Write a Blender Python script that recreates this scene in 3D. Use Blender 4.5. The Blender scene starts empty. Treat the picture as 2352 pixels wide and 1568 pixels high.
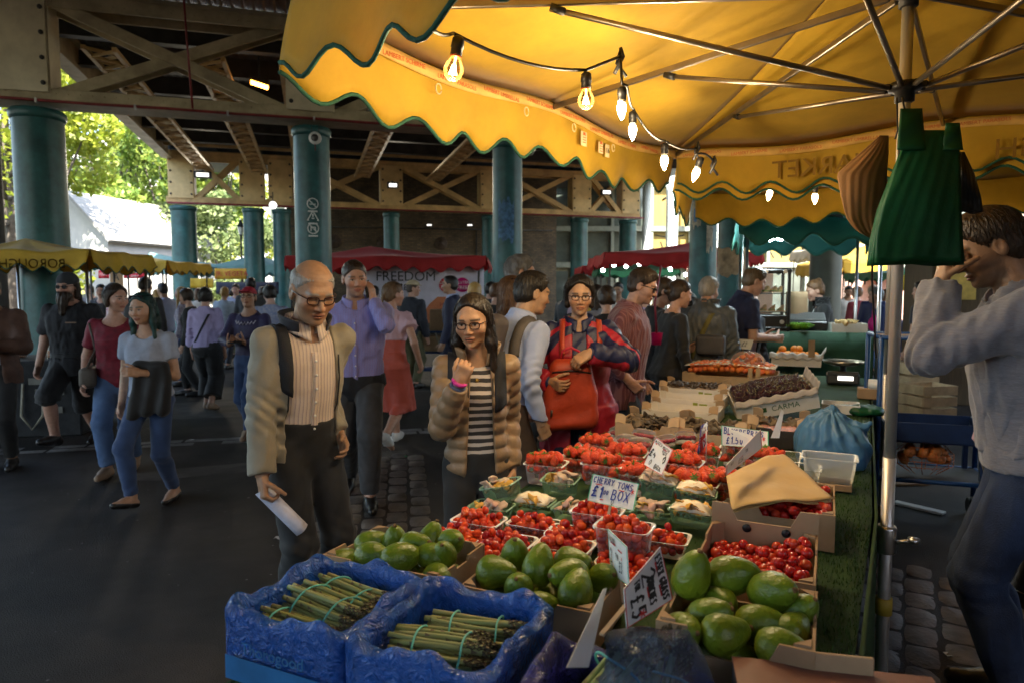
import bpy,math,random
import numpy as np
from mathutils import Vector,Matrix,Euler
random.seed(7);rng=np.random.default_rng(7)
S=bpy.context.scene
COL=S.collection
R=math.radians
CAMH,FPX,PITCH=1.6,1568.0,math.atan(116/1568)
cam=bpy.data.cameras.new('camera');camo=bpy.data.objects.new('camera',cam);COL.objects.link(camo)
camo.location=(0,0,CAMH);camo.rotation_euler=(math.pi/2-PITCH,0,0)
cam.sensor_width=36;cam.lens=24;cam.clip_end=500;cam.clip_start=.05
cam.dof.use_dof=True;cam.dof.focus_distance=2.3;cam.dof.aperture_fstop=4.5
S.camera=camo
_f=(0,math.cos(PITCH),-math.sin(PITCH));_u=(0,math.sin(PITCH),math.cos(PITCH))
def ray(px,py):
 x=(px-1176)/FPX;y=(784-py)/FPX
 return Vector((x,_f[1]+y*_u[1],_f[2]+y*_u[2]))
def at(px,py,Y):
 d=ray(px,py);return Vector((0,0,CAMH))+d*(Y/d.y)
def onz(px,py,z):
 d=ray(px,py);return Vector((0,0,CAMH))+d*((z-CAMH)/d.z)
def gx(px,Y):return at(px,700,Y).x
def tag(o,label=None,cat=None,group=None,kind=None):
 if label:o['label']=label
 if cat:o['category']=cat
 if group:o['group']=group
 if kind:o['kind']=kind
 return o
def empty(name,loc=(0,0,0),rz=0,label=None,cat=None,group=None):
 o=bpy.data.objects.new(name,None);COL.objects.link(o)
 o.location=loc;o.rotation_euler=(0,0,rz);o.empty_display_size=.05
 return tag(o,label,cat,group)
KIDS={}
def setparent(o,p):
 o.parent=p;KIDS.setdefault(p.name,[]).append(o)
def kids(o):return KIDS.get(o.name,[])
def copy_tree(o,parent=None):
 c=o.copy();COL.objects.link(c)
 if parent is not None:setparent(c,parent)
 for ch in list(kids(o)):copy_tree(ch,c)
 return c
def nd(nt,t,**kw):
 n=nt.nodes.new(t)
 for k,v in kw.items():
  if k in n.inputs.keys():n.inputs[k].default_value=v
  else:setattr(n,k,v)
 return n
MATS={}
def rgb(c):return(c[0],c[1],c[2],1)
def hexl(h):
 v=[int(h[i:i+2],16)/255 for i in(0,2,4)]
 return tuple(x/12.92 if x<=.04045 else((x+.055)/1.055)**2.4 for x in v)
def M(name,base,rough=.6,metal=0,var=.18,scale=9,bump=.08,bscale=60,c2=None,spec=.5,trans=0,ior=1.45,emit=None,estr=0,stretch=None,sheen=0,coat=0,translucent=0,dirt=0,dscale=1.6,tint=None,sss=0):
 if name in MATS:return MATS[name]
 m=bpy.data.materials.new(name);m.use_nodes=True;nt=m.node_tree;L=nt.links
 b=nt.nodes['Principled BSDF'];out=nt.nodes['Material Output']
 tc=nd(nt,'ShaderNodeTexCoord');src=tc.outputs['Object']
 if stretch:
  mp=nd(nt,'ShaderNodeMapping');mp.inputs['Scale'].default_value=stretch;L.new(src,mp.inputs[0]);src=mp.outputs[0]
 n1=nd(nt,'ShaderNodeTexNoise',Scale=scale,Detail=5.0,Roughness=.6);L.new(src,n1.inputs['Vector'])
 ramp=nd(nt,'ShaderNodeValToRGB');L.new(n1.outputs['Fac'],ramp.inputs[0])
 lo=c2 if c2 else tuple(x*(1-var*1.5)for x in base)
 hi=base if c2 else tuple(min(1,x*(1+var))for x in base)
 ramp.color_ramp.elements[0].position=.3;ramp.color_ramp.elements[1].position=.7
 ramp.color_ramp.elements[0].color=rgb(lo);ramp.color_ramp.elements[1].color=rgb(hi)
 col=ramp.outputs[0]
 if dirt:
  n3=nd(nt,'ShaderNodeTexNoise',Scale=dscale,Detail=8.0,Roughness=.7);L.new(tc.outputs['Object'],n3.inputs['Vector'])
  r3=nd(nt,'ShaderNodeValToRGB');L.new(n3.outputs['Fac'],r3.inputs[0])
  r3.color_ramp.elements[0].position=.42;r3.color_ramp.elements[1].position=.68
  r3.color_ramp.elements[0].color=(0,0,0,1);r3.color_ramp.elements[1].color=(dirt,dirt,dirt,1)
  mx=nd(nt,'ShaderNodeMix',data_type='RGBA');L.new(r3.outputs[0],mx.inputs['Factor'])
  L.new(col,mx.inputs['A']);mx.inputs['B'].default_value=rgb(tint or(.03,.025,.02));col=mx.outputs['Result']
 L.new(col,b.inputs['Base Color'])
 b.inputs['Roughness'].default_value=rough;b.inputs['Metallic'].default_value=metal
 b.inputs['Specular IOR Level'].default_value=spec;b.inputs['IOR'].default_value=ior
 if trans:b.inputs['Transmission Weight'].default_value=trans
 if sheen:b.inputs['Sheen Weight'].default_value=sheen
 if coat:b.inputs['Coat Weight'].default_value=coat;b.inputs['Coat Roughness'].default_value=.1
 if sss:b.inputs['Subsurface Weight'].default_value=sss;b.inputs['Subsurface Scale'].default_value=.01;b.inputs['Subsurface Radius'].default_value=(1,.35,.2)
 if emit:
  b.inputs['Emission Color'].default_value=rgb(emit);b.inputs['Emission Strength'].default_value=estr
 if bump:
  n2=nd(nt,'ShaderNodeTexNoise',Scale=bscale,Detail=4.0);L.new(src,n2.inputs['Vector'])
  bp=nd(nt,'ShaderNodeBump',Strength=bump,Distance=.01);L.new(n2.outputs['Fac'],bp.inputs['Height']);L.new(bp.outputs[0],b.inputs['Normal'])
 if translucent:
  tr=nd(nt,'ShaderNodeBsdfTranslucent');L.new(col,tr.inputs['Color'])
  ms=nd(nt,'ShaderNodeMixShader');ms.inputs[0].default_value=translucent
  L.new(b.outputs[0],ms.inputs[1]);L.new(tr.outputs[0],ms.inputs[2]);L.new(ms.outputs[0],out.inputs['Surface'])
 MATS[name]=m;m['bsdf']=b.name
 return m
def clearplastic(name,tint=(.9,.93,.92),alpha=.16,rough=.12):
 """thin clear plastic: mostly transparent with a glossy coat"""
 if name in MATS:return MATS[name]
 m=bpy.data.materials.new(name);m.use_nodes=True;nt=m.node_tree;L=nt.links
 b=nt.nodes['Principled BSDF'];out=nt.nodes['Material Output']
 b.inputs['Base Color'].default_value=rgb(tint);b.inputs['Roughness'].default_value=rough
 tr=nd(nt,'ShaderNodeBsdfTransparent');tr.inputs[0].default_value=rgb(tuple(.55+.45*x for x in tint))
 fr=nd(nt,'ShaderNodeFresnel',IOR=1.5)
 n=nd(nt,'ShaderNodeTexNoise',Scale=25.0,Detail=3.0);tc=nd(nt,'ShaderNodeTexCoord');L.new(tc.outputs['Object'],n.inputs['Vector'])
 bp=nd(nt,'ShaderNodeBump',Strength=.25,Distance=.01);L.new(n.outputs['Fac'],bp.inputs['Height']);L.new(bp.outputs[0],b.inputs['Normal'])
 ma=nd(nt,'ShaderNodeMath',operation='MULTIPLY_ADD');L.new(fr.outputs[0],ma.inputs[0]);ma.inputs[1].default_value=.9;ma.inputs[2].default_value=alpha
 ms=nd(nt,'ShaderNodeMixShader');L.new(ma.outputs[0],ms.inputs[0]);L.new(tr.outputs[0],ms.inputs[1]);L.new(b.outputs[0],ms.inputs[2])
 L.new(ms.outputs[0],out.inputs['Surface']);MATS[name]=m
 return m
def vcol_mat(name,rough=.55,bump=.15,bscale=120,sss=0.,spec=.4,var=.25,vscale=30):
 """colour from the mesh's own albedo attribute"""
 if name in MATS:return MATS[name]
 m=bpy.data.materials.new(name);m.use_nodes=True;nt=m.node_tree;L=nt.links;b=nt.nodes['Principled BSDF']
 a=nd(nt,'ShaderNodeAttribute',attribute_name='albedo');tc=nd(nt,'ShaderNodeTexCoord')
 n=nd(nt,'ShaderNodeTexNoise',Scale=vscale,Detail=5.0);L.new(tc.outputs['Object'],n.inputs['Vector'])
 mr=nd(nt,'ShaderNodeMapRange');L.new(n.outputs['Fac'],mr.inputs[0]);mr.inputs[3].default_value=1-var;mr.inputs[4].default_value=1+var
 mx=nd(nt,'ShaderNodeVectorMath',operation='SCALE');L.new(a.outputs['Color'],mx.inputs[0]);L.new(mr.outputs[0],mx.inputs['Scale'])
 L.new(mx.outputs[0],b.inputs['Base Color']);b.inputs['Roughness'].default_value=rough;b.inputs['Specular IOR Level'].default_value=spec
 if sss:b.inputs['Subsurface Weight'].default_value=sss;b.inputs['Subsurface Scale'].default_value=.008;b.inputs['Subsurface Radius'].default_value=(1,.4,.25)
 if bump:
  n2=nd(nt,'ShaderNodeTexNoise',Scale=bscale,Detail=3.0);L.new(tc.outputs['Object'],n2.inputs['Vector'])
  bp=nd(nt,'ShaderNodeBump',Strength=bump,Distance=.004);L.new(n2.outputs['Fac'],bp.inputs['Height']);L.new(bp.outputs[0],b.inputs['Normal'])
 MATS[name]=m;return m
def pattern(name,stops,axis='z',period=.03,rough=.75,bump=.1,distort=.0,rot=None,sheen=.2,var=.12):
 """repeating bands along an object axis. stops = [(pos, colour)...] over one period, hard edges"""
 if name in MATS:return MATS[name]
 m=bpy.data.materials.new(name);m.use_nodes=True;nt=m.node_tree;L=nt.links;b=nt.nodes['Principled BSDF']
 tc=nd(nt,'ShaderNodeTexCoord');src=tc.outputs['Object']
 ns=nd(nt,'ShaderNodeTexNoise',Scale=7.0,Detail=3.0);L.new(src,ns.inputs['Vector'])
 sp=nd(nt,'ShaderNodeSeparateXYZ');L.new(src,sp.inputs[0])
 a=nd(nt,'ShaderNodeMath',operation='MULTIPLY_ADD');L.new(ns.outputs['Fac'],a.inputs[0]);a.inputs[1].default_value=distort;L.new(sp.outputs['xyz'.index(axis)],a.inputs[2])
 f=nd(nt,'ShaderNodeMath',operation='MULTIPLY');L.new(a.outputs[0],f.inputs[0]);f.inputs[1].default_value=1/period
 fr=nd(nt,'ShaderNodeMath',operation='FRACT');L.new(f.outputs[0],fr.inputs[0])
 rp=nd(nt,'ShaderNodeValToRGB');rp.color_ramp.interpolation='CONSTANT';L.new(fr.outputs[0],rp.inputs[0])
 for i,(p,c)in enumerate(stops):
  e=rp.color_ramp.elements[i]if i<2 else rp.color_ramp.elements.new(p)
  e.position=p;e.color=rgb(c)
 n2=nd(nt,'ShaderNodeTexNoise',Scale=14.0,Detail=5.0);L.new(src,n2.inputs['Vector'])
 mr=nd(nt,'ShaderNodeMapRange');L.new(n2.outputs['Fac'],mr.inputs[0]);mr.inputs[3].default_value=1-var;mr.inputs[4].default_value=1+var
 mx=nd(nt,'ShaderNodeVectorMath',operation='SCALE');L.new(rp.outputs[0],mx.inputs[0]);L.new(mr.outputs[0],mx.inputs['Scale'])
 L.new(mx.outputs[0],b.inputs['Base Color']);b.inputs['Roughness'].default_value=rough;b.inputs['Sheen Weight'].default_value=sheen
 n3=nd(nt,'ShaderNodeTexNoise',Scale=45.0,Detail=4.0);L.new(src,n3.inputs['Vector'])
 bp=nd(nt,'ShaderNodeBump',Strength=bump,Distance=.01);L.new(n3.outputs['Fac'],bp.inputs['Height']);L.new(bp.outputs[0],b.inputs['Normal'])
 MATS[name]=m;return m
def V3(a):return np.array(a,dtype=float)
class MB:
 def __init__(s):s.v=[];s.f=[];s.m=[];s.mi=0;s.sm=[];s.smooth=False
 def add(s,vs,fs,smooth=None):
  o=len(s.v);s.v.extend([tuple(map(float,p))for p in vs])
  for f in fs:s.f.append([i+o for i in f]);s.m.append(s.mi);s.sm.append(s.smooth if smooth is None else smooth)
  return s
 def box(s,c,size,rz=0,bev=.0,rot=None):
  hx,hy,hz=size[0]/2,size[1]/2,size[2]/2
  b=min(bev,hx*.49,hy*.49,hz*.49)
  if b<=0:
   vs=[(x,y,z)for x in(-hx,hx)for y in(-hy,hy)for z in(-hz,hz)]
   fs=[(0,1,3,2),(4,6,7,5),(0,4,5,1),(2,3,7,6),(0,2,6,4),(1,5,7,3)]
  else:
   vs=[];idx={}
   for sx in(-1,1):
    for sy in(-1,1):
     for sz in(-1,1):
      for ax in range(3):
       p=[sx*hx,sy*hy,sz*hz]
       for k in range(3):
        if k!=ax:p[k]-=(sx,sy,sz)[k]*b
       idx[(sx,sy,sz,ax)]=len(vs);vs.append(tuple(p))
   fs=[]
   for ax in range(3):
    o1,o2=[(1,2),(0,2),(0,1)][ax]
    for sg in(-1,1):
     q=[]
     for a,c_ in((-1,-1),(1,-1),(1,1),(-1,1)):
      k=[0,0,0];k[ax]=sg;k[o1]=a;k[o2]=c_;q.append(idx[(*k,ax)])
     fs.append(q)
   for ax in range(3):
    o1,o2=[(1,2),(0,2),(0,1)][ax]
    for a in(-1,1):
     for c_ in(-1,1):
      k0=[0,0,0];k0[o1]=a;k0[o2]=c_;k0[ax]=-1;k1=list(k0);k1[ax]=1
      fs.append([idx[(*k0,o1)],idx[(*k1,o1)],idx[(*k1,o2)],idx[(*k0,o2)]])
   for sx in(-1,1):
    for sy in(-1,1):
     for sz in(-1,1):fs.append([idx[(sx,sy,sz,a)]for a in range(3)])
  if rot is None:
   ca,sa=math.cos(rz),math.sin(rz)
   vs=[(c[0]+x*ca-y*sa,c[1]+x*sa+y*ca,c[2]+z)for x,y,z in vs]
  else:vs=[tuple(Vector(c)+rot@Vector(p))for p in vs]
  return s.add(vs,fs,False)
 def beam(s,a,b,w,h,up=(0,0,1),bev=0):
  a=Vector(a);b=Vector(b);d=(b-a);L=d.length;d.normalize();u=Vector(up)
  x=d.cross(u)
  if x.length<1e-4:x=d.cross(Vector((1,0,0)))
  x.normalize();z=x.cross(d);rot=Matrix((x,d,z)).transposed()
  return s.box((a+b)/2,(w,L,h),rot=rot,bev=bev)
 def tube(s,pts,r,n=8,cap=True,smooth=True):
  pts=[Vector(p)for p in pts];rs=r if hasattr(r,'__len__')else[r]*len(pts)
  up=Vector((0,0,1));vs=[];fs=[];prev=None
  for i,p in enumerate(pts):
   d=(pts[min(i+1,len(pts)-1)]-pts[max(i-1,0)]).normalized()
   if prev is None:
    x=d.cross(up)
    if x.length<1e-3:x=d.cross(Vector((1,0,0)))
   else:x=prev-d*prev.dot(d)
   if x.length<1e-6:x=d.orthogonal()
   x.normalize();prev=x;y=d.cross(x)
   for k in range(n):
    a=2*math.pi*k/n;vs.append(p+(x*math.cos(a)+y*math.sin(a))*rs[i])
  for i in range(len(pts)-1):
   for k in range(n):fs.append([i*n+k,i*n+(k+1)%n,(i+1)*n+(k+1)%n,(i+1)*n+k])
  s.add(vs,fs,smooth)
  if cap:
   o=len(s.v)-len(vs);
   s.f.append([o+k for k in range(n)][::-1]);s.m.append(s.mi);s.sm.append(False)
   s.f.append([o+(len(pts)-1)*n+k for k in range(n)]);s.m.append(s.mi);s.sm.append(False)
  return s
 def lathe(s,prof,c=(0,0,0),n=24,rot=None,smooth=True,capb=True,capt=True):
  vs=[];fs=[]
  for r,z in prof:
   for k in range(n):
    a=2*math.pi*k/n;p=Vector((r*math.cos(a),r*math.sin(a),z))
    if rot is not None:p=rot@p
    vs.append(p+Vector(c))
  for i in range(len(prof)-1):
   for k in range(n):fs.append([i*n+k,i*n+(k+1)%n,(i+1)*n+(k+1)%n,(i+1)*n+k])
  s.add(vs,fs,smooth);o=len(s.v)-len(vs)
  if capb and prof[0][0]>1e-5:s.f.append([o+k for k in range(n)][::-1]);s.m.append(s.mi);s.sm.append(False)
  if capt and prof[-1][0]>1e-5:s.f.append([o+(len(prof)-1)*n+k for k in range(n)]);s.m.append(s.mi);s.sm.append(False)
  return s
 def quad(s,a,b,c,d):return s.add([a,b,c,d],[[0,1,2,3]],False)
 def grid(s,fn,nu,nv,smooth=True):
  vs=[fn(i/nu,j/nv)for j in range(nv+1)for i in range(nu+1)];w=nu+1
  return s.add(vs,[[j*w+i,j*w+i+1,(j+1)*w+i+1,(j+1)*w+i]for j in range(nv)for i in range(nu)],smooth)
 def sheet(s,fn,nu,nv,th,smooth=True):
  """a grid surface given real thickness along its own normals"""
  P=np.array([[fn(i/nu,j/nv)for i in range(nu+1)]for j in range(nv+1)],dtype=float)
  du=np.gradient(P,axis=1);dv=np.gradient(P,axis=0);n=np.cross(du,dv);n/=np.linalg.norm(n,axis=2,keepdims=True)+1e-12
  A=(P+n*th/2).reshape(-1,3);B=(P-n*th/2).reshape(-1,3);w=nu+1;N=len(A)
  fs=[[j*w+i,j*w+i+1,(j+1)*w+i+1,(j+1)*w+i]for j in range(nv)for i in range(nu)]
  fb=[[N+k for k in f[::-1]]for f in fs];e=[]
  ring=[i for i in range(nu)]+[j*w+nu for j in range(nv)]+[nv*w+i for i in range(nu,0,-1)]+[j*w for j in range(nv,0,-1)]
  for k in range(len(ring)):a,b=ring[k],ring[(k+1)%len(ring)];e.append([b,a,a+N,b+N])
  return s.add(list(A)+list(B),fs+fb+e,smooth)
 def build(s,name,mats,parent=None,world=False,sharp=None,loc=None):
  me=bpy.data.meshes.new(name)
  vs=s.v
  if world and parent is not None:
   mi=parent.matrix_basis.inverted();vs=[tuple(mi@Vector(p))for p in vs]
  me.from_pydata(vs,[],s.f);
  for m in(mats if isinstance(mats,(list,tuple))else[mats]):me.materials.append(m)
  me.polygons.foreach_set('material_index',s.m);me.polygons.foreach_set('use_smooth',s.sm)
  if sharp:
   me.polygons.foreach_set('use_smooth',[True]*len(s.f));me.set_sharp_from_angle(angle=R(sharp))
  me.update();o=bpy.data.objects.new(name,me);COL.objects.link(o)
  if parent is not None:setparent(o,parent)
  if loc is not None:o.location=loc
  return o
def inst(name,mesh,loc,rot=(0,0,0),scale=1,parent=None):
 o=bpy.data.objects.new(name,mesh);COL.objects.link(o);o.location=loc;o.rotation_euler=rot
 o.scale=(scale,)*3 if not hasattr(scale,'__len__')else scale
 if parent is not None:setparent(o,parent)
 return o
def mesh_only(mb,name,mats):
 o=mb.build(name,mats);me=o.data;bpy.data.objects.remove(o);return me
def textmesh(body,size,extrude=.002,align='CENTER'):
 """flat lettering as mesh data (verts, faces) from Blender's built-in font"""
 cu=bpy.data.curves.new('lettering','FONT');cu.body=body;cu.size=size;cu.extrude=extrude;cu.align_x=align;cu.align_y='CENTER';cu.resolution_u=3
 o=bpy.data.objects.new('lettering',cu);COL.objects.link(o);dg=bpy.context.evaluated_depsgraph_get()
 me=bpy.data.meshes.new_from_object(o.evaluated_get(dg));vs=[tuple(v.co)for v in me.vertices];fs=[list(p.vertices)for p in me.polygons]
 bpy.data.objects.remove(o);bpy.data.meshes.remove(me);bpy.data.curves.remove(cu)
 return vs,fs
def lettering(mb,body,size,org,xdir,ydir,extrude=.002,bold=0):
 vs,fs=textmesh(body,size,extrude);xd=Vector(xdir).normalized();yd=Vector(ydir).normalized();n=xd.cross(yd);o=Vector(org)
 mb.add([o+xd*x+yd*y+n*(z+extrude)for x,y,z in vs],fs,False)
GL={'A':['0,0 .45,1 .9,0','.2,.4 .72,.4'],'B':['.1,0 .1,1 .6,.95 .7,.75 .5,.55 .1,.52','.5,.55 .8,.4 .75,.1 .5,0 .1,0'],'C':['.8,.85 .5,1 .15,.8 .05,.4 .3,.02 .8,.15'],'D':['.1,0 .1,1 .6,.9 .85,.5 .6,.08 .1,0'],'E':['.8,1 .1,1 .1,0 .8,0','.1,.5 .65,.52'],'F':['.85,1 .1,1 .1,0','.1,.5 .65,.52'],'G':['.8,.85 .5,1 .12,.8 .05,.35 .35,0 .8,.15 .8,.45 .5,.45'],'H':['.1,0 .1,1','.8,0 .8,1','.1,.5 .8,.52'],'I':['.4,0 .4,1'],'K':['.1,0 .1,1','.8,1 .1,.45 .85,0'],'L':['.1,1 .1,0 .75,0'],'M':['.05,0 .15,1 .5,.3 .85,1 .95,0'],'N':['.1,0 .1,1 .8,0 .8,1'],'O':['.5,1 .12,.8 .08,.3 .4,0 .8,.2 .85,.7 .5,1'],'P':['.1,0 .1,1 .65,.95 .75,.7 .5,.5 .1,.48'],'Q':['.5,1 .12,.8 .08,.3 .4,0 .8,.2 .85,.7 .5,1','.55,.3 .9,-.1'],'R':['.1,0 .1,1 .65,.95 .72,.72 .45,.5 .1,.48','.4,.5 .85,0'],'S':['.8,.88 .45,1 .12,.78 .4,.55 .78,.35 .6,.03 .1,.1'],'T':['0,1 .9,1','.45,1 .45,0'],'U':['.1,1 .12,.2 .4,0 .75,.2 .8,1'],'V':['.05,1 .42,0 .85,1'],'W':['0,1 .22,0 .5,.7 .75,0 1,1'],'X':['.05,1 .85,0','.8,1 .05,0'],'Y':['.05,1 .42,.5','.85,1 .42,.5 .35,0'],'Z':['.05,1 .85,1 .05,0 .9,0'],'0':['.5,1 .15,.7 .15,.3 .45,0 .75,.3 .75,.7 .5,1'],'1':['.2,.75 .45,1 .45,0'],'2':['.1,.75 .4,1 .75,.75 .1,0 .85,0'],'3':['.1,.9 .5,1 .7,.78 .4,.55 .75,.3 .5,0 .08,.1'],'4':['.6,0 .6,1 .05,.3 .9,.3'],'5':['.8,1 .2,1 .15,.55 .6,.6 .8,.3 .5,0 .1,.08'],'6':['.7,.95 .25,.6 .15,.2 .45,0 .75,.2 .6,.48 .2,.35'],'9':['.7,.6 .4,.5 .15,.75 .45,1 .72,.8 .68,.3 .45,0'],'.':['.3,.02 .38,.08'],'-':['.1,.45 .7,.48'],'£':['.8,.85 .55,1 .32,.8 .35,.25 .1,0 .85,.05','.1,.5 .65,.52'],'*':['.5,.1 .5,.9','.1,.3 .9,.7','.1,.7 .9,.3']}
def handwrite(mb,txt,org,xd,yd,h,w=None,pen=.08,slant=.12,jit=.05,lift=.0022):
 """strokes of a marker pen laid on a card; org = lower-left corner"""
 xd=Vector(xd).normalized();yd=Vector(yd).normalized();n=xd.cross(yd);org=Vector(org);rr=random.Random(len(txt)*13+7)
 w=w or h*.62;cx=0
 for ch in txt:
  if ch==' ':cx+=w*.6;continue
  sc=1+rr.uniform(-.08,.08);dy=rr.uniform(-jit,jit)*h
  for st in GL.get(ch,[]):
   pts=[tuple(map(float,p.split(',')))for p in st.split()]
   P=[Vector((cx+(x*.8+slant*y)*w*sc,dy+y*h*sc))for x,y in pts]
   hw=pen*h/2
   for a,b in zip(P[:-1],P[1:]):
    d=(b-a)
    if d.length<1e-7:continue
    d.normalize();q=Vector((-d.y,d.x));a2=a-d*hw*.6;b2=b+d*hw*.6;L=lift+rr.uniform(0,.0003)
    mb.add([org+xd*p.x+yd*p.y+n*L for p in(a2-q*hw,b2-q*hw,b2+q*hw,a2+q*hw)],[[0,1,2,3]],False)
  cx+=w*(.55 if ch in '.I1' else 1)
 return cx
def smin(a,b,k):
 h=np.clip(.5+.5*(b-a)/k,0,1);return b+(a-b)*h-k*h*(1-h)
def smax(a,b,k):return-smin(-a,-b,k)
def rcone(P,a,b,r1,r2):
 a=V3(a);ab=V3(b)-a;t=np.clip((P-a)@ab/max(ab@ab,1e-9),0,1)
 return np.linalg.norm(P-a-t[:,None]*ab,axis=1)-(r1+(r2-r1)*t)
def ellip(P,c,r,rot=None):
 p=P-V3(c)
 if rot is not None:p=p@rot
 r=V3(r);k0=np.linalg.norm(p/r,axis=1);k1=np.linalg.norm(p/(r*r),axis=1)+1e-9
 return k0*(k0-1)/k1
def rbox(P,c,h,rad=.0,rot=None):
 p=P-V3(c)
 if rot is not None:p=p@rot
 q=np.abs(p)-(V3(h)-rad);return np.linalg.norm(np.maximum(q,0),axis=1)+np.minimum(q.max(axis=1),0)-rad
def noise3(P,freq,seed=0,n=6):
 r=np.random.default_rng(int(abs(seed)*10));out=np.zeros(len(P))
 for i in range(n):
  k=r.normal(size=3);k/=np.linalg.norm(k);out+=np.sin(P@(k*freq*r.uniform(.6,1.5))+r.uniform(0,6.28))
 return out/n
def axis_coords(lo,hi,h,fine):
 """grid positions from lo to hi at step h, with finer steps inside the given ranges [(a, b, step)]"""
 x=lo;out=[lo]
 while x<hi:
  st=h
  for a,b,f in fine:
   if a-1e-9<=x<b:st=min(st,f)
   elif x<a<x+h:st=min(st,max(f,a-x+1e-6))
  x+=st;out.append(x)
 return np.array(out)
def sdf_mesh(fn,X,Y,Z):
 """naive surface nets on a rectilinear grid; returns (verts, quads)"""
 X,Y,Z=(np.asarray(a,dtype=float)for a in(X,Y,Z));nx,ny,nz=len(X),len(Y),len(Z);s=4
 cx,cy,cz=([*range(0,n-1,s),n-1]for n in(nx,ny,nz))
 G=np.stack(np.meshgrid(X[cx],Y[cy],Z[cz],indexing='ij'),-1);C=fn(G.reshape(-1,3)).reshape(G.shape[:3])
 dd=np.sqrt(np.diff(X[cx])[:,None,None]**2+np.diff(Y[cy])[None,:,None]**2+np.diff(Z[cz])[None,None,:]**2)
 cor=np.stack([C[a:C.shape[0]-1+a,b:C.shape[1]-1+b,c:C.shape[2]-1+c]for a in(0,1)for b in(0,1)for c in(0,1)])
 act=(np.abs(cor).min(0)<dd*.75+.004)|((cor.min(0)<0)&(cor.max(0)>0))
 F=np.full((nx,ny,nz),1.0,dtype=np.float32)
 sx,sy,sz=(np.minimum(np.arange(n)//s,len(c)-2)for n,c in((nx,cx),(ny,cy),(nz,cz)))
 F[...]=np.where(cor[0]<0,-1.,1.)[np.ix_(sx,sy,sz)]
 m=act[np.ix_(sx,sy,sz)].copy()
 for ax in range(3):
  sl=[slice(None)]*3;sl2=[slice(None)]*3
  k=np.arange(s,(nx,ny,nz)[ax],s);sl[ax]=k;sl2[ax]=k-1
  m[tuple(sl)]|=m[tuple(sl2)]
 I=np.nonzero(m);P=np.stack([X[I[0]],Y[I[1]],Z[I[2]]],1);F[I]=fn(P)
 F[0]=F[-1]=1;F[:,0]=F[:,-1]=1;F[:,:,0]=F[:,:,-1]=1
 neg=F<0
 cnt=sum(neg[a:nx-1+a,b:ny-1+b,c:nz-1+c].astype(np.int8)for a in(0,1)for b in(0,1)for c in(0,1))
 cell=np.nonzero((cnt>0)&(cnt<8));n=len(cell[0])
 if n==0:return np.zeros((0,3)),np.zeros((0,4),int)
 idx=np.full((nx-1,ny-1,nz-1),-1,dtype=np.int32);idx[cell]=np.arange(n)
 cr=[(a,b,c)for a in(0,1)for b in(0,1)for c in(0,1)]
 val=[F[cell[0]+a,cell[1]+b,cell[2]+c].astype(float)for a,b,c in cr]
 pos=[np.stack([X[cell[0]+a],Y[cell[1]+b],Z[cell[2]+c]],1)for a,b,c in cr]
 acc=np.zeros((n,3));w=np.zeros(n)
 for i in range(8):
  for j in range(i+1,8):
   if sum(abs(p-q)for p,q in zip(cr[i],cr[j]))!=1:continue
   x=(val[i]<0)!=(val[j]<0);t=np.where(x,val[i]/np.where(x,val[i]-val[j],1),0)
   acc+=np.where(x[:,None],pos[i]+t[:,None]*(pos[j]-pos[i]),0);w+=x
 vs=acc/w[:,None];Q=[]
 for ax in range(3):
  a1,a2=[(1,2),(2,0),(0,1)][ax]
  sl0=[slice(1,-1)]*3;sl0[ax]=slice(0,-1);sl1=[slice(1,-1)]*3;sl1[ax]=slice(1,None)
  A=neg[tuple(sl0)];B=neg[tuple(sl1)];e=np.nonzero(A!=B);sgn=A[e]
  base=[e[0]+1,e[1]+1,e[2]+1];base[ax]=base[ax]-1
  def ci(d1,d2):
   b=list(base);b[a1]=b[a1]-d1;b[a2]=b[a2]-d2;return idx[b[0],b[1],b[2]]
  q=np.stack([ci(1,1),ci(0,1),ci(0,0),ci(1,0)],1);q[~sgn]=q[~sgn][:,::-1];Q.append(q)
 return vs,np.concatenate(Q)
def np_object(name,vs,qs,mat,parent=None,smooth=True,colour=None,loc=None,attr='albedo'):
 me=bpy.data.meshes.new(name);n,k=len(vs),len(qs)
 me.vertices.add(n);me.vertices.foreach_set('co',np.asarray(vs,dtype=np.float32).ravel())
 me.loops.add(k*4);me.loops.foreach_set('vertex_index',np.asarray(qs,dtype=np.int32).ravel())
 me.polygons.add(k);me.polygons.foreach_set('loop_start',np.arange(k,dtype=np.int32)*4)
 me.polygons.foreach_set('use_smooth',np.full(k,smooth));me.update(calc_edges=True)
 if colour is not None:
  at_=me.attributes.new(attr,'FLOAT_COLOR','POINT');c=np.ones((n,4),dtype=np.float32);c[:,:3]=colour;at_.data.foreach_set('color',c.ravel())
 me.materials.append(mat);o=bpy.data.objects.new(name,me);COL.objects.link(o)
 if parent is not None:setparent(o,parent)
 if loc is not None:o.location=loc
 return o
def sdf_object(name,fn,lo,hi,h,mat,parent=None,fine=((),(),()),colour=None,loc=None):
 ax=[axis_coords(lo[i],hi[i],h,fine[i])for i in range(3)]
 vs,qs=sdf_mesh(fn,*ax)
 return np_object(name,vs,qs,mat,parent,colour=colour(vs)if colour is not None and len(vs)else None,loc=loc)
EXPOSURE=2.5;BULB=.62
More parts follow.
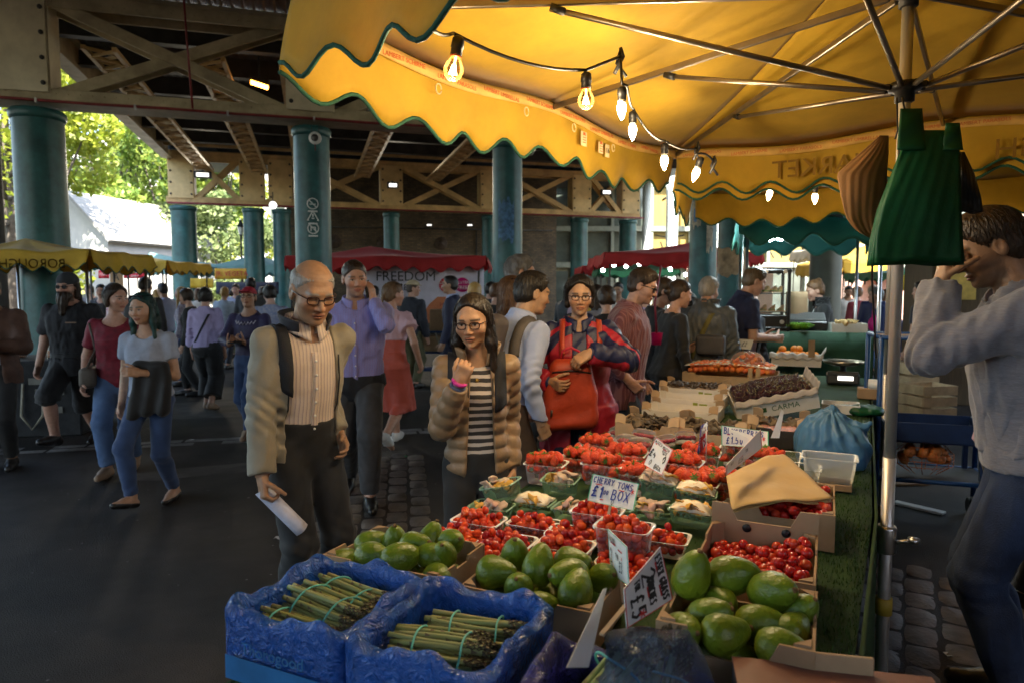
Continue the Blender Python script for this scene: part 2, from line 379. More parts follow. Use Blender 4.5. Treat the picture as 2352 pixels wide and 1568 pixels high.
#world, sun
W=bpy.data.worlds.new('World');S.world=W;W.use_nodes=True;nt=W.node_tree
SUN_EL,SUN_AZ=R(52),R(150)
sky=nd(nt,'ShaderNodeTexSky',sky_type='NISHITA');sky.sun_disc=False;sky.sun_elevation=SUN_EL;sky.sun_rotation=SUN_AZ
sky.air_density=1.2;sky.dust_density=2.0
nt.links.new(sky.outputs[0],nt.nodes['Background'].inputs[0]);nt.nodes['Background'].inputs[1].default_value=.15
sl=bpy.data.lights.new('sun','SUN');sl.energy=5;sl.angle=R(.5);sl.color=(1,.95,.86)
so=bpy.data.objects.new('sun',sl);COL.objects.link(so)
_sd=Vector((math.sin(SUN_AZ)*math.cos(SUN_EL),math.cos(SUN_AZ)*math.cos(SUN_EL),math.sin(SUN_EL)))
so.rotation_euler=_sd.to_track_quat('Z','Y').to_euler();so.location=(0,0,40)
S.view_settings.view_transform='Standard';S.view_settings.look='None';S.view_settings.exposure=EXPOSURE;S.view_settings.gamma=1
S.cycles.use_denoising=True;S.cycles.max_bounces=8;S.cycles.transparent_max_bounces=24;S.cycles.diffuse_bounces=4
S.cycles.sample_clamp_indirect=6;S.cycles.caustics_reflective=False;S.cycles.caustics_refractive=False
#shared materials
m_teal=M('aged teal gloss paint',(.03,.125,.125),.42,var=.3,scale=3,bump=.2,bscale=30,dirt=.6,dscale=1.7,tint=(.016,.045,.042))
m_cream=M('aged cream ironwork paint',(.5,.42,.26),.55,var=.2,scale=2.5,bump=.15,bscale=30,dirt=.38,dscale=2.4,tint=(.13,.09,.045))
m_creamfar=M('warm cream ironwork paint',(.66,.46,.2),.55,var=.2,scale=2.5,bump=.15,bscale=30,dirt=.4,dscale=2.2,tint=(.16,.1,.045))
m_steel=M('sooty steel',(.055,.05,.043),.6,var=.35,scale=3,bump=.15,dirt=.5)
m_deck=M('sooty corrugated sheet',(.11,.1,.085),.55,var=.3,scale=2,bump=.1,dirt=.5)
m_bluesteel=M('blue grey girder paint',(.06,.085,.12),.5,var=.3,scale=1.5,bump=.1,dirt=.4)
m_red=M('red pipe paint',(.25,.035,.035),.45,var=.25)
m_black=M('black plastic',(.012,.012,.013),.45,var=.3)
m_white=M('white paint',(.72,.72,.7),.5,var=.08)
m_alu=M('brushed aluminium',(.55,.54,.52),.32,1.0,var=.12,scale=4,stretch=(1,1,.08))
m_darkmetal=M('dark oxidised metal',(.08,.075,.07),.42,.8,var=.2)
m_wood=M('worn timber',(.3,.19,.1),.7,var=.3,scale=4,stretch=(1,1,.15))
m_card=M('brown cardboard',(.36,.235,.13),.8,var=.12,scale=6,bump=.06,dirt=.25,dscale=5,tint=(.2,.12,.06))
#ground
def plane(name,x0,x1,y0,y1,z,mat,n=1):
 mb=MB();mb.grid(lambda u,v:(x0+(x1-x0)*u,y0+(y1-y0)*v,z),n,n,False);o=mb.build(name,mat);return tag(o,kind='structure')
m_asph=M('worn dark asphalt',(.05,.041,.036),.75,var=.55,scale=.8,bump=.6,bscale=140,dirt=.75,dscale=.7,tint=(.022,.02,.018),spec=.3)
plane('ground',-150,150,-60,160,0,m_asph)
m_patch=M('newer asphalt patch',(.034,.03,.028),.7,var=.4,scale=2,bump=.5,bscale=150);m_patch2=M('worn pale asphalt patch',(.075,.064,.056),.8,var=.4,scale=3,bump=.6,bscale=120,dirt=.6,dscale=2,tint=(.04,.034,.03))
for k,(x,y,w,d,a,m_)in enumerate(((-3.6,9.3,3.4,1.3,12,m_patch2),(-2.2,6.2,2.6,.35,22,m_patch2),(-1.9,11.5,3.6,1.6,10,m_patch2))):
 mb=MB();n=22;ca,sa=math.cos(R(a)),math.sin(R(a));P=[]
 for i in range(n):
  t=2*math.pi*i/n;ex=math.copysign(abs(math.cos(t))**.35,math.cos(t))*w/2+random.uniform(-.05,.05);ey=math.copysign(abs(math.sin(t))**.35,math.sin(t))*d/2+random.uniform(-.05,.05);P.append((x+ex*ca-ey*sa,y+ex*sa+ey*ca,.0022+.0002*k))
 mb.add(P,[list(range(n))],False);tag(mb.build('road_patch',m_),kind='structure')
m_line=M('pale worn stone',(.26,.25,.24),.8,var=.4,scale=4,bump=.4,bscale=50,dirt=.7,dscale=5,tint=(.07,.065,.06))
mb=MB()
for off in(0,.17):
 p0,p1=Vector((-6.2,6.35+off,0)),Vector((-.2,7.85+off,0));d=(p1-p0).normalized();q=Vector((-d.y,d.x,0));s=0;Lt=(p1-p0).length
 while s<Lt:
  l=random.uniform(.3,.95);e=min(Lt,s+l-.03);w=random.uniform(.05,.075)
  a=p0+d*s;b=p0+d*e;j=random.uniform(-.012,.012)
  mb.add([(a-q*w).to_tuple()[:2]+(.004,),(b-q*(w+j)).to_tuple()[:2]+(.004,),(b+q*w).to_tuple()[:2]+(.006,),(a+q*(w-j)).to_tuple()[:2]+(.006,)],[[0,1,2,3]],False);s+=l
  if random.random()<.2:s+=.25
tag(mb.build('road_kerb_line',m_line),kind='structure')
m_cob=M('granite setts',(.17,.145,.125),.62,var=.4,scale=5,bump=.5,bscale=45,dirt=.4,dscale=9)
def cobbles(org,ang,nu,nv,su,sv):
 mb=MB();ca,sa=math.cos(ang),math.sin(ang)
 for j in range(nv):
  for i in range(nu):
   u=(i+(j%2)*.5)*su+random.uniform(-.008,.008);v=j*sv+random.uniform(-.006,.006)
   h=.010+random.uniform(-.004,.005);hw,hd=su/2-.007+random.uniform(-.006,.003),sv/2-.006+random.uniform(-.006,.002)
   n=4;P=[]
   for b in range(n+1):
    for a in range(n+1):
     x,y=(a/n*2-1),(b/n*2-1);k=1-.12*(x*x*y*y);e=max(abs(x),abs(y));z=h*(1-e**8)-.001+.003*math.sin(x*3+u*9)*math.cos(y*2.5+v*7)
     xx,yy=u+x*hw*k,v+y*hd*k;P.append((org[0]+xx*ca-yy*sa,org[1]+xx*sa+yy*ca,z+.002))
   mb.add(P,[[b*(n+1)+a,b*(n+1)+a+1,(b+1)*(n+1)+a+1,(b+1)*(n+1)+a]for b in range(n)for a in range(n)],True)
 return mb
mb=cobbles((-.42,3.3),R(99),15,5,.23,.165);tag(mb.build('cobbled_strip',m_cob),kind='structure')
mb=cobbles((1.35,.6),R(60),16,13,.21,.15);tag(mb.build('cobbled_pavement',m_cob),kind='structure')
#viaduct ironwork on its own grid
O1,E1,E2=Vector((-7.14,10.5,0)),Vector((.96,.28,0)),Vector((-.28,.96,0))
def G(a,b,z):return O1+E1*a+E2*b+Vector((0,0,z))
GRZ=math.atan2(.28,.96)
ZB,ZT=4.40,5.98
def column(a,b,r,label,zt=ZB-.1,mat=None,name='iron_column',collar=True,posters=False,dents=False):
 base=G(a,b,0);root=empty(name,base,GRZ,label,'column','iron columns of the market');root['kind']='thing'
 mb=MB();mb.lathe([(r*1.02,0),(r*1.02,.3),(r,.45),(r*.985,2.2),(r*.97,zt-.12),(r*.97,zt-.02)],n=40);mb.build('shaft',mat or m_teal,root)
 mb=MB();mb.lathe([(r*1.25,0),(r*1.25,.12),(r*1.12,.18),(r*1.08,.22)],n=40);mb.build('base_ring',m_steel,root)
 mb=MB();mb.lathe([(r*1.0,zt-.16),(r*1.06,zt-.12),(r*1.08,zt-.05),(r*1.0,zt-.01)],n=40);mb.build('collar',mat or m_teal,root)
 return root
c_left=column(0,0,.35,'thick teal iron column behind the nearest yellow canopy of the road')
c_mid=column(3.95,0,.30,'teal iron column with three white prohibition symbols and a loudspeaker')
c_r=column(7.35,0,.275,'teal iron column with blue sticker residue behind the grey haired man')
c_post=column(11.4,0,.27,'dark green iron column with torn posters beside the red canopy')
c_stl=column(14.35,0,.32,'dark column behind the woman in the black jacket at the food counter',mat=M('dark brown green paint',(.06,.07,.05),.5,var=.3,scale=1.5,dirt=.4))  # darker brown green tone than the other columns
c_wrap=column(13.15,1.6,.33,'iron column wrapped in brown paper behind the glass food case')
for a,r,l in((0,.385,'teal column at the outer corner of the far cream truss'),(2.1,.33,'teal column second along the far cream truss'),(2.98,.29,'teal column third along the far truss with white symbols'),(6.6,.28,'teal column of the far truss in front of the brick wall'),(10.1,.26,'thin green column of the far truss beside the red stall canopy'),(13.6,.33,'green column of the far truss in front of the glazed building'),(15.6,.34,'last green column at the near end of the glazed building')):
 column(a,12.1,r,l,mat=m_teal)
column(-1.2,1.55,.13,'slim dark post at the edge of the market roof',mat=m_steel,zt=5.9)
def truss(name,b,posts,m,label,a0,a1,wp,depth,rivet=.022,mp=None):
 root=empty(name,G(a0,b,ZB),GRZ,label,'iron truss');root['kind']='thing'
 def pt(a,db,z):return G(a,b+db,z)
 for nm,z,h in(('top_chord',ZT,.2),('bottom_chord',ZB,.16)):
  mb=MB();c=pt((a0+a1)/2,0,z);mb.box(c,(a1-a0,depth,h*.35),GRZ,.008)
  sg=-1 if nm=='top_chord' else 1
  for db in(-depth*.42,depth*.42):mb.box(pt((a0+a1)/2,db,z+sg*h*.62),(a1-a0-.004,.03,h),GRZ,.005)
  n=int((a1-a0)/.16)
  for i in range(n):
   for db in(-depth*.42-.02,):
    p=pt(a0+.08+i*.16,db,z+sg*h*.7);mb.box(p,(rivet,.02,rivet),GRZ,.006)
  mb.build(nm,m,root,True)
 for a in posts:
  mb=MB();zc=(ZB+ZT)/2
  for db in(-depth/2,depth/2):mb.box(pt(a,db,zc),(wp,.025,ZT-ZB-.24),GRZ,.004)
  for sx in(-1,1):mb.box(pt(a+sx*(wp/2+.012),0,zc),(.02,depth*.92,ZT-ZB-.26),GRZ)
  pl_=mb.build('post_plate',mp or m,root,True);mb=MB()
  for i in range(4):
   for sx in(-1,1):mb.lathe([(.034,0),(.034,.018),(.02,.03),(0,.032)],pt(a+sx*(wp/2-.06),-depth/2-.012,ZB+.25+i*(ZT-ZB-.5)/3),n=8,rot=Matrix.Rotation(GRZ,3,'Z')@Matrix.Rotation(R(90),3,'X'))
  bo_=mb.build('bolt',m_steel,pl_);bo_.data.transform(root.matrix_basis.inverted())
 for pa,pb in zip(posts[:-1],posts[1:]):
  if pb-pa<1.4:continue
  x0,x1=pa+wp/2+.02,pb-wp/2-.02
  for db,(za,zb_)in((-depth*.36,(ZT-.12,ZB+.1)),(depth*.36,(ZT-.12,ZB+.1)),(-depth*.24,(ZB+.1,ZT-.12)),(depth*.24,(ZB+.1,ZT-.12))):
   mb=MB();A,B=pt(x0,db,za),pt(x1,db,zb_);mb.beam(A,B,.03,.17,bev=.004);off=E2*.05*(1 if db<0 else-1)
   mb.beam(A+off+Vector((0,0,.07)),B+off+Vector((0,0,.07)),.1,.02);mb.build('brace',m,root,True)
 return root
truss('riveted_truss',0,[-10.4,-7,-3.6,-.12,3.95,7.35,11.4,14.35,18],m_cream,'dark cream riveted truss spanning between the nearest iron columns',-10.8,18.5,.72,.52,mp=M('pale cream plate paint',(.74,.66,.46),.5,var=.1,scale=2,bump=.12,bscale=30,dirt=.3,dscale=2.4,tint=(.3,.22,.12)))
truss('riveted_truss',12.1,[0,2.1,2.98,6.6,10.1,13.6,15.6],m_creamfar,'warm cream riveted truss further back under the corrugated canopy',-.45,16,.72,.5,.03,M('pale warm plate paint',(.78,.58,.27),.5,var=.12,scale=2,bump=.12,bscale=30,dirt=.35,dscale=2.2,tint=(.3,.18,.07)))
root=empty('viaduct_deck',G(-.6,-20,6.2),GRZ,'sooty corrugated viaduct deck on dark beams over the market','viaduct deck');root['kind']='thing'
def corr(mb,a0,a1,b0,b1,z0,z1,per,amp,segs=5):
 n=int((a1-a0)/per*segs);
 mb.sheet(lambda u,v:G(a0+(a1-a0)*u,b0+(b1-b0)*v,z0+(z1-z0)*v+amp*math.sin(u*(a1-a0)/per*2*math.pi)),n,1,.012)
mb=MB();corr(mb,-11,19,-9,.9,6.4,6.4,.17,.05);corr(mb,-.75,19,.9,11.2,6.38,6.38,.17,.02,4);mb.build('corrugated_sheet',m_deck,root,True)
for a_,w_,b_,d_,z_ in((4,30,-15,12,6.4),(9,20,15.3,8,6.6)):mb=MB();mb.box(G(a_,b_,z_),(w_,d_,.1),GRZ);mb.build('roof_slab',m_steel,root,True)
for b in(1.6,3.3,5.0,6.7,8.4,10.1):
 mb=MB();mb.box(G(9.1,b,6.15),(19.6,.025,.38),GRZ);mb.box(G(9.1,b,5.95),(19.6,.2,.025),GRZ);mb.build('beam',m_steel,root,True)
m_batten=M('pale grey conduit',(.34,.36,.34),.5,var=.2)
for b in(2.4,4.1,5.8,7.5,9.2):
 mb=MB();mb.box(G(5.5,b,6.28),(11.5,.09,.07),GRZ);mb.build('conduit',m_batten,root,True)
for b in(-1.6,-3.6,-5.6,-7.6):
 mb=MB();mb.box(G(4,b,6.1),(29.6,.025,.42),GRZ);mb.box(G(4,b,5.88),(29.6,.24,.025),GRZ);mb.build('beam',m_steel,root,True)
for a,l in((.75,'cream lattice girder nearest the open edge of the viaduct'),(2.35,'cream lattice girder between the edge one and the lamp'),(3.7,'cream lattice girder beside the orange lamp'),(5.6,'cream lattice girder over the loudspeaker column'),(8.0,'cream lattice girder above the dusty globe lamp')):
 rt=empty('lattice_girder',G(a,.5,5.3),GRZ,l,'lattice girder','lattice girders under the deck');mb=MB()
 for da in(-.22,.22):
  mb.beam(G(a+da,.4,5.42),G(a+da,11.7,5.42),.07,.07);
 mb.build('chord',m_creamfar,rt,True);mb=MB();n=34
 for i in range(n):
  b0=.45+i*11.2/n;b1=b0+11.2/n;s=.22 if i%2 else-.22
  mb.beam(G(a-s,b0,5.40),G(a+s,b1,5.40),.012,.055);mb.beam(G(a+s,b0,5.43),G(a-s,b1,5.43),.012,.055)
 mb.build('lacing',m_creamfar,rt,True)
rt=empty('edge_beam',G(-.6,.4,4.35),GRZ,'long cream edge beam running back from the thick teal column','beam');rt['kind']='thing'
mb=MB();mb.beam(G(-.35,.5,6.0),G(-.35,11.8,6.0),.05,.5);mb.beam(G(-.35,.5,5.74),G(-.35,11.8,5.74),.3,.03);mb.beam(G(-.35,.5,6.26),G(-.35,11.8,6.26),.3,.03)
mb.build('web_plate',m_cream,rt,True)
rt=empty('bridge_girder',G(-.6,13.4,6.3),GRZ,'blue grey plate girder with stiffeners above the corrugated canopy','bridge girder')
mb=MB();mb.box(G(8.2,13.2,6.85),(17.6,.04,1.2),GRZ);mb.box(G(8.2,13.2,6.24),(17.6,.4,.03),GRZ);mb.box(G(8.2,13.2,7.46),(17.6,.4,.03),GRZ);mb.build('web_plate',m_bluesteel,rt,True)
for i in range(13):
 mb=MB();mb.box(G(-.5+i*1.42,13.1,6.85),(.05,.16,1.18),GRZ);mb.build('stiffener',m_bluesteel,rt,True)
rt=empty('corrugated_canopy',G(-1,11,6.2),GRZ,'sloping corrugated canopy edge above the far cream truss','canopy roof');mb=MB()
corr(mb,-1.0,16.6,10.75,12.6,6.08,6.42,.14,.025,5);mb.build('corrugated_sheet',m_deck,rt,True)
mb=MB();mb.box(G(7.8,11.1,6.05),(17.2,.05,.09),GRZ);mb.build('fascia',m_creamfar,rt,True)
mb=MB();mb.tube([G(-3.2+i*1.0,-.34,ZB-.03+.01*(i%2))for i in range(22)],.022,7);rt=empty('red_pipe',G(0,-.3,ZB),0,'thin red pipe clipped along the lower edge of the nearest truss','pipe')
mb.build('pipe_run',m_red,rt,True);mb=MB()
for i in range(14):mb.box(G(-2.5+i*1.3,-.34,ZB-.03),(.03,.06,.07),GRZ)
mb.build('clip',m_alu,rt,True)
mb=MB();mb.tube([G(2.15,-.6,6.4),G(2.17,-.5,5.4),G(2.2,-.36,ZB)],.016,7);tag(mb.build('red_drop_pipe',m_red),'red vertical pipe dropping from the deck to the truss','pipe')
mb=MB();mb.tube([G(-.4+i*1.1,12.1-.34,ZB-.04)for i in range(16)],.03,7);tag(mb.build('red_pipe',m_red),'red pipe along the lower edge of the far truss','pipe')
def pxb(px,py,Y):return at(px,py,Y)
p=at(724,318,11.22);rt=empty('loudspeaker',p,0,'white oval loudspeaker with a red tail on the column with symbols','loudspeaker');mb=MB()
mb.lathe([(.0,-.05),(.075,-.05),(.1,-.01),(.1,.02),(.085,.035),(.0,.036)],rot=Matrix.Rotation(R(90),3,'X'),n=28);mb.build('housing',m_white,rt)
mb=MB();mb.lathe([(.06,0),(.05,.012),(.0,.012)],(0,-.037,0),rot=Matrix.Rotation(R(90),3,'X'),n=24);mb.build('grille',m_darkmetal,rt)
mb=MB();mb.tube([(0,-.02,-.1),(.005,-.02,-.2)],.008,6);mb.build('cable_tail',m_red,rt)
mb=MB();mb.box((0,.08,.02),(.04,.12,.04));mb.tube([(-.06,0,.09),(-.06,.02,.2)],.006,5);mb.tube([(.06,0,.09),(.06,.02,.2)],.006,5);mb.build('bracket',m_darkmetal,rt)
p=at(1213,340,12.0);rt=empty('globe_lamp',p,0,'dusty unlit globe lamp beside the sticker marked column','lamp');mb=MB()
mb.lathe([(.0,-.14),(.08,-.12),(.13,-.04),(.14,.02),(.1,.1),(.05,.13)],n=24);mb.build('globe',M('dusty opal glass',(.33,.29,.22),.4),rt)
mb=MB();mb.tube([(0,0,.12),(0,0,.3)],.03,8);mb.build('stem',m_steel,rt)
p=at(596,196,13.2);rt=empty('flood_lamp',p,R(20),'glowing orange flood lamp under the dark deck','lamp');mb=MB();mb.box((0,0,.07),(.36,.2,.1),bev=.02,rot=Matrix.Rotation(R(14),3,'Y'));mb.tube([(0,0,.1),(0,.05,.6)],.02,6);mb.build('housing',m_steel,rt)
mb=MB();mb.box((0,-.01,.0),(.32,.16,.05),bev=.02,rot=Matrix.Rotation(R(14),3,'Y'));mb.build('lit_lens',M('sodium light',(1,.6,.2),emit=(1,.36,.04),estr=5),rt)
m_led=M('pale lamp lens',(.7,.72,.75),.3,emit=(1,.95,.85),estr=.5)
for px,py,w,l in((466,402,.5,'black flood light with pale lens in the first bay of the far truss'),(902,426,.36,'black flood light on the far truss post before the brick wall'),(1392,442,.42,'black flood light in the last bay of the far truss')):
 p=at(px,py,21.3 if px<500 else 23.2 if px<1000 else 25.4);rt=empty('flood_light',p,GRZ,l,'flood light','flood lights on the far truss');mb=MB()
 mb.box((0,0,0),(w,.14,.2),bev=.015);mb.box((0,.12,.12),(.05,.25,.05));mb.build('housing',m_black,rt);mb=MB();mb.box((0,-.075,-.01),(w*.7,.02,.11),bev=.005);mb.build('lens',m_led,rt)
 l_=bpy.data.lights.new('lamp_light','SPOT');l_.energy=110;l_.spot_size=R(120);l_.spot_blend=.9;l_.color=(1,.88,.68);l_.shadow_soft_size=.45;lo=bpy.data.objects.new('lamp_light',l_);COL.objects.link(lo);lo.location=(0,-.12,-.02);lo.rotation_euler=Vector((.1,-1,-.75)).to_track_quat('-Z','Y').to_euler();setparent(lo,rt)
for px,l in((985,'small black wall light over the brick arch'),(1078,'small black wall light beside the first on the brick wall')):
 p=at(px,518,27.6 if px<1000 else 28.1);rt=empty('wall_light',p,GRZ,l,'wall light','wall lights on the brick wall');mb=MB();mb.box((0,0,0),(.3,.16,.12),bev=.01);mb.build('housing',m_black,rt);mb=MB();mb.box((0,-.085,0),(.18,.02,.05));mb.build('lens',m_led,rt)
p=at(627,472,21.2);rt=empty('globe_lamp',p,0,'round white globe lamp between paired far columns','lamp');mb=MB();mb.lathe([(0,-.12),(.08,-.09),(.12,0),(.08,.09),(0,.12)],n=20);mb.build('globe',M('lit opal',(.9,.9,.88),.4,emit=(1,.98,.95),estr=.5),rt)
mb=MB();mb.tube([(0,0,.1),(0,0,.4)],.015,6);mb.build('stem',m_steel,rt)
m_decal=M('white decal',(.62,.64,.62),.6,var=.15)
def symbols(col,r,zc,s,names,face,gap):
 """white signs wrapped on the shaft of a column facing the camera"""
 c=Vector(col.location)
 for k,(nm,kind)in enumerate(names):
  mb=MB();z0=zc-k*gap;z0_off=z0
  def P(x,y,lift=.004):
   th=face+x/r;rr=r+lift;return(c.x+rr*math.cos(th),c.y+rr*math.sin(th),z0_off+y)
  def band(pts,w,close=True):
   n=len(pts)
   for i in range(n if close else n-1):
    a,b=Vector(pts[i]),Vector(pts[(i+1)%n]);d=(b-a).normalized();q=Vector((-d.y,d.x))*w/2
    mb.add([P(*(a-q-d*w*.3)),P(*(b-q+d*w*.3)),P(*(b+q+d*w*.3)),P(*(a+q-d*w*.3))],[[0,1,2,3]],False)
  circ=[(s*math.cos(2*math.pi*i/24),s*math.sin(2*math.pi*i/24))for i in range(24)]
  if kind=='tri':band([(-s,-s*.8),(s,-s*.8),(0,s)],s*.2);band([(0,-s*.1),(0,s*.35)],s*.25,False);band([(-.2*s,-s*.45),(.2*s,-s*.45)],s*.2,False)
  else:
   band(circ,s*.2);band([(-s*.6,s*.6),(s*.6,-s*.6)],s*.2,False)
   if kind=='smoke':band([(-s*.5,-s*.1),(s*.5,-s*.1)],s*.18,False)
   else:band([(-s*.4,-s*.5),(-s*.4,s*.2),(s*.4,s*.2),(s*.4,-s*.5)],s*.2,False)
  for q in range(5):band([(-s*.8+q*s*.34,-s*1.45),(-s*.8+q*s*.34+s*.2,-s*1.45)],s*.3,False)
  mb.build(nm,m_decal,col,True)
fc=lambda c:math.atan2(-c.location.y,-c.location.x)
symbols(c_mid,.296,3.02,.085,(('no_smoking_symbol','smoke'),('warning_symbol','tri'),('no_dogs_symbol','dog')),fc(c_mid),.2)
def patch(col,r,face,z0,z1,x0,x1,mat,name,n=10,seed=0):
 rr=random.Random(seed);c=Vector(col.location);mb=MB();lo=[rr.uniform(-.5,.5)for _ in range(n+1)];hi=[rr.uniform(-.5,.5)for _ in range(n+1)]
 def fn(u,v):
  i=min(n-1,int(u*n));t=u*n-i;a=(lo[i]*(1-t)+lo[i+1]*t)*(z1-z0)*.22;b=(hi[i]*(1-t)+hi[i+1]*t)*(z1-z0)*.22
  th=face+(x0+(x1-x0)*u)/r;z=(z0+a)*(1-v)+(z1+b)*v;return(c.x+(r+.006)*math.cos(th),c.y+(r+.006)*math.sin(th),z)
 mb.grid(fn,n,4);return mb.build(name,mat,col,True)
m_blueres=M('blue sticker residue',(.07,.16,.3),.6,var=.5,scale=14,dirt=.6,dscale=9,tint=(.03,.1,.1))
patch(c_r,.27,fc(c_r),2.5,3.2,-.17,.12,m_blueres,'sticker_residue',seed=1)
m_paper=M('weathered paper',(.42,.37,.27),.8,var=.3,scale=12,dirt=.5,dscale=7)
patch(c_post,.266,fc(c_post),2.85,3.35,-.25,-.05,m_paper,'torn_poster',seed=2);patch(c_post,.266,fc(c_post),2.95,3.2,-.2,-.13,M('blue poster scrap',(.08,.2,.4),.7),'torn_poster',seed=3)
patch(c_post,.266,fc(c_post),2.4,3.3,.06,.19,m_paper,'torn_poster',seed=4);patch(c_post,.268,fc(c_post),2.9,3.4,-.02,.1,m_black,'torn_poster',seed=5)
patch(c_wrap,.325,fc(c_wrap),1.95,2.55,-.42,.42,M('brown wrapping paper',(.4,.27,.15),.8,var=.25,scale=8,bump=.3,bscale=20,dirt=.4,dscale=5),'paper_wrap',seed=6)
gr_=np.random.default_rng(12);mb=MB()
for i in range(700):
 x,y=gr_.uniform(-5,3),gr_.uniform(1.4,11)**1.0;a=gr_.uniform(0,6.28);r_=gr_.uniform(.003,.009)*(2.2 if gr_.random()<.04 else 1);mb.add([(x+r_*math.cos(a+k*1.57)*gr_.uniform(.6,1.2),y+r_*math.sin(a+k*1.57)*gr_.uniform(.6,1.2),.0035)for k in range(4)],[[0,1,2,3]],False)
tag(mb.build('road_grit',M('pale grit',(.22,.2,.19),.9,var=.5,scale=30)),'scattered pale grit and flattened scraps on the asphalt','grit',kind='stuff')
mb=MB();c=c_mid.location
for i in range(3):
 for j in range(2):
  th=fc(c_mid)+(-.02+i*.07)/.296;mb.box((c.x+.297*math.cos(th),c.y+.297*math.sin(th),2.06-j*.06),(.016,.016,.016))
mb.build('screw_head',m_decal,c_mid,True)
#brick viaduct wall and glazed building behind
def brickmat():
 m=bpy.data.materials.new('soot stained brick');m.use_nodes=True;nt=m.node_tree;L=nt.links;b=nt.nodes['Principled BSDF']
 tc=nd(nt,'ShaderNodeTexCoord');mp=nd(nt,'ShaderNodeMapping');mp.inputs['Rotation'].default_value=(R(90),0,0);L.new(tc.outputs['Object'],mp.inputs[0])
 br=nd(nt,'ShaderNodeTexBrick',Scale=1.0);br.inputs['Color1'].default_value=(.2,.135,.07,1);br.inputs['Color2'].default_value=(.12,.085,.05,1);br.inputs['Mortar'].default_value=(.09,.075,.055,1)
 br.inputs['Mortar Size'].default_value=.012;br.inputs['Brick Width'].default_value=.23;br.inputs['Row Height'].default_value=.075;L.new(mp.outputs[0],br.inputs['Vector'])
 n=nd(nt,'ShaderNodeTexNoise',Scale=.9,Detail=8.0,Roughness=.7);L.new(tc.outputs['Object'],n.inputs['Vector']);mr=nd(nt,'ShaderNodeMapRange');L.new(n.outputs['Fac'],mr.inputs[0]);mr.inputs[1].default_value=.3;mr.inputs[2].default_value=.7;mr.inputs[3].default_value=.25;mr.inputs[4].default_value=1.25
 mx=nd(nt,'ShaderNodeVectorMath',operation='SCALE');L.new(br.outputs['Color'],mx.inputs[0]);L.new(mr.outputs[0],mx.inputs['Scale']);L.new(mx.outputs[0],b.inputs['Base Color']);b.inputs['Roughness'].default_value=.85
 return m
m_brick=brickmat()
rt=empty('brick_wall',G(9,16.5,0),GRZ,'soot stained brick viaduct wall with an arch behind the far truss','brick wall');rt['kind']='thing'
mb=MB();mb.box((-.4,0,3.4),(11.2,.5,6.8));mb.build('masonry',m_brick,rt)
mb=MB()
for i in range(25):
 a=math.pi*i/24;a2=math.pi*(i+1)/24
 if i<24:mb.beam((-1.6+1.55*math.cos(a),-.3,1.5+1.55*math.sin(a)),(-1.6+1.55*math.cos(a2),-.3,1.5+1.55*math.sin(a2)),.14,.3)
mb.build('arch_ring',M('pale arch stone',(.26,.22,.14),.8,var=.3),rt)
mb=MB();mb.lathe([(1.4,0),(1.4,.02),(0,.02)],(-1.6,-.27,1.5),rot=Matrix.Rotation(R(90),3,'X'),n=40);mb.build('arch_infill',m_steel,rt)  # flat dark disc: the shade of the arch opening is put into its colour
for x in(-2.3,-4.2,.1):
 mb=MB();mb.lathe([(.26,0),(.26,.03),(.22,.05),(.06,.06),(.06,.1),(0,.1)],(x,-.27,3.55),rot=Matrix.Rotation(R(90),3,'X'),n=28);mb.build('round_plate',M('rusty iron',(.07,.045,.03),.7,var=.4),rt)
mb=MB();mb.tube([(-6,-.3,4.1),(5,-.3,4.2)],.03,6);mb.tube([(1.6,-.3,4.1),(1.6,-.3,1)],.03,6);mb.build('conduit',m_steel,rt)
m_ypan=M('yellow timber panel',(.33,.23,.055),.6,var=.12,scale=2,stretch=(6,6,.4));m_mull=M('grey green frame paint',(.26,.28,.22),.5,var=.1);m_glass=M('dim glazing',(.1,.12,.1),.12,var=.3,scale=1,bump=0,spec=.8)
fx0,fx1,fy=.9,21,33.5
rt=empty('glazed_building',(fx0,fy,0),0,'glazed building with yellow panels and pale frames behind the market','building')
mb=MB();mb.box((10,.6,6),(20.4,.6,12));mb.build('wall',M('shaded stone wall',(.3,.27,.17),.8,var=.2),rt)  # even buff stone colour with random variation
x=.2;k=0
while x<19.5:
 w=1.9;kind='yellow' if x>5.2 else 'glass'
 for z0,z1 in((3.0,4.45),(4.75,6.6),(6.9,9)):
  mb=MB();mb.box((x+w/2,.25,(z0+z1)/2),(w-.16,.04,z1-z0));p=mb.build('panel' if kind=='yellow' else 'window',m_ypan if kind=='yellow' else m_glass,rt)
  if kind=='yellow':
   mb=MB();rr=random.Random(k)
   if z0<4:
    for q in range(4):a=rr.uniform(-.25,.25)+(q-1.5)*.18;mb.beam((x+.35+q*.4,.22,z0+.2),(x+.35+q*.4+a,.22,z0+.85+rr.uniform(-.2,.2)),.012,.06)
    mb.tube([(x+.2+i*.16,.22,z1-.14-.09*math.sin(i*.35))for i in range(10)],.03,5)
   else:mb.tube([(x+.95+.55*math.cos(t*.4-1.2),.22,(z0+z1)/2+.5*math.sin(t*.4-1.2))for t in range(10)],.045,5)
   mb.build('painted_stroke',m_black,p)
  k+=1
 x+=w
mb=MB()
for i in range(11):mb.box((.2+i*1.9,.1,6),(.14,.2,12))
for z in(2.85,4.6,6.75,9.1):mb.box((10,.08,z),(20,.22,.24))
mb.build('frame',m_mull,rt)
mb=MB()
for i in range(10):mb.box((1.1+i*1.9,.2,1.4),(1.5,.1,2.3))
mb.build('shop_window',m_glass,rt)
m_pale=M('pale column paint',(.42,.46,.43),.45,var=.06)
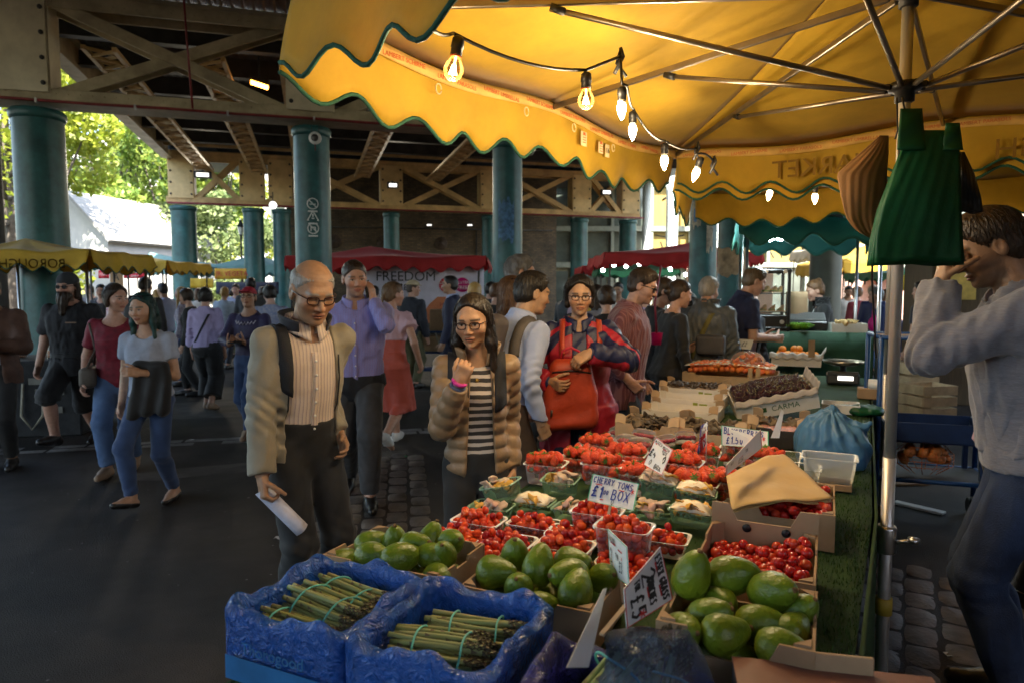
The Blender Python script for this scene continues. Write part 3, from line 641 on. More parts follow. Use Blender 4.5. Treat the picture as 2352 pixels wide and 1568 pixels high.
for px,l in((1482,'pale round column before the yellow panels beside the truss end'),(1540,'pale round column before the yellow panels behind the canopy corner'),(1641,'pale round column just past the poster column'),(1690,'slightly wider pale round column past the poster column')):
 r_=.19 if px in(1482,1641)else.27
 rt=empty('pale_column',(gx(px,31.5),31.5,0),0,l,'column','pale columns of the glazed building');rt['kind']='thing';mb=MB();mb.lathe([(r_*1.1,0),(r_*1.1,.3),(r_,.34),(r_,9)],n=28);mb.build('shaft',m_pale,rt);mb=MB();mb.lathe([(r_+.1,9),(r_+.1,9.2)],n=24);mb.build('capital',m_pale,rt)
 #street beyond on the left: buildings and trees
def gable_house(name,x,y,w,d,h,rh,label,mw,mr,rz=0,wins=()):
 rt=empty(name,(x,y,0),rz,label,'building');mb=MB();mb.box((0,0,h/2),(w,d,h));mb.add([(-w/2,-d/2,h),(w/2,-d/2,h),(0,-d/2,h+rh),(-w/2,d/2,h),(w/2,d/2,h),(0,d/2,h+rh)],[[0,1,2],[4,3,5]]);mb.build('wall',mw,rt)
 mb=MB()
 for sx in(-1,1):mb.sheet(lambda u,v:(sx*(w/2+.25)*(1-u),-d/2-.2+(d+.4)*v,h-.12+(rh+.14)*u),1,1,.12,False)
 mb.build('roof',mr,rt)
 for(wx,wz,ww,wh)in wins:
  mb=MB();mb.box((wx,-d/2-.02,wz),(ww+.2,.1,wh+.2));o=mb.build('window',mw,rt);mb=MB();mb.box((wx,-d/2-.06,wz),(ww,.06,wh));mb.build('pane',m_glass,o)
 return rt
m_render=M('white render',(.5,.48,.44),.8,var=.08,scale=2);m_slate=M('pale slate roof',(.33,.32,.3),.7,var=.15,scale=6)
gable_house('white_house',gx(226,30),33,3.9,7,3.8,2.0,'white rendered house with a steep gable under the trees',m_render,m_slate,R(-14),((-.9,2.9,.7,.5),(.8,2.9,.7,.4),(.8,1.2,.8,1.0)))
rt=empty('office_block',(-20,78,0),0,'pale office block far behind the trees','building');mb=MB();mb.box((0,0,9),(70,8,18));mb.build('wall',M('pale stone',(.5,.49,.46),.8),rt)
for i in range(22):
 for j in range(4):
  mb=MB();mb.box((-33+i*3.1,-4.03,2.5+j*4),(1.5,.1,2.3));mb.build('window',m_glass,rt)
rt=empty('terrace_block',(34,62,0),0,'brick terrace far behind the market on the open side','building');mb=MB();mb.box((0,0,6),(40,8,12));mb.build('wall',M('buff brick',(.4,.3,.2),.85,var=.2,scale=3),rt)
for i in range(12):
 for j in range(3):mb=MB();mb.box((-18+i*3.2,-4.03,2.2+j*3.4),(1.4,.1,2));mb.build('window',m_glass,rt)
def leafmat(name,c1,c2):
 m=bpy.data.materials.new(name);m.use_nodes=True;nt=m.node_tree;L=nt.links;b=nt.nodes['Principled BSDF'];out=nt.nodes['Material Output']
 g=nd(nt,'ShaderNodeNewGeometry');rp=nd(nt,'ShaderNodeValToRGB');L.new(g.outputs['Random Per Island'],rp.inputs[0]);rp.color_ramp.elements[0].color=rgb(c1);rp.color_ramp.elements[1].color=rgb(c2)
 L.new(rp.outputs[0],b.inputs['Base Color']);b.inputs['Roughness'].default_value=.5;tr=nd(nt,'ShaderNodeBsdfTranslucent');L.new(rp.outputs[0],tr.inputs[0]);ms=nd(nt,'ShaderNodeMixShader');ms.inputs[0].default_value=.5
 L.new(b.outputs[0],ms.inputs[1]);L.new(tr.outputs[0],ms.inputs[2]);L.new(ms.outputs[0],out.inputs['Surface']);return m
m_leafy=leafmat('yellow green leaves',(.2,.26,.016),(.38,.4,.05));m_leafg=leafmat('mid green leaves',(.11,.2,.03),(.3,.36,.06));m_leafd=leafmat('grey green leaves',(.14,.2,.07),(.28,.33,.13))
m_bark=M('grey bark',(.11,.09,.07),.9,var=.3,bump=.5,bscale=18)
def tree(x,y,h,cr,z0,n,mat,label,seed,leaf=.17,lobes=16):
 rt=empty('tree',(x,y,0),0,label,'tree','trees beyond the market');r=np.random.default_rng(seed)
 mb=MB();mb.tube([(0,0,0),(.05,.05,h*.25),(-.1,0,h*.5),(0,.1,h*.8)],[h*.026,h*.02,h*.014,h*.004],9)
 C=[]
 for i in range(lobes):
  a=r.uniform(0,6.28);t=r.uniform(0,1);rr=cr*(.25+.6*math.sin(math.pi*(t*.8+.15)))*r.uniform(.5,1);c=np.array([rr*math.cos(a),rr*math.sin(a),z0+(h-z0)*t]);C.append((c,cr*r.uniform(.25,.45)))
  mb.tube([(0,0,h*(.25+.3*t)),tuple(c*.55+np.array([0,0,z0*.3])),tuple(c)],[h*.009,h*.006,h*.002],5,False)
 mb.build('trunk',m_bark,rt)
 k=r.integers(0,lobes,n);cc=np.array([c for c,_ in C])[k];cs=np.array([s for _,s in C])[k]
 d=r.normal(size=(n,3));d/=np.linalg.norm(d,axis=1,keepdims=True);P=cc+d*(cs*r.uniform(.35,1.05,n)**.6)[:,None]*np.array([1,1,.8])
 a=r.normal(size=(n,3));a/=np.linalg.norm(a,axis=1,keepdims=True);b=np.cross(a,r.normal(size=(n,3)));b/=np.linalg.norm(b,axis=1,keepdims=True);s=leaf*r.uniform(.6,1.4,n)[:,None]
 V=np.stack([P-a*s,P-b*s*.55,P+a*s,P+b*s*.55],1).reshape(-1,3);np_object('crown',V,np.arange(n*4).reshape(-1,4),mat,rt,smooth=False)
 return rt
tree(gx(35,24),24,12,4.2,2.2,12000,m_leafy,'bright yellow green tree close behind the slim dark post',1,.13)
tree(gx(250,40),41,15,4.6,3.6,12000,m_leafg,'tall loose green tree behind the white house roof line',2,.16)
tree(gx(390,36),37,11.5,4.4,3.2,12000,m_leafg,'broad green tree behind the corner column of the far truss',3,.16)
tree(gx(130,44),58,14,5.5,3,9000,m_leafg,'dark green tree half hidden by the thick teal column',4,.2)
tree(gx(520,38),37,10.0,4.0,1.4,12000,m_leafd,'grey green tree between the far truss columns',5,.15)
tree(gx(500,60),58,14,6,3,9000,m_leafy,'pale sunlit tree furthest down the street',6,.2)
p=at(553,530,27);rt=empty('street_lamp',(p.x,27,0),0,'old fashioned black lantern on a post among the trees','street lamp');mb=MB();mb.lathe([(.09,0),(.06,.6),(.04,.8),(.035,p.z-.25),(.06,p.z-.2)],n=12);mb.build('post',m_black,rt)
mb=MB();mb.lathe([(.06,p.z-.2),(.13,p.z+.15),(.15,p.z+.17),(.08,p.z+.3),(.02,p.z+.42)],n=6,smooth=False);mb.build('lantern',m_black,rt);mb=MB();mb.lathe([(.075,p.z-.15),(.13,p.z+.12)],n=6,smooth=False);mb.build('lantern_glass',M('lantern glass',(.6,.6,.55),.2),rt)
for nm,c,sz,l in(('hall_wall',(9.6,-2.6,3.2),(.5,18.2,6.4),'added unseen brick wall darkening the hall behind the fruit seller'),('hall_wall',(.5,-11,3.2),(18,.5,6.4),'added unseen brick wall darkening the near end of the hall')):  # two walls added out of view to block light and darken the hall
 mb=MB();mb.box((0,0,0),sz);o=mb.build(nm,M('dark hall brick',(.1,.07,.05),.85,var=.3));o.location=c;tag(o,l,'wall',kind='thing')
 #fabrics
def fabric(name,base,trl=.28,rough=.75,var=.1,dirt=.25):return M(name,base,rough,var=var,scale=3,bump=.18,bscale=14,translucent=trl,dirt=dirt,dscale=1.1,tint=tuple(x*.45 for x in base),sheen=.1)
m_yel=fabric('yellow canvas',(.66,.41,.03),dirt=.4);m_teal_c=fabric('teal canvas',(.02,.13,.11));m_redc=fabric('red canvas',(.5,.03,.03),.3);m_greenc=fabric('green canvas',(.03,.2,.09));m_palebl=fabric('pale blue green canvas',(.22,.42,.42),.3);m_whitec=fabric('cream canvas',(.78,.7,.52),.4)
m_trim=M('dark green binding tape',(.02,.1,.06),.8,var=.3,scale=20,bump=.4,bscale=150)
m_text=M('dark olive lettering',(.24,.13,.012),.8,var=.1)
m_tape=M('faded woven tape',(.66,.4,.11),.8,var=.12,scale=12);m_tapet=M('faded red print',(.55,.14,.04),.8)
m_mast=M('satin steel tube',(.62,.6,.57),.4,.75,var=.15,scale=3,stretch=(1,1,.1));m_rib=M('bronze anodised tube',(.28,.24,.2),.35,.9,var=.15)
def lerp(a,b,t):return a+(b-a)*t
def umbrella(cor,zt,apex,vh,label,mat,trim=m_trim,per=.3,amp=.036,skip=(),cat='market umbrella',seed=0,valance_mat=None,nv=10,mast=True,zs=None):
 """square parasol. cor = four corners (x, y) anticlockwise from the near one; apex (x, y, z)"""
 A=Vector(apex);C=[Vector((x,y,zs[i]if zs else zt))for i,(x,y)in enumerate(cor)];root=empty('market_umbrella',(A.x,A.y,0),0,label,cat);rr=random.Random(seed)
 mb=MB()
 for e in range(4):
  a,b=C[e],C[(e+1)%4]
  def fn(u,v):
   p=lerp(A,lerp(a,b,u),v);sag=.045*v*math.sin(math.pi*((u*2)%1))**2+.05*math.sin(math.pi*v);return p-Vector((0,0,sag))
  mb.sheet(fn,28,nv,.003)
 cn=mb.build('canopy',mat,root,True)
 for e in range(4):
  if e in skip:continue
  a,b=C[e],C[(e+1)%4];L=(b-a).length;n=max(12,int(L/per*10));d=(b-a).normalized();out=Vector((d.y,-d.x,0))
  if out.dot((a+b)/2-A)<0:out=-out
  ph=rr.uniform(0,6)
  def hem(u):return vh+amp*math.cos(2*math.pi*u*round(L/per))*-1
  def fn(u,v):
   p=lerp(a,b,u)-Vector((0,0,.045*math.sin(math.pi*((u*2)%1))**2));w=.018*math.sin(u*L*5.3+ph)*v+.012*math.sin(u*L*13+ph)*v*v;return p+out*(.006+.05*v+w)-Vector((0,0,hem(u)*v))
  mb=MB();mb.sheet(fn,n,5,.003);va=mb.build('valance',valance_mat or mat,root,True)
  if trim is not None:
   mb=MB();mb.tube([fn(i/n,1)for i in range(n+1)],.0075 if per<.5 else.01,6);mb.build('hem_binding',trim,va);va.children[0].location=(0,0,0)if va.children else None
   ob=kids(va)[-1];ob.data.transform(Matrix.Translation(-root.matrix_basis.translation))
 return root,A,C
def umbrella_frame(root,A,C,zhub,zlow,rmast=.0195,zb=0,frac=.6):
 P=[]
 for e in range(4):P+=[C[e],(C[e]+C[(e+1)%4])/2]
 mb=MB();mb.tube([(A.x,A.y,zb),(A.x,A.y,1.0)],rmast*1.12,20);mb.tube([(A.x,A.y,1.0),(A.x,A.y,A.z-.02)],rmast,20);mb.build('mast',m_mast,root,True)
 for nm,z in(('upper_hub',zhub),('lower_hub',zlow)):
  mb=MB();mb.lathe([(rmast+.004,-.05),(rmast+.012,-.045),(rmast+.012,-.012),(.05,-.008),(.055,.0),(.05,.018),(rmast+.006,.022)],(A.x,A.y,z),n=24)
  for k in range(8):an=k*math.pi/4;mb.box((A.x+.055*math.cos(an),A.y+.055*math.sin(an),z+.004),(.03,.014,.02),an,.003)
  mb.build(nm,m_black,root,True)
 for p in P:
  q=p-Vector((0,0,.03));h=Vector((A.x,A.y,zhub));d=(q-h);d2=Vector((d.x,d.y,0)).normalized()*.06
  mb=MB();mb.beam(h+d2,q,.016,.026,bev=.003);r_=mb.build('rib',m_rib,root,True);m_=h+d*frac;lo=Vector((A.x,A.y,zlow))+d2
  mb=MB();mb.tube([lo,m_-Vector((0,0,.02))],.0095,10);mb.build('strut',m_rib,root,True)
  mb=MB();mb.tube([m_+(lo-m_).normalized()*.05-Vector((0,0,.02)),m_-Vector((0,0,.014))],.014,8);mb.build('end_fitting',m_black,root,True)
  #the big yellow umbrella over the stall
NL,FL,FR,NR=(-.70,2.26),(1.09,4.63),(3.6,2.95),(1.42,.22)
umb,UA,UC=umbrella([NL,FL,FR,NR],2.53,(1.365,2.43,2.93),.245,'big yellow canvas umbrella with scalloped valance sheltering the fruit stall',m_yel,seed=3)
umbrella_frame(umb,UA,UC,2.62,2.30)
def on_edge(a,b,u,drop,inset=.012):
 a=Vector(a+(2.53,));b=Vector(b+(2.53,));d=(b-a).normalized();inn=Vector((-d.y,d.x,0));m=Vector((UA.x,UA.y,0))-a
 if inn.dot(m)<0:inn=-inn
 return lerp(a,b,u)+inn*inset-Vector((0,0,drop+.045*math.sin(math.pi*((u*2)%1))**2)),d,inn
for nm,a,b,txts in(('edge_tape',NL,FL,1),('edge_tape',FL,FR,1)):
 mb=MB();mb.sheet(lambda u,v:on_edge(a,b,u,.012+.045*v)[0],60,1,.002);t=mb.build(nm,m_tape,umb,True)
 for k in range(9):
  mb=MB();u=.06+k*.1;p,d,inn=on_edge(a,b,u,.035,.0145);lettering(mb,('LAMBERT UMBRELLAS','LAMBERT SCHIRME','LAMBERT PARASOLS')[k%3],.026,p,d if inn.dot(Vector((d.y,-d.x,0)))>0 else-d,(0,0,1),.0006)
  o=mb.build('lettering',m_tapet,t);o.data.transform(Matrix.Translation(-umb.matrix_basis.translation))
p,d,inn=on_edge(FL,FR,.5,.15,-.012);mb=MB()
for u,w in((.3,'MARKET'),(.7,'BOROUGH')):
 p,d,inn=on_edge(FL,FR,u,.155,-.038);vs,fs=textmesh(w,.15,.0008);mb.add([p-d*(-x)+Vector((0,0,y))+inn*(z+.045)for x,y,z in[(-x,y,z)for x,y,z in vs]],fs,False)
mb.build('valance_lettering',m_text,umb,True)
for u in(.22,.42,.56,.7):
 p,d,inn=on_edge(NL,FL,u,.08,.02);mb=MB();mb.tube([p+d*.016*math.cos(t*.5)+Vector((0,0,.02*math.sin(t*.5)-.01))for t in range(13)],.0028,6);mb.build('ring',M('cream plastic',(.7,.55,.3),.5),umb,True)
for u,w,h,tx in((.60,.06,.075,''),(.66,.05,.06,''),(.685,.045,.07,'16')):
 p,d,inn=on_edge(NL,FL,u,.115,.008);mb=MB();mb.add([p-d*w/2-Vector((0,0,h/2)),p+d*w/2-Vector((0,0,h/2)),p+d*w/2+Vector((0,0,h/2)),p-d*w/2+Vector((0,0,h/2))],[[0,1,2,3]],False)
 lb=mb.build('care_label',M('care label cloth',(.75,.6,.35),.8),umb,True);mb=MB()
 if tx:lettering(mb,tx,.04,p+inn*.002,d,(0,0,1),.0005)
 else:
  for q in range(4):mb.box(p+inn*.003+Vector((0,0,.02-q*.013)),(.03,.001,.004),math.atan2(d.y,d.x))
  mb.beam(p+inn*.002+Vector((0,0,.02)),p+inn*.003+Vector((0,0,.033)),.02,.002)
 o=mb.build('label_print',m_tapet if not tx else m_black,lb);o.data.transform(Matrix.Translation(-umb.matrix_basis.translation))
mb=MB();zc=.70
mb.lathe([(.03,-.05),(.034,-.045),(.034,.04),(.03,.05)],(UA.x,UA.y,zc),n=20);mb.tube([(UA.x+.02,UA.y-.03,zc),(UA.x+.07,UA.y-.05,zc+.01)],.008,8);mb.lathe([(.001,0),(.02,.004),(.02,.02),(.001,.024)],(UA.x+.07,UA.y-.05,zc),n=10);mb.build('height_clamp',m_alu,umb,True)
mb=MB();mb.lathe([(.0275,-.03),(.029,-.03),(.029,.03),(.0275,.03)],(UA.x,UA.y,.45),n=20);mb.build('tape_band',M('mustard tape',(.4,.28,.03),.6),umb,True)
mb=MB();mb.box((UA.x,UA.y,.03),(.5,.5,.05),R(-25),.01);mb.build('base_plate',m_steel,umb,True)
umb2,UA2,UC2=umbrella([(1.15,4.78),(1.72,6.5),(4.3,5.0),(3.7,3.1)],2.5,(2.7,4.9,2.9),.25,'second yellow umbrella just behind the big one, frayed at its corner',m_yel,seed=5)
umbrella_frame(umb2,UA2,UC2,2.70,2.38)
#string of bulbs
m_fil=M('hot filament',(1,.8,.4),emit=(1,.62,.22),estr=24);m_bulbglass=clearplastic('clear bulb glass',(.22,.15,.07),.02,.03)
m_candle=M('lit frosted bulb',(1,.9,.7),emit=(1,.8,.5),estr=9)
def bulb(px,py,Y,size,kind,label,power,tilt=(0,0)):
 p=at(px,py,Y);rt=empty('light_bulb',p,0,label,'light bulb','bulbs on the festoon cable');rt.rotation_euler=(R(tilt[0]),R(tilt[1]),0);s=size
 mb=MB();z=.9*s if kind=='clear' else.85*s
 mb.lathe([(.40*s,z),(.42*s,z+.1*s),(.40*s,z+.5*s),(.46*s,z+.55*s),(.42*s,z+1.15*s),(.25*s,z+1.3*s),(.0,z+1.3*s)],n=18);mb.build('socket',m_black,rt)
 if kind=='clear':
  mb=MB();mb.lathe([(0,-.78*s),(.3*s,-.74*s),(.58*s,-.5*s),(.7*s,-.1*s),(.66*s,.2*s),(.5*s,.5*s),(.37*s,.75*s),(.34*s,.95*s)],n=24);mb.build('glass_envelope',m_bulbglass,rt)
  mb=MB();mb.tube([(-.22*s,0,-.35*s),(-.14*s,.02*s,.25*s),(-.02*s,0,-.4*s),(.1*s,0,.28*s),(.2*s,0,-.35*s)],.085*s,6);mb.tube([(0,0,.25*s),(0,0,.9*s)],.05*s,6);mb.build('filament',m_fil,rt)
  mb=MB();mb.lathe([(.36*s,.78*s),(.4*s,.8*s),(.4*s,.92*s)],n=18);mb.build('collar',M('orange bulb collar',(.5,.1,.02),.4),rt)
 else:
  mb=MB();mb.lathe([(0,-1.05*s),(.14*s,-.9*s),(.34*s,-.45*s),(.45*s,0),(.45*s,.3*s),(.34*s,.6*s)],n=20);mb.build('frosted_envelope',m_candle,rt)
  mb=MB();mb.lathe([(.34*s,.55*s),(.4*s,.6*s),(.4*s,.88*s)],n=18);mb.build('collar',m_white,rt)
 l=bpy.data.lights.new('bulb_light','POINT');l.energy=power;l.color=(1,.76,.45);l.shadow_soft_size=.03;lo=bpy.data.objects.new('bulb_light',l);COL.objects.link(lo);lo.location=(0,0,-1.35*s);setparent(lo,rt)
 if kind=='clear':kids(rt)[1].visible_shadow=True
 return p+Vector((0,0,s*2.1))
BP=5.0*BULB
tops=[bulb(1042,160,2.05,.043,'clear','clear filament bulb nearest the scalloped outer flap',BP*.8,(0,10)),bulb(1346,230,2.4,.042,'clear','clear filament bulb hanging beside the black strut end',BP*.8,(0,0)),bulb(1428,252,2.45,.036,'candle','white candle bulb hanging from the clip on the strut',BP*.7),bulb(1453,302,2.75,.036,'candle','white candle bulb just below the strut clip one',BP*.7),bulb(1526,372,3.25,.040,'candle','white candle bulb alone halfway to the far corner',BP*.7,(0,0)),bulb(1598,400,3.45,.040,'candle','tilted white candle bulb under the cable clip at the far corner',BP*.7,(0,18)),bulb(1767,447,4.72,.042,'candle','tilted candle bulb of the second umbrella nearest the market lettering',BP*.7,(0,10)),bulb(1872,455,4.8,.042,'candle','candle bulb of the second umbrella nearest the brown bags',BP*.7)]
def sag(a,b,s,n=8):return[lerp(Vector(a),Vector(b),i/n)-Vector((0,0,s*4*(i/n)*(1-i/n)))for i in range(n+1)]
c0=at(965,40,1.85);cl1=at(1425,130,2.5);cl2=at(1602,340,3.5);cl3=at(1640,372,3.6);up=Vector((0,0,.012))
path=sag(c0,tops[0]+up,.02)+sag(tops[0]+up,tops[1]+up,.03)+sag(tops[1]+up,cl1,.0)+sag(cl1,tops[2]+up,.0,4)+sag(tops[2]+up+Vector((.02,.02,0)),tops[3]+up,.02,4)+sag(tops[3]+up,tops[4]+up,.03)+sag(tops[4]+up,cl2,.02)+sag(cl2,tops[5]+up,0,4)+sag(tops[5]+up,cl3,-.02,4)
mb=MB();mb.tube(path,.0055,7);tag(mb.build('festoon_cable',m_black),'black festoon cable sagging between the bulbs under the big yellow umbrella','cable')
d_=Vector((.05,.15,.0));path=sag(at(1680,410,4.55),tops[6]+up,.03)+sag(tops[6]+up,tops[7]+up,.05)+sag(tops[7]+up,at(1960,430,4.9),.02)
mb=MB();mb.tube(path,.0055,7);tag(mb.build('festoon_cable',m_black),'black festoon cable under the second yellow umbrella','cable')
for p,l in((cl1,'black clip with a red end holding the cable to the strut'),(cl2,'black spring clip holding the cable at the far corner rib'),(cl3,'open black clip hanging free beside the far corner')):
 rt=empty('cable_clip',p,0,l,'clip','clips on the festoon cable');mb=MB();mb.tube([(0,0,.03),(.01,0,0),(-.02,0,-.06)],.007,7);mb.tube([(0,0,.02),(-.012,.01,-.02),(.022,.0,-.07)],.006,7);mb.build('jaw',m_black,rt)
 #bags hanging at the mast
def hung_sheets(name,label,cat,outline,Y,n,dy,mat,fan,bulge,seed,partname,th=.0022,group=None):
 """a pad of flat bags hanging one behind another; outline = [(py, px left, px right), ...] of the front one"""
 rr=random.Random(seed);p0=at((outline[0][1]+outline[0][2])/2,outline[0][0],Y);rt=empty(name,p0,0,label,cat)
 ys=[o[0]for o in outline]
 def fn_for(k):
  f=k/max(1,n-1);o1=rr.uniform(-1,1)
  def fn(u,v):
   py=ys[0]+(ys[-1]-ys[0])*v;l=np.interp(py,ys,[o[1]for o in outline]);r=np.interp(py,ys,[o[2]for o in outline]);px=l+(r-l)*u-fan[0]*f*v*(1-u)**2+o1*2*v
   w=bulge*math.sin(math.pi*min(1,v*1.2))*math.sin(math.pi*u)+.0025*math.sin(u*13+v*4+o1*3)*v+.004*math.sin(u*5+v*7+k+o1)*v+.0015*math.sin(u*37+v*11+k)
   return at(px,py+fan[1]*f*v+3*math.sin(u*9+k)*v,Y+dy*k-w)
  return fn
 for k in range(n):
  mb=MB();mb.sheet(fn_for(k),26,22,th);mb.build(partname,mat,rt,True)
 return rt
m_gbag=M('green carrier plastic',(.006,.085,.03),.45,var=.35,scale=3,bump=.5,bscale=16,translucent=.18)
m_bbag=M('brown kraft paper',(.26,.13,.045),.75,var=.18,scale=5,bump=.25,bscale=18,translucent=.15)
gb=hung_sheets('carrier_bag_pad','pad of green plastic carrier bags hanging from the mast','carrier bags',[(300,2090,2200),(335,2075,2203),(400,2052,2205),(470,2028,2207),(540,2015,2210),(600,2012,2213)],2.27,9,.007,m_gbag,(20,9),.02,1,'bag')
for l,r,t,b in((2068,2118,250,345),(2172,2204,283,345)):
 mb=MB();mb.sheet(lambda u,v:at(l+(r-l)*u+(-8+16*u)*v,t+(b-t)*v,2.262-.006*math.sin(3.1*u)-.003*v+.004*math.sin(v*9+u*3)),8,8,.002);mb.build('handle',m_gbag,gb,True)
mb=MB();mb.tube([at(2072,225,2.33),at(2080,262,2.27),at(2095,275,2.26)],.003,6);mb.tube([at(2060,225,2.33),at(2062,300,2.31),at(2056,320,2.31)],.003,6);mb.build('hook',m_black,gb,True)
hung_sheets('paper_bag_pad','fanned pad of brown paper bags hanging beside the mast','paper bags',[(312,2022,2040),(355,1972,2040),(400,1921,2036),(450,1930,2034),(500,1942,2030),(530,1965,2026),(545,1995,2018)],2.38,9,.008,m_bbag,(-14,-6),.03,2,'paper_bag')
hung_sheets('black_bag_pad','dark bin bags hanging behind the green carrier bags','bags',[(350,2195,2215),(400,2190,2238),(450,2190,2252),(486,2195,2258)],2.37,3,.02,M('black bag film',(.012,.014,.018),.35,bump=.4,bscale=20),(6,4),.04,3,'bag')
mb=MB();mb.tube([at(2005,540,2.5),at(2003,640,2.6),at(2012,820,2.9)],.004,6);tag(mb.build('dangling_string',m_black),'thin black string hanging below the brown paper bags','string')
#stalls further off
def parasol(px0,px1,yh,yt,yp,Y,depth,mat,label,pxp=None,per=.3,amp=.04,dx=0,trim=None,rx=0):
 """a distant canopy: hem yh, shoulder yt, peak yp in the picture at distance Y; real depth in metres behind it"""
 a,b=at(px0,yt,Y),at(px1,yt,Y+rx);vh=(at(px0,yt,Y)-at(px0,yh,Y)).z;pk=at(pxp or(px0+px1)/2,yp,Y+depth/2);k=Vector((dx,depth,0))
 r_,A,C=umbrella([(a.x,a.y),((a+k).x,(a+k).y),((b+k).x,(b+k).y),(b.x,b.y)],a.z,(pk.x,pk.y,max(pk.z,a.z+.12)),vh,label,mat,trim,per,amp,cat='stall canopy',nv=6,zs=[a.z,a.z,b.z,b.z])
 for c in C:mb=MB();mb.tube([(lerp(c,A,.06).x,lerp(c,A,.06).y,0),lerp(c,A,.06)-Vector((0,0,.05))],.02,8);mb.build('pole',m_steel if Y>9 else m_alu,r_,True)
 return r_
s1=parasol(-160,206,612,572,548,8.7,1.5,m_yel,'nearest yellow canopy of the road with dark reversed lettering',pxp=60,trim=m_trim)
mb=MB();p=at(75,607,8.62);vs,fs=textmesh('BOROUGH',.17,.001);mb.add([p+Vector((-x,z*0-.012,y))for x,y,z in vs],fs,False);mb.build('valance_lettering',m_text,s1,True)
parasol(205,262,613,590,576,13.5,1.4,m_teal_c,'small teal canopy between the two yellow ones of the road')
parasol(262,384,622,598,587,15.5,2.2,m_yel,'farther yellow canopy of the road beside the red banners',trim=m_trim)
parasol(312,470,628,610,580,24,4,m_palebl,'pale blue green pavilion behind the corner column',pxp=345);parasol(470,640,628,612,584,25,4,m_palebl,'pale blue green pavilion between the far columns',pxp=585)
def banner(px0,px1,y0,y1,Y,base,lines,label,tcol,name='banner',tilt=0,txt_h=.5):
 a,b,c,d=at(px0,y1,Y),at(px1,y1,Y+tilt),at(px1,y0,Y+tilt),at(px0,y0,Y);rt=empty(name,(a+b)/2,0,label,'banner');n=Vector((0,-.006,0))
 mb=MB();mb.sheet(lambda u,v:lerp(lerp(a,b,u),lerp(d,c,u),v)+Vector((0,.02*math.sin(u*9),0)),16,3,.006);mb.build('cloth',M(name+' cloth '+label[:12],base,.7,var=.1),rt,True)
 mb=MB();H=(d-a).z
 for tx,u,v,s in lines:
  o=lerp(lerp(a,b,u),lerp(d,c,u),v)+Vector((0,-.028,0));lettering(mb,tx,H*s,o,b-a,(0,0,1),.001)
 if lines:mb.build('lettering',M('letters '+label[:12],tcol,.6),rt,True)
 return rt
banner(226,250,622,640,17.5,(.45,.02,.04),[('FISH',.5,.5,.5)],'small red banner under the teal canopy',(.7,.6,.55))
banner(284,338,618,640,17.8,(.55,.015,.04),[('FRESH',.5,.65,.35),('DAILY',.5,.25,.3)],'long red banner under the farther yellow canopy',(.75,.7,.68))
banner(493,566,617,642,19.5,(.6,.33,.03),[('JR. VEGETA',.55,.5,.6)],'yellow banner with red lettering between the far columns',(.5,.03,.03))
banner(437,490,640,662,19.8,(.5,.33,.02),[],'plain mustard banner low beside the corner column',(0,0,0))
banner(496,640,648,676,21,(.02,.025,.05),[],'dark navy screen behind the walkers under the yellow banner',(0,0,0));
rt=empty('hanging_sign',at(268,640,15),0,'brown sign board with a letter hanging under the teal canopy','sign');mb=MB();mb.box((0,0,0),(.27,.03,.34));mb.build('board',M('tan board',(.33,.2,.09),.7),rt);mb=MB();lettering(mb,'A',.2,(0,-.018,.02),(1,0,0),(0,0,1));mb.build('lettering',m_black,rt)
rt=empty('produce_table',(gx(50,7.6),7.8,0),R(12),'dark cloth covered produce table under the nearest yellow canopy','table');mb=MB();mb.box((-.35,0,.42),(1.9,.9,.84),bev=.02);mb.build('cloth',M('charcoal cloth',(.025,.027,.03),.85,var=.3),rt)
for dx_,dz,w,tx in((.28,.62,.36,'MARKET'),(.3,.5,.28,'FRESH'),(.32,.3,.2,'')):
 mb=MB();mb.box((dx_,-.46,dz),(w,.012,.07));c_=mb.build('paper_notice',M('grey notice',(.2,.2,.18),.8),rt)
mb=MB();mb.tube([(.05,-.47,.6),(.03,-.5,.25),(.13,-.5,.1),(.24,-.5,.25),(.24,-.47,.6)],.013,7);mb.build('rope_loop',M('pale rope',(.4,.38,.3),.9),rt)
for k,(dx_,dy_)in enumerate(((-.9,0),(-.45,.1),(.05,-.1))):
 r2=empty('glass_jar',Vector(rt.location)+Vector((dx_*.98+.3,dy_-.15,.842)),0,['glass jar nearest the frame of the dark produce table','glass jar in the middle of the dark produce table','glass jar at the road end of the dark produce table'][k],'jar','jars on the dark table');mb=MB();mb.lathe([(.05,0),(.055,.02),(.055,.13),(.04,.16)],n=16);mb.build('jar_body',clearplastic('jar glass',(.8,.85,.8),.15),r2);mb=MB();mb.lathe([(.045,.155),(.045,.18),(0,.182)],n=16);mb.build('lid',m_darkmetal,r2);mb=MB();mb.lathe([(0,.004),(.045,.006),(.045,.1),(0,.105)],n=14);mb.build('contents',M('amber preserve',(.4,.12,.02),.4),r2)
bk=parasol(655,1116,617,588,566,13.2,2.0,m_redc,'long red canopy of the bakery stall behind the hat wearer',pxp=850,per=.36,amp=.045,rx=.2)
Yb=13.6;rt=empty('bakery_banner',at(950,740,Yb),0,'white and orange printed banner of the bakery stall','banner');a,b=at(835,742,Yb),at(1112,742,Yb+.15);zt=at(960,600,Yb).z
m_ban=M('white banner vinyl',(.62,.6,.72),.45,var=.06,bump=.2,bscale=6)
mb=MB();mb.sheet(lambda u,v:lerp(a,b,u)+Vector((0,.02*math.sin(u*16),(zt-a.z)*v)),30,4,.006);mb.build('vinyl',m_ban,rt,True)
def bpt(px,py,off=-.03):return at(px,py,Yb+off)
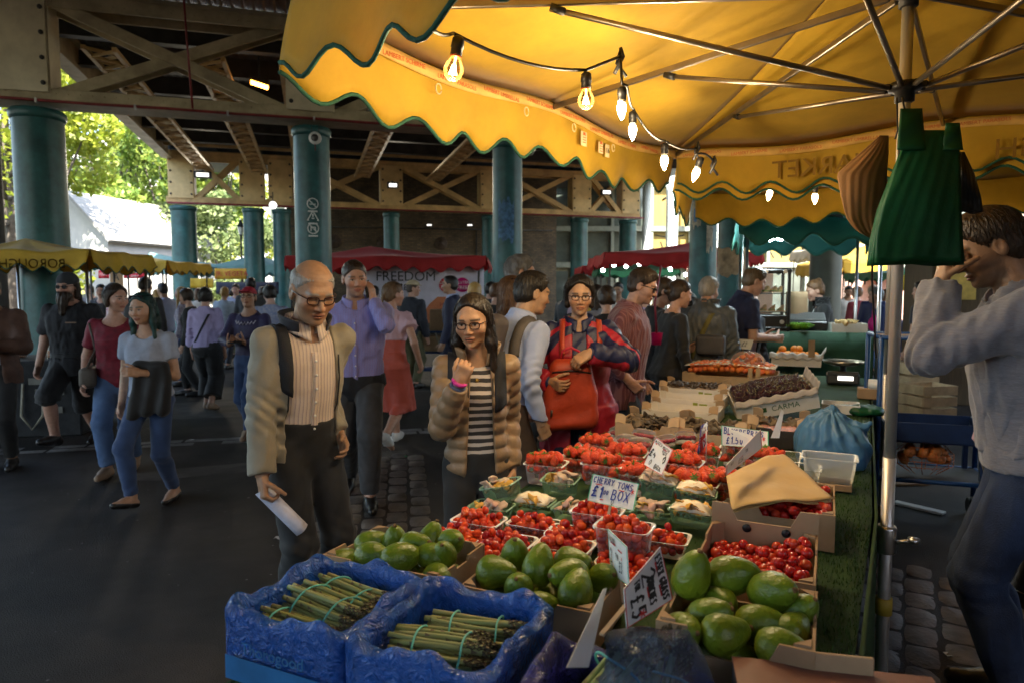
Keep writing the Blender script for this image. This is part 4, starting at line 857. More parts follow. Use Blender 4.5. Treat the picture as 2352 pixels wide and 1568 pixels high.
mb=MB();mb.add([bpt(955,742),bpt(1112,742),bpt(1112,682),bpt(1005,682),bpt(985,700),bpt(972,720)],[[0,1,2,3,4,5]],False);mb.build('orange_print',M('orange print',(.55,.17,.06),.5,var=.06),rt,True)
mb=MB();lettering(mb,'FREEDOM',.27,bpt(932,636,-.04),(1,0,0),(0,0,1));lettering(mb,'BAKERY',.17,bpt(925,661,-.04),(1,0,0),(0,0,1));mb.build('lettering',M('dark ink',(.03,.03,.04),.6),rt,True)
for px,c,nm in((1025,(.5,.02,.03),'DAIRY'),(1062,(.5,.0,.14),'GLUTEN')):
 mb=MB();q=bpt(px,655,-.035);mb.lathe([(.145,0),(.145,.004),(0,.004)],q,rot=Matrix.Rotation(R(90),3,'X'),n=36);ro=mb.build('round_print',M('print '+nm,c,.5,var=.05),rt,True);mb=MB();lettering(mb,nm,.095 if nm=='DAIRY' else.075,q+Vector((0,-.008,.05)),(1,0,0),(0,0,1));lettering(mb,'FREE',.1,q+Vector((0,-.008,-.055)),(1,0,0),(0,0,1));o=mb.build('lettering',m_white,ro);o.data.transform(Matrix.Translation(-rt.matrix_basis.translation))
mb=MB();lettering(mb,'HAND',.12,bpt(1030,700,-.04),(1,0,0),(0,0,1));lettering(mb,'CRAFTED',.1,bpt(1035,713,-.04),(1,0,0),(0,0,1));mb.build('lettering',M('rust ink',(.35,.05,.03),.6),rt,True)
mb=MB()
for px in(1005,1020,1035):mb.lathe([(.05,0),(.05,.004),(0,.004)],bpt(px,729,-.035),rot=Matrix.Rotation(R(90),3,'X'),n=20)
mb.build('round_icon',m_white,rt,True)
m_blue=M('blue enamel tube',(.008,.05,.17),.4,var=.2)
rt=empty('hand_cart',at(985,860,11.6)*1,0,'blue tubular hand cart with empty shelves before the bakery banner','cart');rt.location.z=0;c=rt.location;mb=MB()
for z in(.25,.55,.9):mb.box((c.x,c.y+.25,z),(1.1,.5,.03),bev=.005)
mb.build('shelf',m_blue,rt,True)
for dx_ in(-.54,.54):
 mb=MB();mb.tube([(c.x+dx_,c.y,.1),(c.x+dx_,c.y,1.05),(c.x+dx_,c.y+.5,1.05),(c.x+dx_,c.y+.5,.1)],.018,8);mb.build('frame',m_blue,rt,True)
 for dy_ in(0,.5):mb=MB();mb.lathe([(.06,-.015),(.06,.015)],(c.x+dx_,c.y+dy_,.06),rot=Matrix.Rotation(R(90),3,'Y'),n=16);mb.build('wheel',m_black,rt,True)
rt2=empty('cardboard_box',Vector((c.x+.25,c.y+.25,.918)),R(5),'tall brown cardboard box on the blue hand cart','box');mb=MB();mb.box((0,0,.18),(.5,.38,.36),bev=.006);mb.build('carton',m_card,rt2);mb=MB();mb.box((0,-.192,.2),(.06,.004,.3));mb.build('tape',M('parcel tape',(.3,.18,.08),.3),rt2)
rt2=empty('cardboard_box',Vector((c.x+.1,c.y+.25,.568)),R(-3),'low brown cardboard box on the lower shelf of the blue cart','box');mb=MB();mb.box((0,0,.13),(.6,.4,.26),bev=.006);mb.build('carton',m_card,rt2)
mb=MB();mb.tube(sag(at(1000,765,11.5),at(1045,842,11.5),.12,10),.014,7);tag(mb.build('rope',M('pale rope',(.4,.38,.3),.9)),'pale rope loop hanging off the blue hand cart','rope')
parasol(1388,1752,606,580,557,16.2,3.2,m_redc,'wide red canopy behind the poster column',pxp=1590,per=.4,amp=.04,rx=.4)
parasol(1338,1425,628,611,600,20,2.4,m_redc,'smaller red canopy beyond the wide red one',per=.4);parasol(1375,1560,632,618,600,18.6,1.2,m_greenc,'green canopy strung with cold white bulbs',per=.4)
m_fairy=M('cold white bulb',(1,1,1),emit=(.85,.95,1),estr=9)
fl=[(1410,610),(1438,613),(1468,608),(1490,622),(1505,631),(1540,620),(1555,604),(1575,632),(1592,632),(1602,632),(1660,600),(1385,622)]
for k,(px,py)in enumerate(fl):
 p=at(px,py,17.7);rt=empty('fairy_bulb',p,0,'cold white bulb strung along the green canopy edge','light bulb','cold white bulbs on the green canopy');mb=MB();mb.lathe([(0,-.05),(.045,-.02),(.05,.02),(.03,.05),(0,.05)],n=12);mb.build('envelope',m_fairy,rt);mb=MB();mb.tube([(0,0,.045),(0,0,.1)],.022,6);mb.build('socket',m_black,rt)
m_pinkwall=M('warm lit stall wall',(.55,.34,.22),.7,var=.08)  # the stall's warm light is put into this board colour
rt=empty('stall_back_wall',(gx(1675,17.6),17.6,0),0,'warm lit stall back wall with three round emblems under the wide red canopy','stall wall');mb=MB();mb.box((0,0,1.1),(2.2,.06,2.2));mb.build('board',m_pinkwall,rt)
for k in range(3):mb=MB();mb.lathe([(.11,0),(.11,.01),(.08,.012),(.08,.004),(0,.004)],(-.35+k*.3,-.035,1.98),rot=Matrix.Rotation(R(90),3,'X'),n=20);mb.build('round_emblem',M('grey emblem',(.18,.14,.1),.6),rt)
m_gcloth=M('dark green table cloth',(.016,.07,.035),.85,var=.25,scale=4,bump=.2,bscale=30,sheen=.3)
cl,cr_=at(1672,760,7.35),at(2006,762,7.0);zc=cl.z
rt=empty('food_counter',(cl.x,cl.y,0),math.atan2(cr_.y-cl.y,cr_.x-cl.x),'food counter draped in a dark green cloth behind the fruit','counter');Lc=(cr_-cl).length
mb=MB();mb.box((Lc/2,.4,zc-.02),(Lc,.8,.04),bev=.01);mb.sheet(lambda u,v:(Lc*u,-.006-.03*v*(1+math.sin(u*38))*.5,zc-.005-(zc-.02)*v),90,6,.006);mb.sheet(lambda u,v:(Lc+.006+.02*v*(1+math.sin(u*20))*.5,.8*u,zc-.005-(zc-.02)*v),30,6,.006);mb.sheet(lambda u,v:(-.006-.02*v,.8*u,zc-.005-(zc-.02)*v),10,6,.006);mb.build('cloth',m_gcloth,rt)
cf=rt.matrix_basis.copy()
def cpt(px,dy=0):
 t=(gx(px,7.2)-cl.x)/(cr_.x-cl.x);return cf@Vector((Lc*t,dy,zc))
fc0=cpt(1757,.3);rt=empty('food_display_case',fc0,math.atan2(cr_.y-cl.y,cr_.x-cl.x),'black framed glass food case with a sloping front on the counter','display case')
m_case=M('black satin frame',(.012,.012,.013),.35,var=.2);W2,D2,H2=.62,.62,.66
pr=[(-.33,0),(-.30,.16),(.0,H2),(.27,H2),(.27,0)]
for y in(-.25,.25):
 mb=MB();th=.05
 for(x0,z0),(x1,z1)in(((-.33,.03),(.29,.03)),((-.31,.06),(-.01,H2)),((-.03,H2-.02),(.29,H2-.02)),((.265,0),(.265,H2))):mb.beam((x0,y,z0),(x1,y,z1),.03,.062,up=(0,1,0),bev=.006)
 mb.box((-.02,y,.1),(.6,.03,.14),bev=.01);mb.build('side_frame',m_case,rt)
 mb=MB();mb.add([(-.27,y,.17),(.24,y,.17),(.24,y,H2-.05),(.02,y,H2-.05)],[[0,1,2,3]],False);mb.build('side_glass',clearplastic('case glass',(.9,.95,.95),.06,.03),rt)
 mb=MB()
 for x,z in((-.24,.1),(.2,.1),(.03,H2-.03),(.22,H2-.03)):mb.lathe([(.022,-.02),(.022,.02)],(x,y+(-.018 if y<0 else.018),z),rot=Matrix.Rotation(R(90),3,'X'),n=14)
 mb.build('bolt',m_alu,rt)
mb=MB();mb.box((-.02,0,.02),(.6,.5,.03));mb.box((.06,0,.4),(.36,.48,.012));mb.box((.13,0,H2),(.3,.5,.02));mb.box((.03,0,.2),(.5,.48,.012));mb.build('shelf',m_case,rt)
mb=MB();mb.add([(-.29,-.25,.18),(-.29,.25,.18),(0,.25,H2),(0,-.25,H2)],[[0,1,2,3]],False);mb.build('front_glass',clearplastic('case glass'),rt)
m_bread=M('sandwich bread',(.5,.3,.11),.8,var=.25,scale=20);rc=random.Random(4)
for i in range(11):
 x,z=((-.17+.09*(i%5),.212)if i<5 else(-.05+.08*((i-5)%3),.412)if i<8 else(-.05+.12*((i-8)%3),.412));y=-.16 if i<8 else.05
 q=rt.matrix_basis@Vector((x,y,z));r2=empty('wrapped_sandwich',q,rc.uniform(-.2,.2),'wrapped sandwich on the %s shelf of the glass food case'%('lower' if i<5 else 'upper'),'sandwich','sandwiches on the %s shelf of the food case'%('lower' if i<5 else 'upper'));mb=MB();s=.036;mb.add([(-s,-s,0),(s,-s,0),(s,-s,.07),(-s,s,0),(s,s,0),(s,s,.07)],[[0,2,1],[3,4,5],[0,1,4,3],[1,2,5,4],[0,3,5,2]],False);mb.build('bread',m_bread,r2);mb=MB();mb.box((.0,0,.018),(.06,.076,.008));mb.build('filling',M('salad filling',(.1,.22,.03),.7),r2)
fp=cpt(1865,.45);rt=empty('cash_register',fp,R(-20),'dark cash register on the food counter before the woman in black','cash register');mb=MB();mb.box((0,0,.05),(.4,.4,.1),bev=.012);mb.build('drawer',m_case,rt);mb=MB();mb.box((0,.02,.13),(.38,.28,.05),bev=.01,rot=Matrix.Rotation(R(15),3,'X'));mb.build('keyboard',M('grey keys',(.12,.12,.12),.5),rt)
fp=cpt(1940,.15);rt=empty('white_box',fp,R(-16),'white shallow box of ginger on the food counter','box');mb=MB()
for x,y,w,d in((0,-.12,.34,.01),(0,.12,.34,.01),(-.165,0,.01,.23),(.165,0,.01,.23)):mb.box((x,y,.045),(w,d,.09))
mb.box((0,0,.006),(.32,.23,.01));mb.build('tray',m_white,rt);m_ging=M('ginger root',(.5,.33,.13),.8,var=.3,scale=25)
r2=empty('ginger_root',fp+Vector((0,0,.02)),R(20),'knobbly ginger root in the white box','ginger');mb=MB()
for i in range(12):a=Vector((rc.uniform(-.12,.12),rc.uniform(-.08,.08),.05));mb.tube([a,a+Vector((rc.uniform(-.04,.04),rc.uniform(-.03,.03),.03)),a+Vector((rc.uniform(-.07,.07),rc.uniform(-.05,.05),.05))],[.02,.024,.012],7)
mb.build('root',m_ging,r2)
fp=cpt(1838,.12);rt=empty('lettuce',fp,0,'frilly green lettuce on the food counter','lettuce');r_=np.random.default_rng(3);mb=MB()
for i in range(34):
 a=r_.uniform(0,6.28);t=r_.uniform(.3,1);o=Vector((.11*t*math.cos(a),.08*t*math.sin(a),.02));dr=Vector((math.cos(a),math.sin(a),.5+r_.uniform(0,1))).normalized();sd=dr.cross(Vector((0,0,1))).normalized()
 mb.sheet(lambda u,v:o+dr*(.08*v)+sd*(.06*(u-.5)*(.4+v))+Vector((0,0,.012*math.sin(u*14)*v)),6,3,.0015)
mb.build('leaf_rosette',M('lettuce leaf',(.2,.4,.04),.5,var=.3,scale=20,translucent=.3),rt)
fp=cpt(1905,.5);rt=empty('brown_paper_sack',cpt(1795+52,.62),0,'tall brown paper sack behind the glass case','paper sack');mb=MB();mb.sheet(lambda u,v:(.13*math.cos(u*6.283)*(1-.1*v),.08*math.sin(u*6.283)*(1-.2*v)+.008*math.sin(u*25),.42*v),40,6,.003);mb.build('paper',m_card,rt)
r_t=parasol(1694,2040,548,492,470,7.0,2.0,m_teal_c,'teal green canopy over the food counter',pxp=1850,dx=.75,per=.42,amp=.05,trim=m_trim);mb=MB();mb.tube([at(1740,512,7.4),at(1935,497,7.2)],.022,10);mb.build('cross_bar',m_alu,r_t,True)
m_cool=M('cool white lamp',(1,1,1),emit=(.75,.95,1),estr=16)
for k,(px,py,s,l)in enumerate(((1766,522,.035,'narrow cool white lamp at the end of the teal canopy'),(1768,545,.05,'cool white lamp just below the narrow one'),(1793,545,.045,'cool white lamp nearer the paper wrapped column'),(1930,520,.055,'cool white lamp beside the brown paper bags'))):
 p=at(px,py,7.25);rt=empty('cool_lamp',p,0,l,'lamp','cool white lamps over the food counter');mb=MB();mb.lathe([(0,-s),(s*.8,-s*.6),(s,0),(s*.8,s*.7),(s*.5,s)],n=16);mb.build('lit_globe',m_cool,rt);mb=MB();mb.lathe([(s*.5,s*.9),(s*.5,s*2)],n=10);mb.tube([(0,0,s*2),(0,0,s*2+.12)],.006,5);mb.build('socket',m_black,rt)
 if k in(1,3):l_=bpy.data.lights.new('lamp_light','POINT');l_.energy=9*BULB;l_.color=(.8,.95,1);l_.shadow_soft_size=.05;lo=bpy.data.objects.new('lamp_light',l_);COL.objects.link(lo);lo.location=(0,0,-.09);setparent(lo,rt)
parasol(1935,2060,628,598,560,19,3,m_yel,'sunlit yellow canopy at the open side beside the counter woman',per=.4);parasol(1900,2020,592,566,555,23,3,m_whitec,'bright cream canopy behind the sunlit yellow one',per=.5)
rt=empty('stall_back_wall',(gx(1990,22),22,0),0,'pale pink stall back wall under the sunlit yellow canopy','stall wall');mb=MB();mb.box((.3,0,1.3),(3.2,.06,1.7));mb.build('board',M('pink board',(.55,.33,.26),.7),rt);mb=MB()
for i in range(4):mb.tube([(-.5+i*.4,-.04,2.0),(-.5+i*.4,-.05,1.8)],.03,6)
mb.build('hanging_pan',m_darkmetal,rt)
parasol(2062,2180,640,622,606,15,2.4,m_greenc,'green canopy behind the hanging green bags',per=.4);parasol(2098,2190,632,616,604,19.5,3,m_redc,'red canopy glimpsed past the hoodie man',per=.4)
banner(2068,2085,632,668,14.8,(.6,.45,.02),[],'yellow hanging poster below the far green canopy',(0,0,0),'poster')
rt=empty('timber_kiosk',(gx(2210,9.5),9.5,0),R(-10),'ochre timber kiosk behind the hoodie man','kiosk');mb=MB();mb.box((.8,.5,1.3),(2.4,1,2.6),bev=.01);mb.build('wall',M('dark ochre boards',(.09,.06,.03),.7,var=.25,stretch=(8,8,.4)),rt)
mb=MB();mb.box((-.1,-.02,1.75),(.5,.04,.55));mb.build('yellow_notice',M('yellow notice',(.6,.42,.1),.6),rt);mb=MB();mb.box((.8,-.01,.9),(2.42,.06,.06));mb.build('shelf',m_wood,rt)
for px,Y,w,l in((2152,11,.07,'dark timber post behind the trolley'),(2100,12,.06,'pale timber post behind the trolley')):
 mb=MB();p=at(px,700,Y);mb.box((p.x,Y,1.1),(w,w,2.2),bev=.01);tag(mb.build('timber_post',m_wood if Y==12 else m_steel),l,'post')
for k,(px,py,Y,w,h)in enumerate(((2110,800,8.2,.34,.75),(2140,815,7.4,.4,.6),(2075,745,12,.5,.5))):
 p=onz(px,900,0);rt=empty('wooden_crate',(gx(px,Y),Y,0),R(8*k),['upright wooden crate behind the blue trolley','pale wooden crate beside the bare legs behind the trolley','low wooden crate in the sunlit street'][k],'crate','wooden crates');mb=MB()
 for i in range(5):
  for sx,sy in((0,-1),(0,1)):mb.box((0,sy*.18,h*(i+.5)/5),(w,.015,h/5*.8))
  for sx in(-1,1):mb.box((sx*w/2,0,h*(i+.5)/5),(.015,.36,h/5*.8))
 mb.build('slat_panel',M('pale pine',(.45,.33,.2),.75,var=.2),rt);mb=MB();mb.box((0,0,.02),(w,.35,.02));mb.build('base_board',m_wood,rt)
tl=at(2150,780,4.6);rt=empty('stock_trolley',(tl.x,4.75,0),R(-18),'blue steel stock trolley behind the hoodie man','trolley');mb=MB();zt_=at(2100,778,4.5).z
for x in(-.3,.42):
 for y in(-.24,.24):mb.tube([(x,y,.12),(x,y,zt_)],.017,8)
for z in(zt_,.32):
 for y in(-.24,.24):mb.tube([(-.3,y,z),(.42,y,z)],.016,8)
 for x in(-.3,.42):mb.tube([(x,-.24,z),(x,.24,z)],.016,8)
mb.build('frame',m_blue,rt)
for nm,z,m_ in(('top_shelf',zt_-.005,m_wood),('deck_board',.32,m_steel)):mb=MB();mb.box((.06,0,z),(.7,.46,.015));mb.build(nm,m_,rt)
for x in(-.27,.39):
 for y in(-.2,.2):mb=MB();mb.lathe([(.055,-.014),(.06,-.01),(.06,.01),(.055,.014)],(x,y,.06),rot=Matrix.Rotation(R(90),3,'Y'),n=16);mb.build('wheel',m_black,rt)
tm=rt.matrix_basis.copy()
rt=empty('plastic_tray',tm@Vector((.06,0,.335)),R(-18),'dark blue plastic tray stacked on the trolley deck','tray');mb=MB();mb.box((0,0,.25),(.62,.4,.03),bev=.01)
for x,y,w,d in((0,-.2,.62,.015),(0,.2,.62,.015),(-.31,0,.015,.4),(.31,0,.015,.4)):mb.box((x,y,.31),(w,d,.13),bev=.004)
for x in(-.28,.28):
 for y in(-.18,.18):mb.box((x,y,.12),(.03,.03,.24))
mb.build('tray_body',M('navy plastic',(.01,.03,.1),.45),rt)
m_onion=M('onion skin',(.45,.17,.05),.5,var=.35,scale=14)
rt=empty('net_bag',tm@Vector((.03,-.05,.34)),0,'orange net bag of onions on the trolley deck','net bag');mb=MB()
for i in range(26):
 a,b_=rc.uniform(0,6.28),rc.uniform(-.2,1);q=Vector((.14*math.cos(a)*math.sqrt(max(0,1-b_*b_*.8)),.1*math.sin(a),.1+.07*b_));mb.lathe([(0,-.034),(.024,-.026),(.036,0),(.026,.024),(.008,.036),(0,.04)],q,n=10,rot=Euler((rc.uniform(-1,1),rc.uniform(-1,1),0)).to_matrix())
mb.build('onion_fill',m_onion,rt);mb=MB()
for k in range(12):a=k*math.pi/6;mb.tube([(.185*math.cos(a)*s_,.145*math.sin(a)*s_,z)for s_,z in((.5,0),(1,.06),(1,.14),(.6,.21),(.1,.25))],.0022,4)
for s_,z in((1,.06),(1.02,.1),(1,.14),(.75,.19)):mb.tube([(.185*math.cos(a*.35)*s_,.145*math.sin(a*.35)*s_,z)for a in range(19)],.0022,4)
mb.build('netting',M('orange netting',(.5,.12,.02),.5),rt)
rt=empty('black_holdall',tm@Vector((-.42,-.1,0)),R(10),'black holdall on the ground beside the trolley','holdall');sdf_object('bag_body',lambda P:rbox(P,(0,0,.2),(.14,.1,.2),.06)+.012*noise3(P,18,4),(-.2,-.2,-.02),(.2,.2,.45),.015,m_black,rt)
mb=MB();mb.tube([(-.08,-.05,.38),(-.04,-.06,.48),(.04,-.06,.48),(.08,-.05,.38)],.01,7);mb.build('handle',m_black,rt)
for px,py,l,ln,an,m_ in((2090,1110,'pale batten lying on the ground behind the mast',.3,5,m_wood),(2110,1165,'flat pale board offcut on the ground below the mast clamp',.34,-52,m_white)):
 p=onz(px,py,.01);mb=MB();mb.box((p.x,p.y,.012),(ln,.07,.018),R(an),.003);tag(mb.build('board_offcut',m_),l,'board')
for px,py,l,m_ in((2185,1505,'small white paper scrap by the hoodie man',m_white),(930,1048,'green leaf scrap on the asphalt behind the padded jacket',M('leaf scrap',(.05,.25,.1),.6)),(440,1010,'crumpled pale wrapper near the kerb line',m_white),(640,1235,'tiny pale bottle cap on the dark asphalt',m_white)):
 p=onz(px,py,0);mb=MB();mb.sheet(lambda u,v:(p.x+.05*(u-.5),p.y+.04*(v-.5),.006+.006*math.sin(u*7)*math.cos(v*5)),6,5,.0015);tag(mb.build('paper_scrap',m_),l,'litter')
 #the fruit stall
TZ,TA=.80,R(-25.0);TN=Vector((math.cos(TA),math.sin(TA),0));TT=Vector((-math.sin(TA),math.cos(TA),0))
m_turf=M('artificial turf',(.02,.06,.01),.9,var=.4,scale=14,bump=.5,bscale=260,c2=(.008,.028,.005))
m_turf2=m_turf
tq=[Vector((-.80,.86,TZ)),Vector((.46,.93,TZ)),Vector((1.305,2.42,TZ)),Vector((3.32,6.3,TZ)),Vector((2.1,7.0,TZ))]
rt=empty('market_table',(.9,3,0),0,'long stall table covered with green artificial turf','table');mb=MB()
Lf=[tq[0],Vector((.62,4.0,TZ)),tq[4]];Rg=[tq[1],tq[2],tq[3]]
def tabpt(u,v,z=None):
 k=v*2;i=min(1,int(k));f=k-i;a=lerp(Lf[i],Lf[i+1],f);b=lerp(Rg[i],Rg[i+1],f);p=lerp(a,b,u);return p
mb.sheet(lambda u,v:tabpt(u,v)-Vector((0,0,.013-.003*math.sin(u*40)*math.sin(v*55))),24,60,.012)
mb.sheet(lambda u,v:tabpt(1,v)+Vector((.012+.02*u*(.6+.4*math.sin(v*48)),-.006,-.008-.74*u)),8,90,.01)
mb.sheet(lambda u,v:tabpt(0,v)+Vector((-.012-.03*u*(.6+.4*math.sin(v*44)),0,-.008-.5*u)),6,70,.01)
mb.sheet(lambda u,v:tabpt(u,0)+Vector((0,-.012-.03*v*(.6+.4*math.sin(u*30)),-.008-.6*v)),24,6,.01);mb.build('turf_cover',m_turf,rt,True)
mb=MB()
for p in(lerp(tq[0],tq[2],.18),lerp(tq[1],tq[0],.12),tq[2]+Vector((-.15,0,0)),Lf[1]+Vector((.1,0,0)),lerp(tq[3],tq[4],.1),lerp(tq[4],tq[3],.1)):mb.box((p.x,p.y,TZ/2-.02),(.05,.05,TZ-.05))
mb.build('leg',m_steel,rt,True)
mb=MB();rt2=np.random.default_rng(5)
for i in range(9000):
 v=rt2.uniform(.02,.8);u=1-rt2.uniform(0,.3)**1.2 if rt2.random()<.6 else rt2.uniform(.3,1);p=tabpt(u,v);a=rt2.uniform(0,6.28);h=rt2.uniform(.006,.013);d=Vector((math.cos(a),math.sin(a),0))*.0016
 mb.add([p-d-Vector((0,0,.008)),p+d-Vector((0,0,.008)),p+Vector((rt2.uniform(-.005,.005),rt2.uniform(-.005,.005),h-.004))],[[0,1,2]],False)
mb.build('turf_blades',M('turf blade',(.03,.085,.012),.8,var=.3,scale=30,bump=0),rt,True)['kind']='stuff'
def blob(prof,n=14,dents=0,seed=0,amp=0):
 mb=MB();mb.lathe(prof,n=n);r=random.Random(seed)
 if amp:
  P=np.array(mb.v);nz=noise3(P,dents,seed);c=P.mean(0);d=P-c;d/=np.linalg.norm(d,axis=1,keepdims=True)+1e-9;mb.v=[tuple(p)for p in P+d*(nz*amp)[:,None]]
 return mb
def sph(r,n=9,k=1.):return[(r*math.sin(math.pi*i/n),-r*k*math.cos(math.pi*i/n))for i in range(n+1)]
def fruit_mat(name,c,c2,rough=.22,bump=.05,bscale=40,scale=10,spec=.5,sss=.0):return M(name,c,rough,c2=c2,scale=scale,bump=bump,bscale=bscale,spec=spec,sss=sss)
m_tom=[fruit_mat('ripe tomato skin',(.66,.07,.014),(.55,.03,.01),.16),fruit_mat('orange tomato skin',(.68,.11,.015),(.6,.05,.01),.16),fruit_mat('dark tomato skin',(.42,.014,.01),(.3,.01,.01),.16)]
m_tomd=[fruit_mat('vine tomato skin',(.45,.02,.012),(.36,.012,.012),.25),fruit_mat('pale vine tomato skin',(.5,.06,.015),(.42,.02,.012),.25),m_tom[2]]
ME_tom=[mesh_only(blob(sph(.0125,9,1.25),12),'cherry_tomato',m)for m in m_tom];ME_tomr=[mesh_only(blob(sph(.0145,9,.98),12),'vine_tomato',m)for m in m_tomd]
m_avo=M('avocado skin',(.2,.26,.016),.3,c2=(.08,.145,.012),scale=7,bump=.35,bscale=85,spec=.5)
av=[(0,-.05),(.016,-.0485),(.031,-.041),(.041,-.026),(.0445,-.008),(.043,.01),(.037,.029),(.028,.046),(.019,.058),(.009,.0645),(0,.0655)]
def avomesh(k,s):
 mb=blob([(r*(1+.06*k*math.sin(z*60)),z*(1+.06*k))for r,z in av],22,25,k,.0022);return mesh_only(mb,'avocado',m_avo)
ME_avo=[avomesh(0,1),avomesh(.8,1),avomesh(-.9,1)]
mbs=MB();mbs.lathe([(.0,.058),(.0075,.0625),(.006,.069),(.0,.07)],n=10);ME_avst=mesh_only(mbs,'stem_scar',M('avocado stem',(.16,.09,.03),.8))
m_straw=M('strawberry skin',(.6,.035,.012),.3,c2=(.72,.1,.02),scale=18,bump=.9,bscale=190)
ME_str=[mesh_only(blob([(0,-.024),(.006,-.021),(.012,-.012),(.0165,-.001),(.0175,.007),(.014,.014),(.006,.0165),(0,.016)],12,60,k,.0016),'strawberry',m_straw)for k in range(3)]
mb=MB()
for k in range(7):
 a=k*.9;mb.add([(0,0,.0165),(.006*math.cos(a-.5),.006*math.sin(a-.5),.018),(.017*math.cos(a),.017*math.sin(a),.0155+.004*(k%2)),(.006*math.cos(a+.5),.006*math.sin(a+.5),.018)],[[0,1,2,3]],False)
mb.tube([(0,0,.016),(.002,0,.024)],.0012,5);ME_cal=mesh_only(mb,'calyx',M('strawberry leaf',(.09,.2,.03),.6))
mb=MB()
for i in range(26):
 z=1-2*(i+.5)/26;r=math.sqrt(1-z*z);a=i*2.4;mb.lathe([(0,-.0032),(.0026,-.0018),(.0032,0),(.0022,.0024),(0,.0032)],(.0068*r*math.cos(a),.0068*r*math.sin(a),.008*z),n=6)
ME_rasp=mesh_only(mb,'raspberry',M('raspberry flesh',(.42,.012,.05),.35,c2=(.3,.008,.03)))
mb=blob(sph(.0118,8),10);m_ch=fruit_mat('dark cherry skin',(.04,.003,.007),(.015,.002,.004),.1);ME_ch=mesh_only(mb,'cherry',m_ch)
mb=MB();mb.tube([(0,0,.0105),(.004,.002,.025),(.012,.003,.038)],.0009,4,False);ME_chs=mesh_only(mb,'stalk',M('cherry stalk',(.2,.2,.05),.7))
m_apr=fruit_mat('apricot skin',(.72,.26,.04),(.6,.11,.03),.5,.1);ME_apr=[mesh_only(blob(sph(.0215,9,.95),12),'apricot',m)for m in(m_apr,fruit_mat('blushed apricot skin',(.6,.1,.04),(.66,.2,.05),.5,.1))]
ME_or=mesh_only(blob(sph(.038,12,.95),18),'orange',M('orange peel',(.75,.25,.015),.4,var=.08,bump=.5,bscale=220))
def mush(capr,caph,stem,mats,wav,seed):
 mb=MB();n=16;prof=[(0,caph),(capr*.5,caph*.92),(capr*.9,caph*.55),(capr,caph*.15),(capr*.85,0),(capr*.3,caph*.12)];mb.lathe(prof,n=n);P=np.array(mb.v);a=np.arctan2(P[:,1],P[:,0]);k=1+wav*np.sin(a*3+seed)*(np.hypot(P[:,0],P[:,1])/capr)**2
 P[:,:2]*=k[:,None];P[:,2]+=wav*capr*.7*np.sin(a*4+seed)*(np.hypot(P[:,0],P[:,1])/capr)**2;mb.v=[tuple(p)for p in P];mb.mi=1;mb.lathe([(stem*.8,-caph*1.6),(stem,-caph*.4),(stem*1.3,caph*.1)],n=10);return mesh_only(mb,'mushroom',mats)
m_mw=M('pale mushroom flesh',(.62,.47,.33),.6,var=.15,scale=30);m_mo=M('oyster mushroom cap',(.55,.4,.3),.5,var=.2,scale=20);m_mg=M('golden chanterelle',(.6,.33,.05),.5,var=.2,scale=25);m_md=M('dark mushroom cap',(.07,.045,.025),.6,var=.4,scale=25);m_mdu=M('dark mushroom gills',(.14,.1,.06),.8,var=.3)
ME_mu=[mush(.03,.012,.008,[m_mo,m_mw],.28,1),mush(.02,.014,.007,[m_mw,m_mw],.1,2),mush(.022,.009,.006,[m_mg,m_mg],.35,3),mush(.026,.013,.007,[M('pink oyster cap',(.6,.36,.28),.5,var=.2),m_mw],.3,4)];ME_mud=[mush(.026,.012,.007,[m_md,m_mdu],.3,5),mush(.032,.010,.008,[m_mdu,m_md],.35,6)]
COUNT={}
RN=random.Random(11)
LOW=[]
def low(me,q,sc=1):LOW.append((me,Matrix.Translation(q)@Euler(rrot()).to_matrix().to_4x4()@Matrix.Scale(sc,4)))
def put(kind,me,loc,rot,sc,label,cat,group,kid=None):
 o=inst(kind,me,loc,rot,sc);tag(o,label,cat,group);COUNT[kind]=COUNT.get(kind,0)+1
 if kid is not None:inst(kid[0],kid[1],(0,0,0),parent=o)
 return o
def rrot(lim=3.1):return(RN.uniform(-lim,lim),RN.uniform(-lim,lim),RN.uniform(-3.1,3.1))
def fill(frame,w,d,zf,pitch,fn,layers=((0,1.),),jit=.25,shrink=.5):
 """drop things on a jittered hexagonal lattice over a w x d floor; zf(x, y, layer) gives the height"""
 for li,(dz,frac)in enumerate(layers):
  ny=max(1,int((d-pitch*shrink)/(pitch*.87)));
  for j in range(ny+1):
   nx=max(1,int((w-pitch*shrink)/pitch))
   for i in range(nx+1):
    x=-w/2+pitch*.5+i*pitch+(pitch*.5 if(j+li)%2 else 0);y=-d/2+pitch*.5+j*pitch*.87
    if x>w/2-pitch*.4 or y>d/2-pitch*.4 or RN.random()>frac:continue
    x+=RN.uniform(-jit,jit)*pitch*.5;y+=RN.uniform(-jit,jit)*pitch*.5;fn(frame@Vector((x,y,zf(x,y)+dz+RN.uniform(-.1,.1)*pitch)))
def fr(p,rz=None,rx=0,ry=0):return Matrix.Translation(p)@Euler((rx,ry,TA if rz is None else rz),'XYZ').to_matrix().to_4x4()
def rrect(w,d,r,n=4):
 P=[]
 for cx,cy,a0 in((w/2-r,d/2-r,0),(-w/2+r,d/2-r,90),(-w/2+r,-d/2+r,180),(w/2-r,-d/2+r,270)):
  for k in range(n+1):a=R(a0+90*k/n);P.append((cx+r*math.cos(a),cy+r*math.sin(a)))
 return P
def loops(mb,L,capb=True):
 n=len(L[0]);vs=[p for l in L for p in l];fs=[[i*n+k,i*n+(k+1)%n,(i+1)*n+(k+1)%n,(i+1)*n+k]for i in range(len(L)-1)for k in range(n)]
 if capb:fs.append(list(range(n))[::-1])
 mb.add(vs,fs,True)
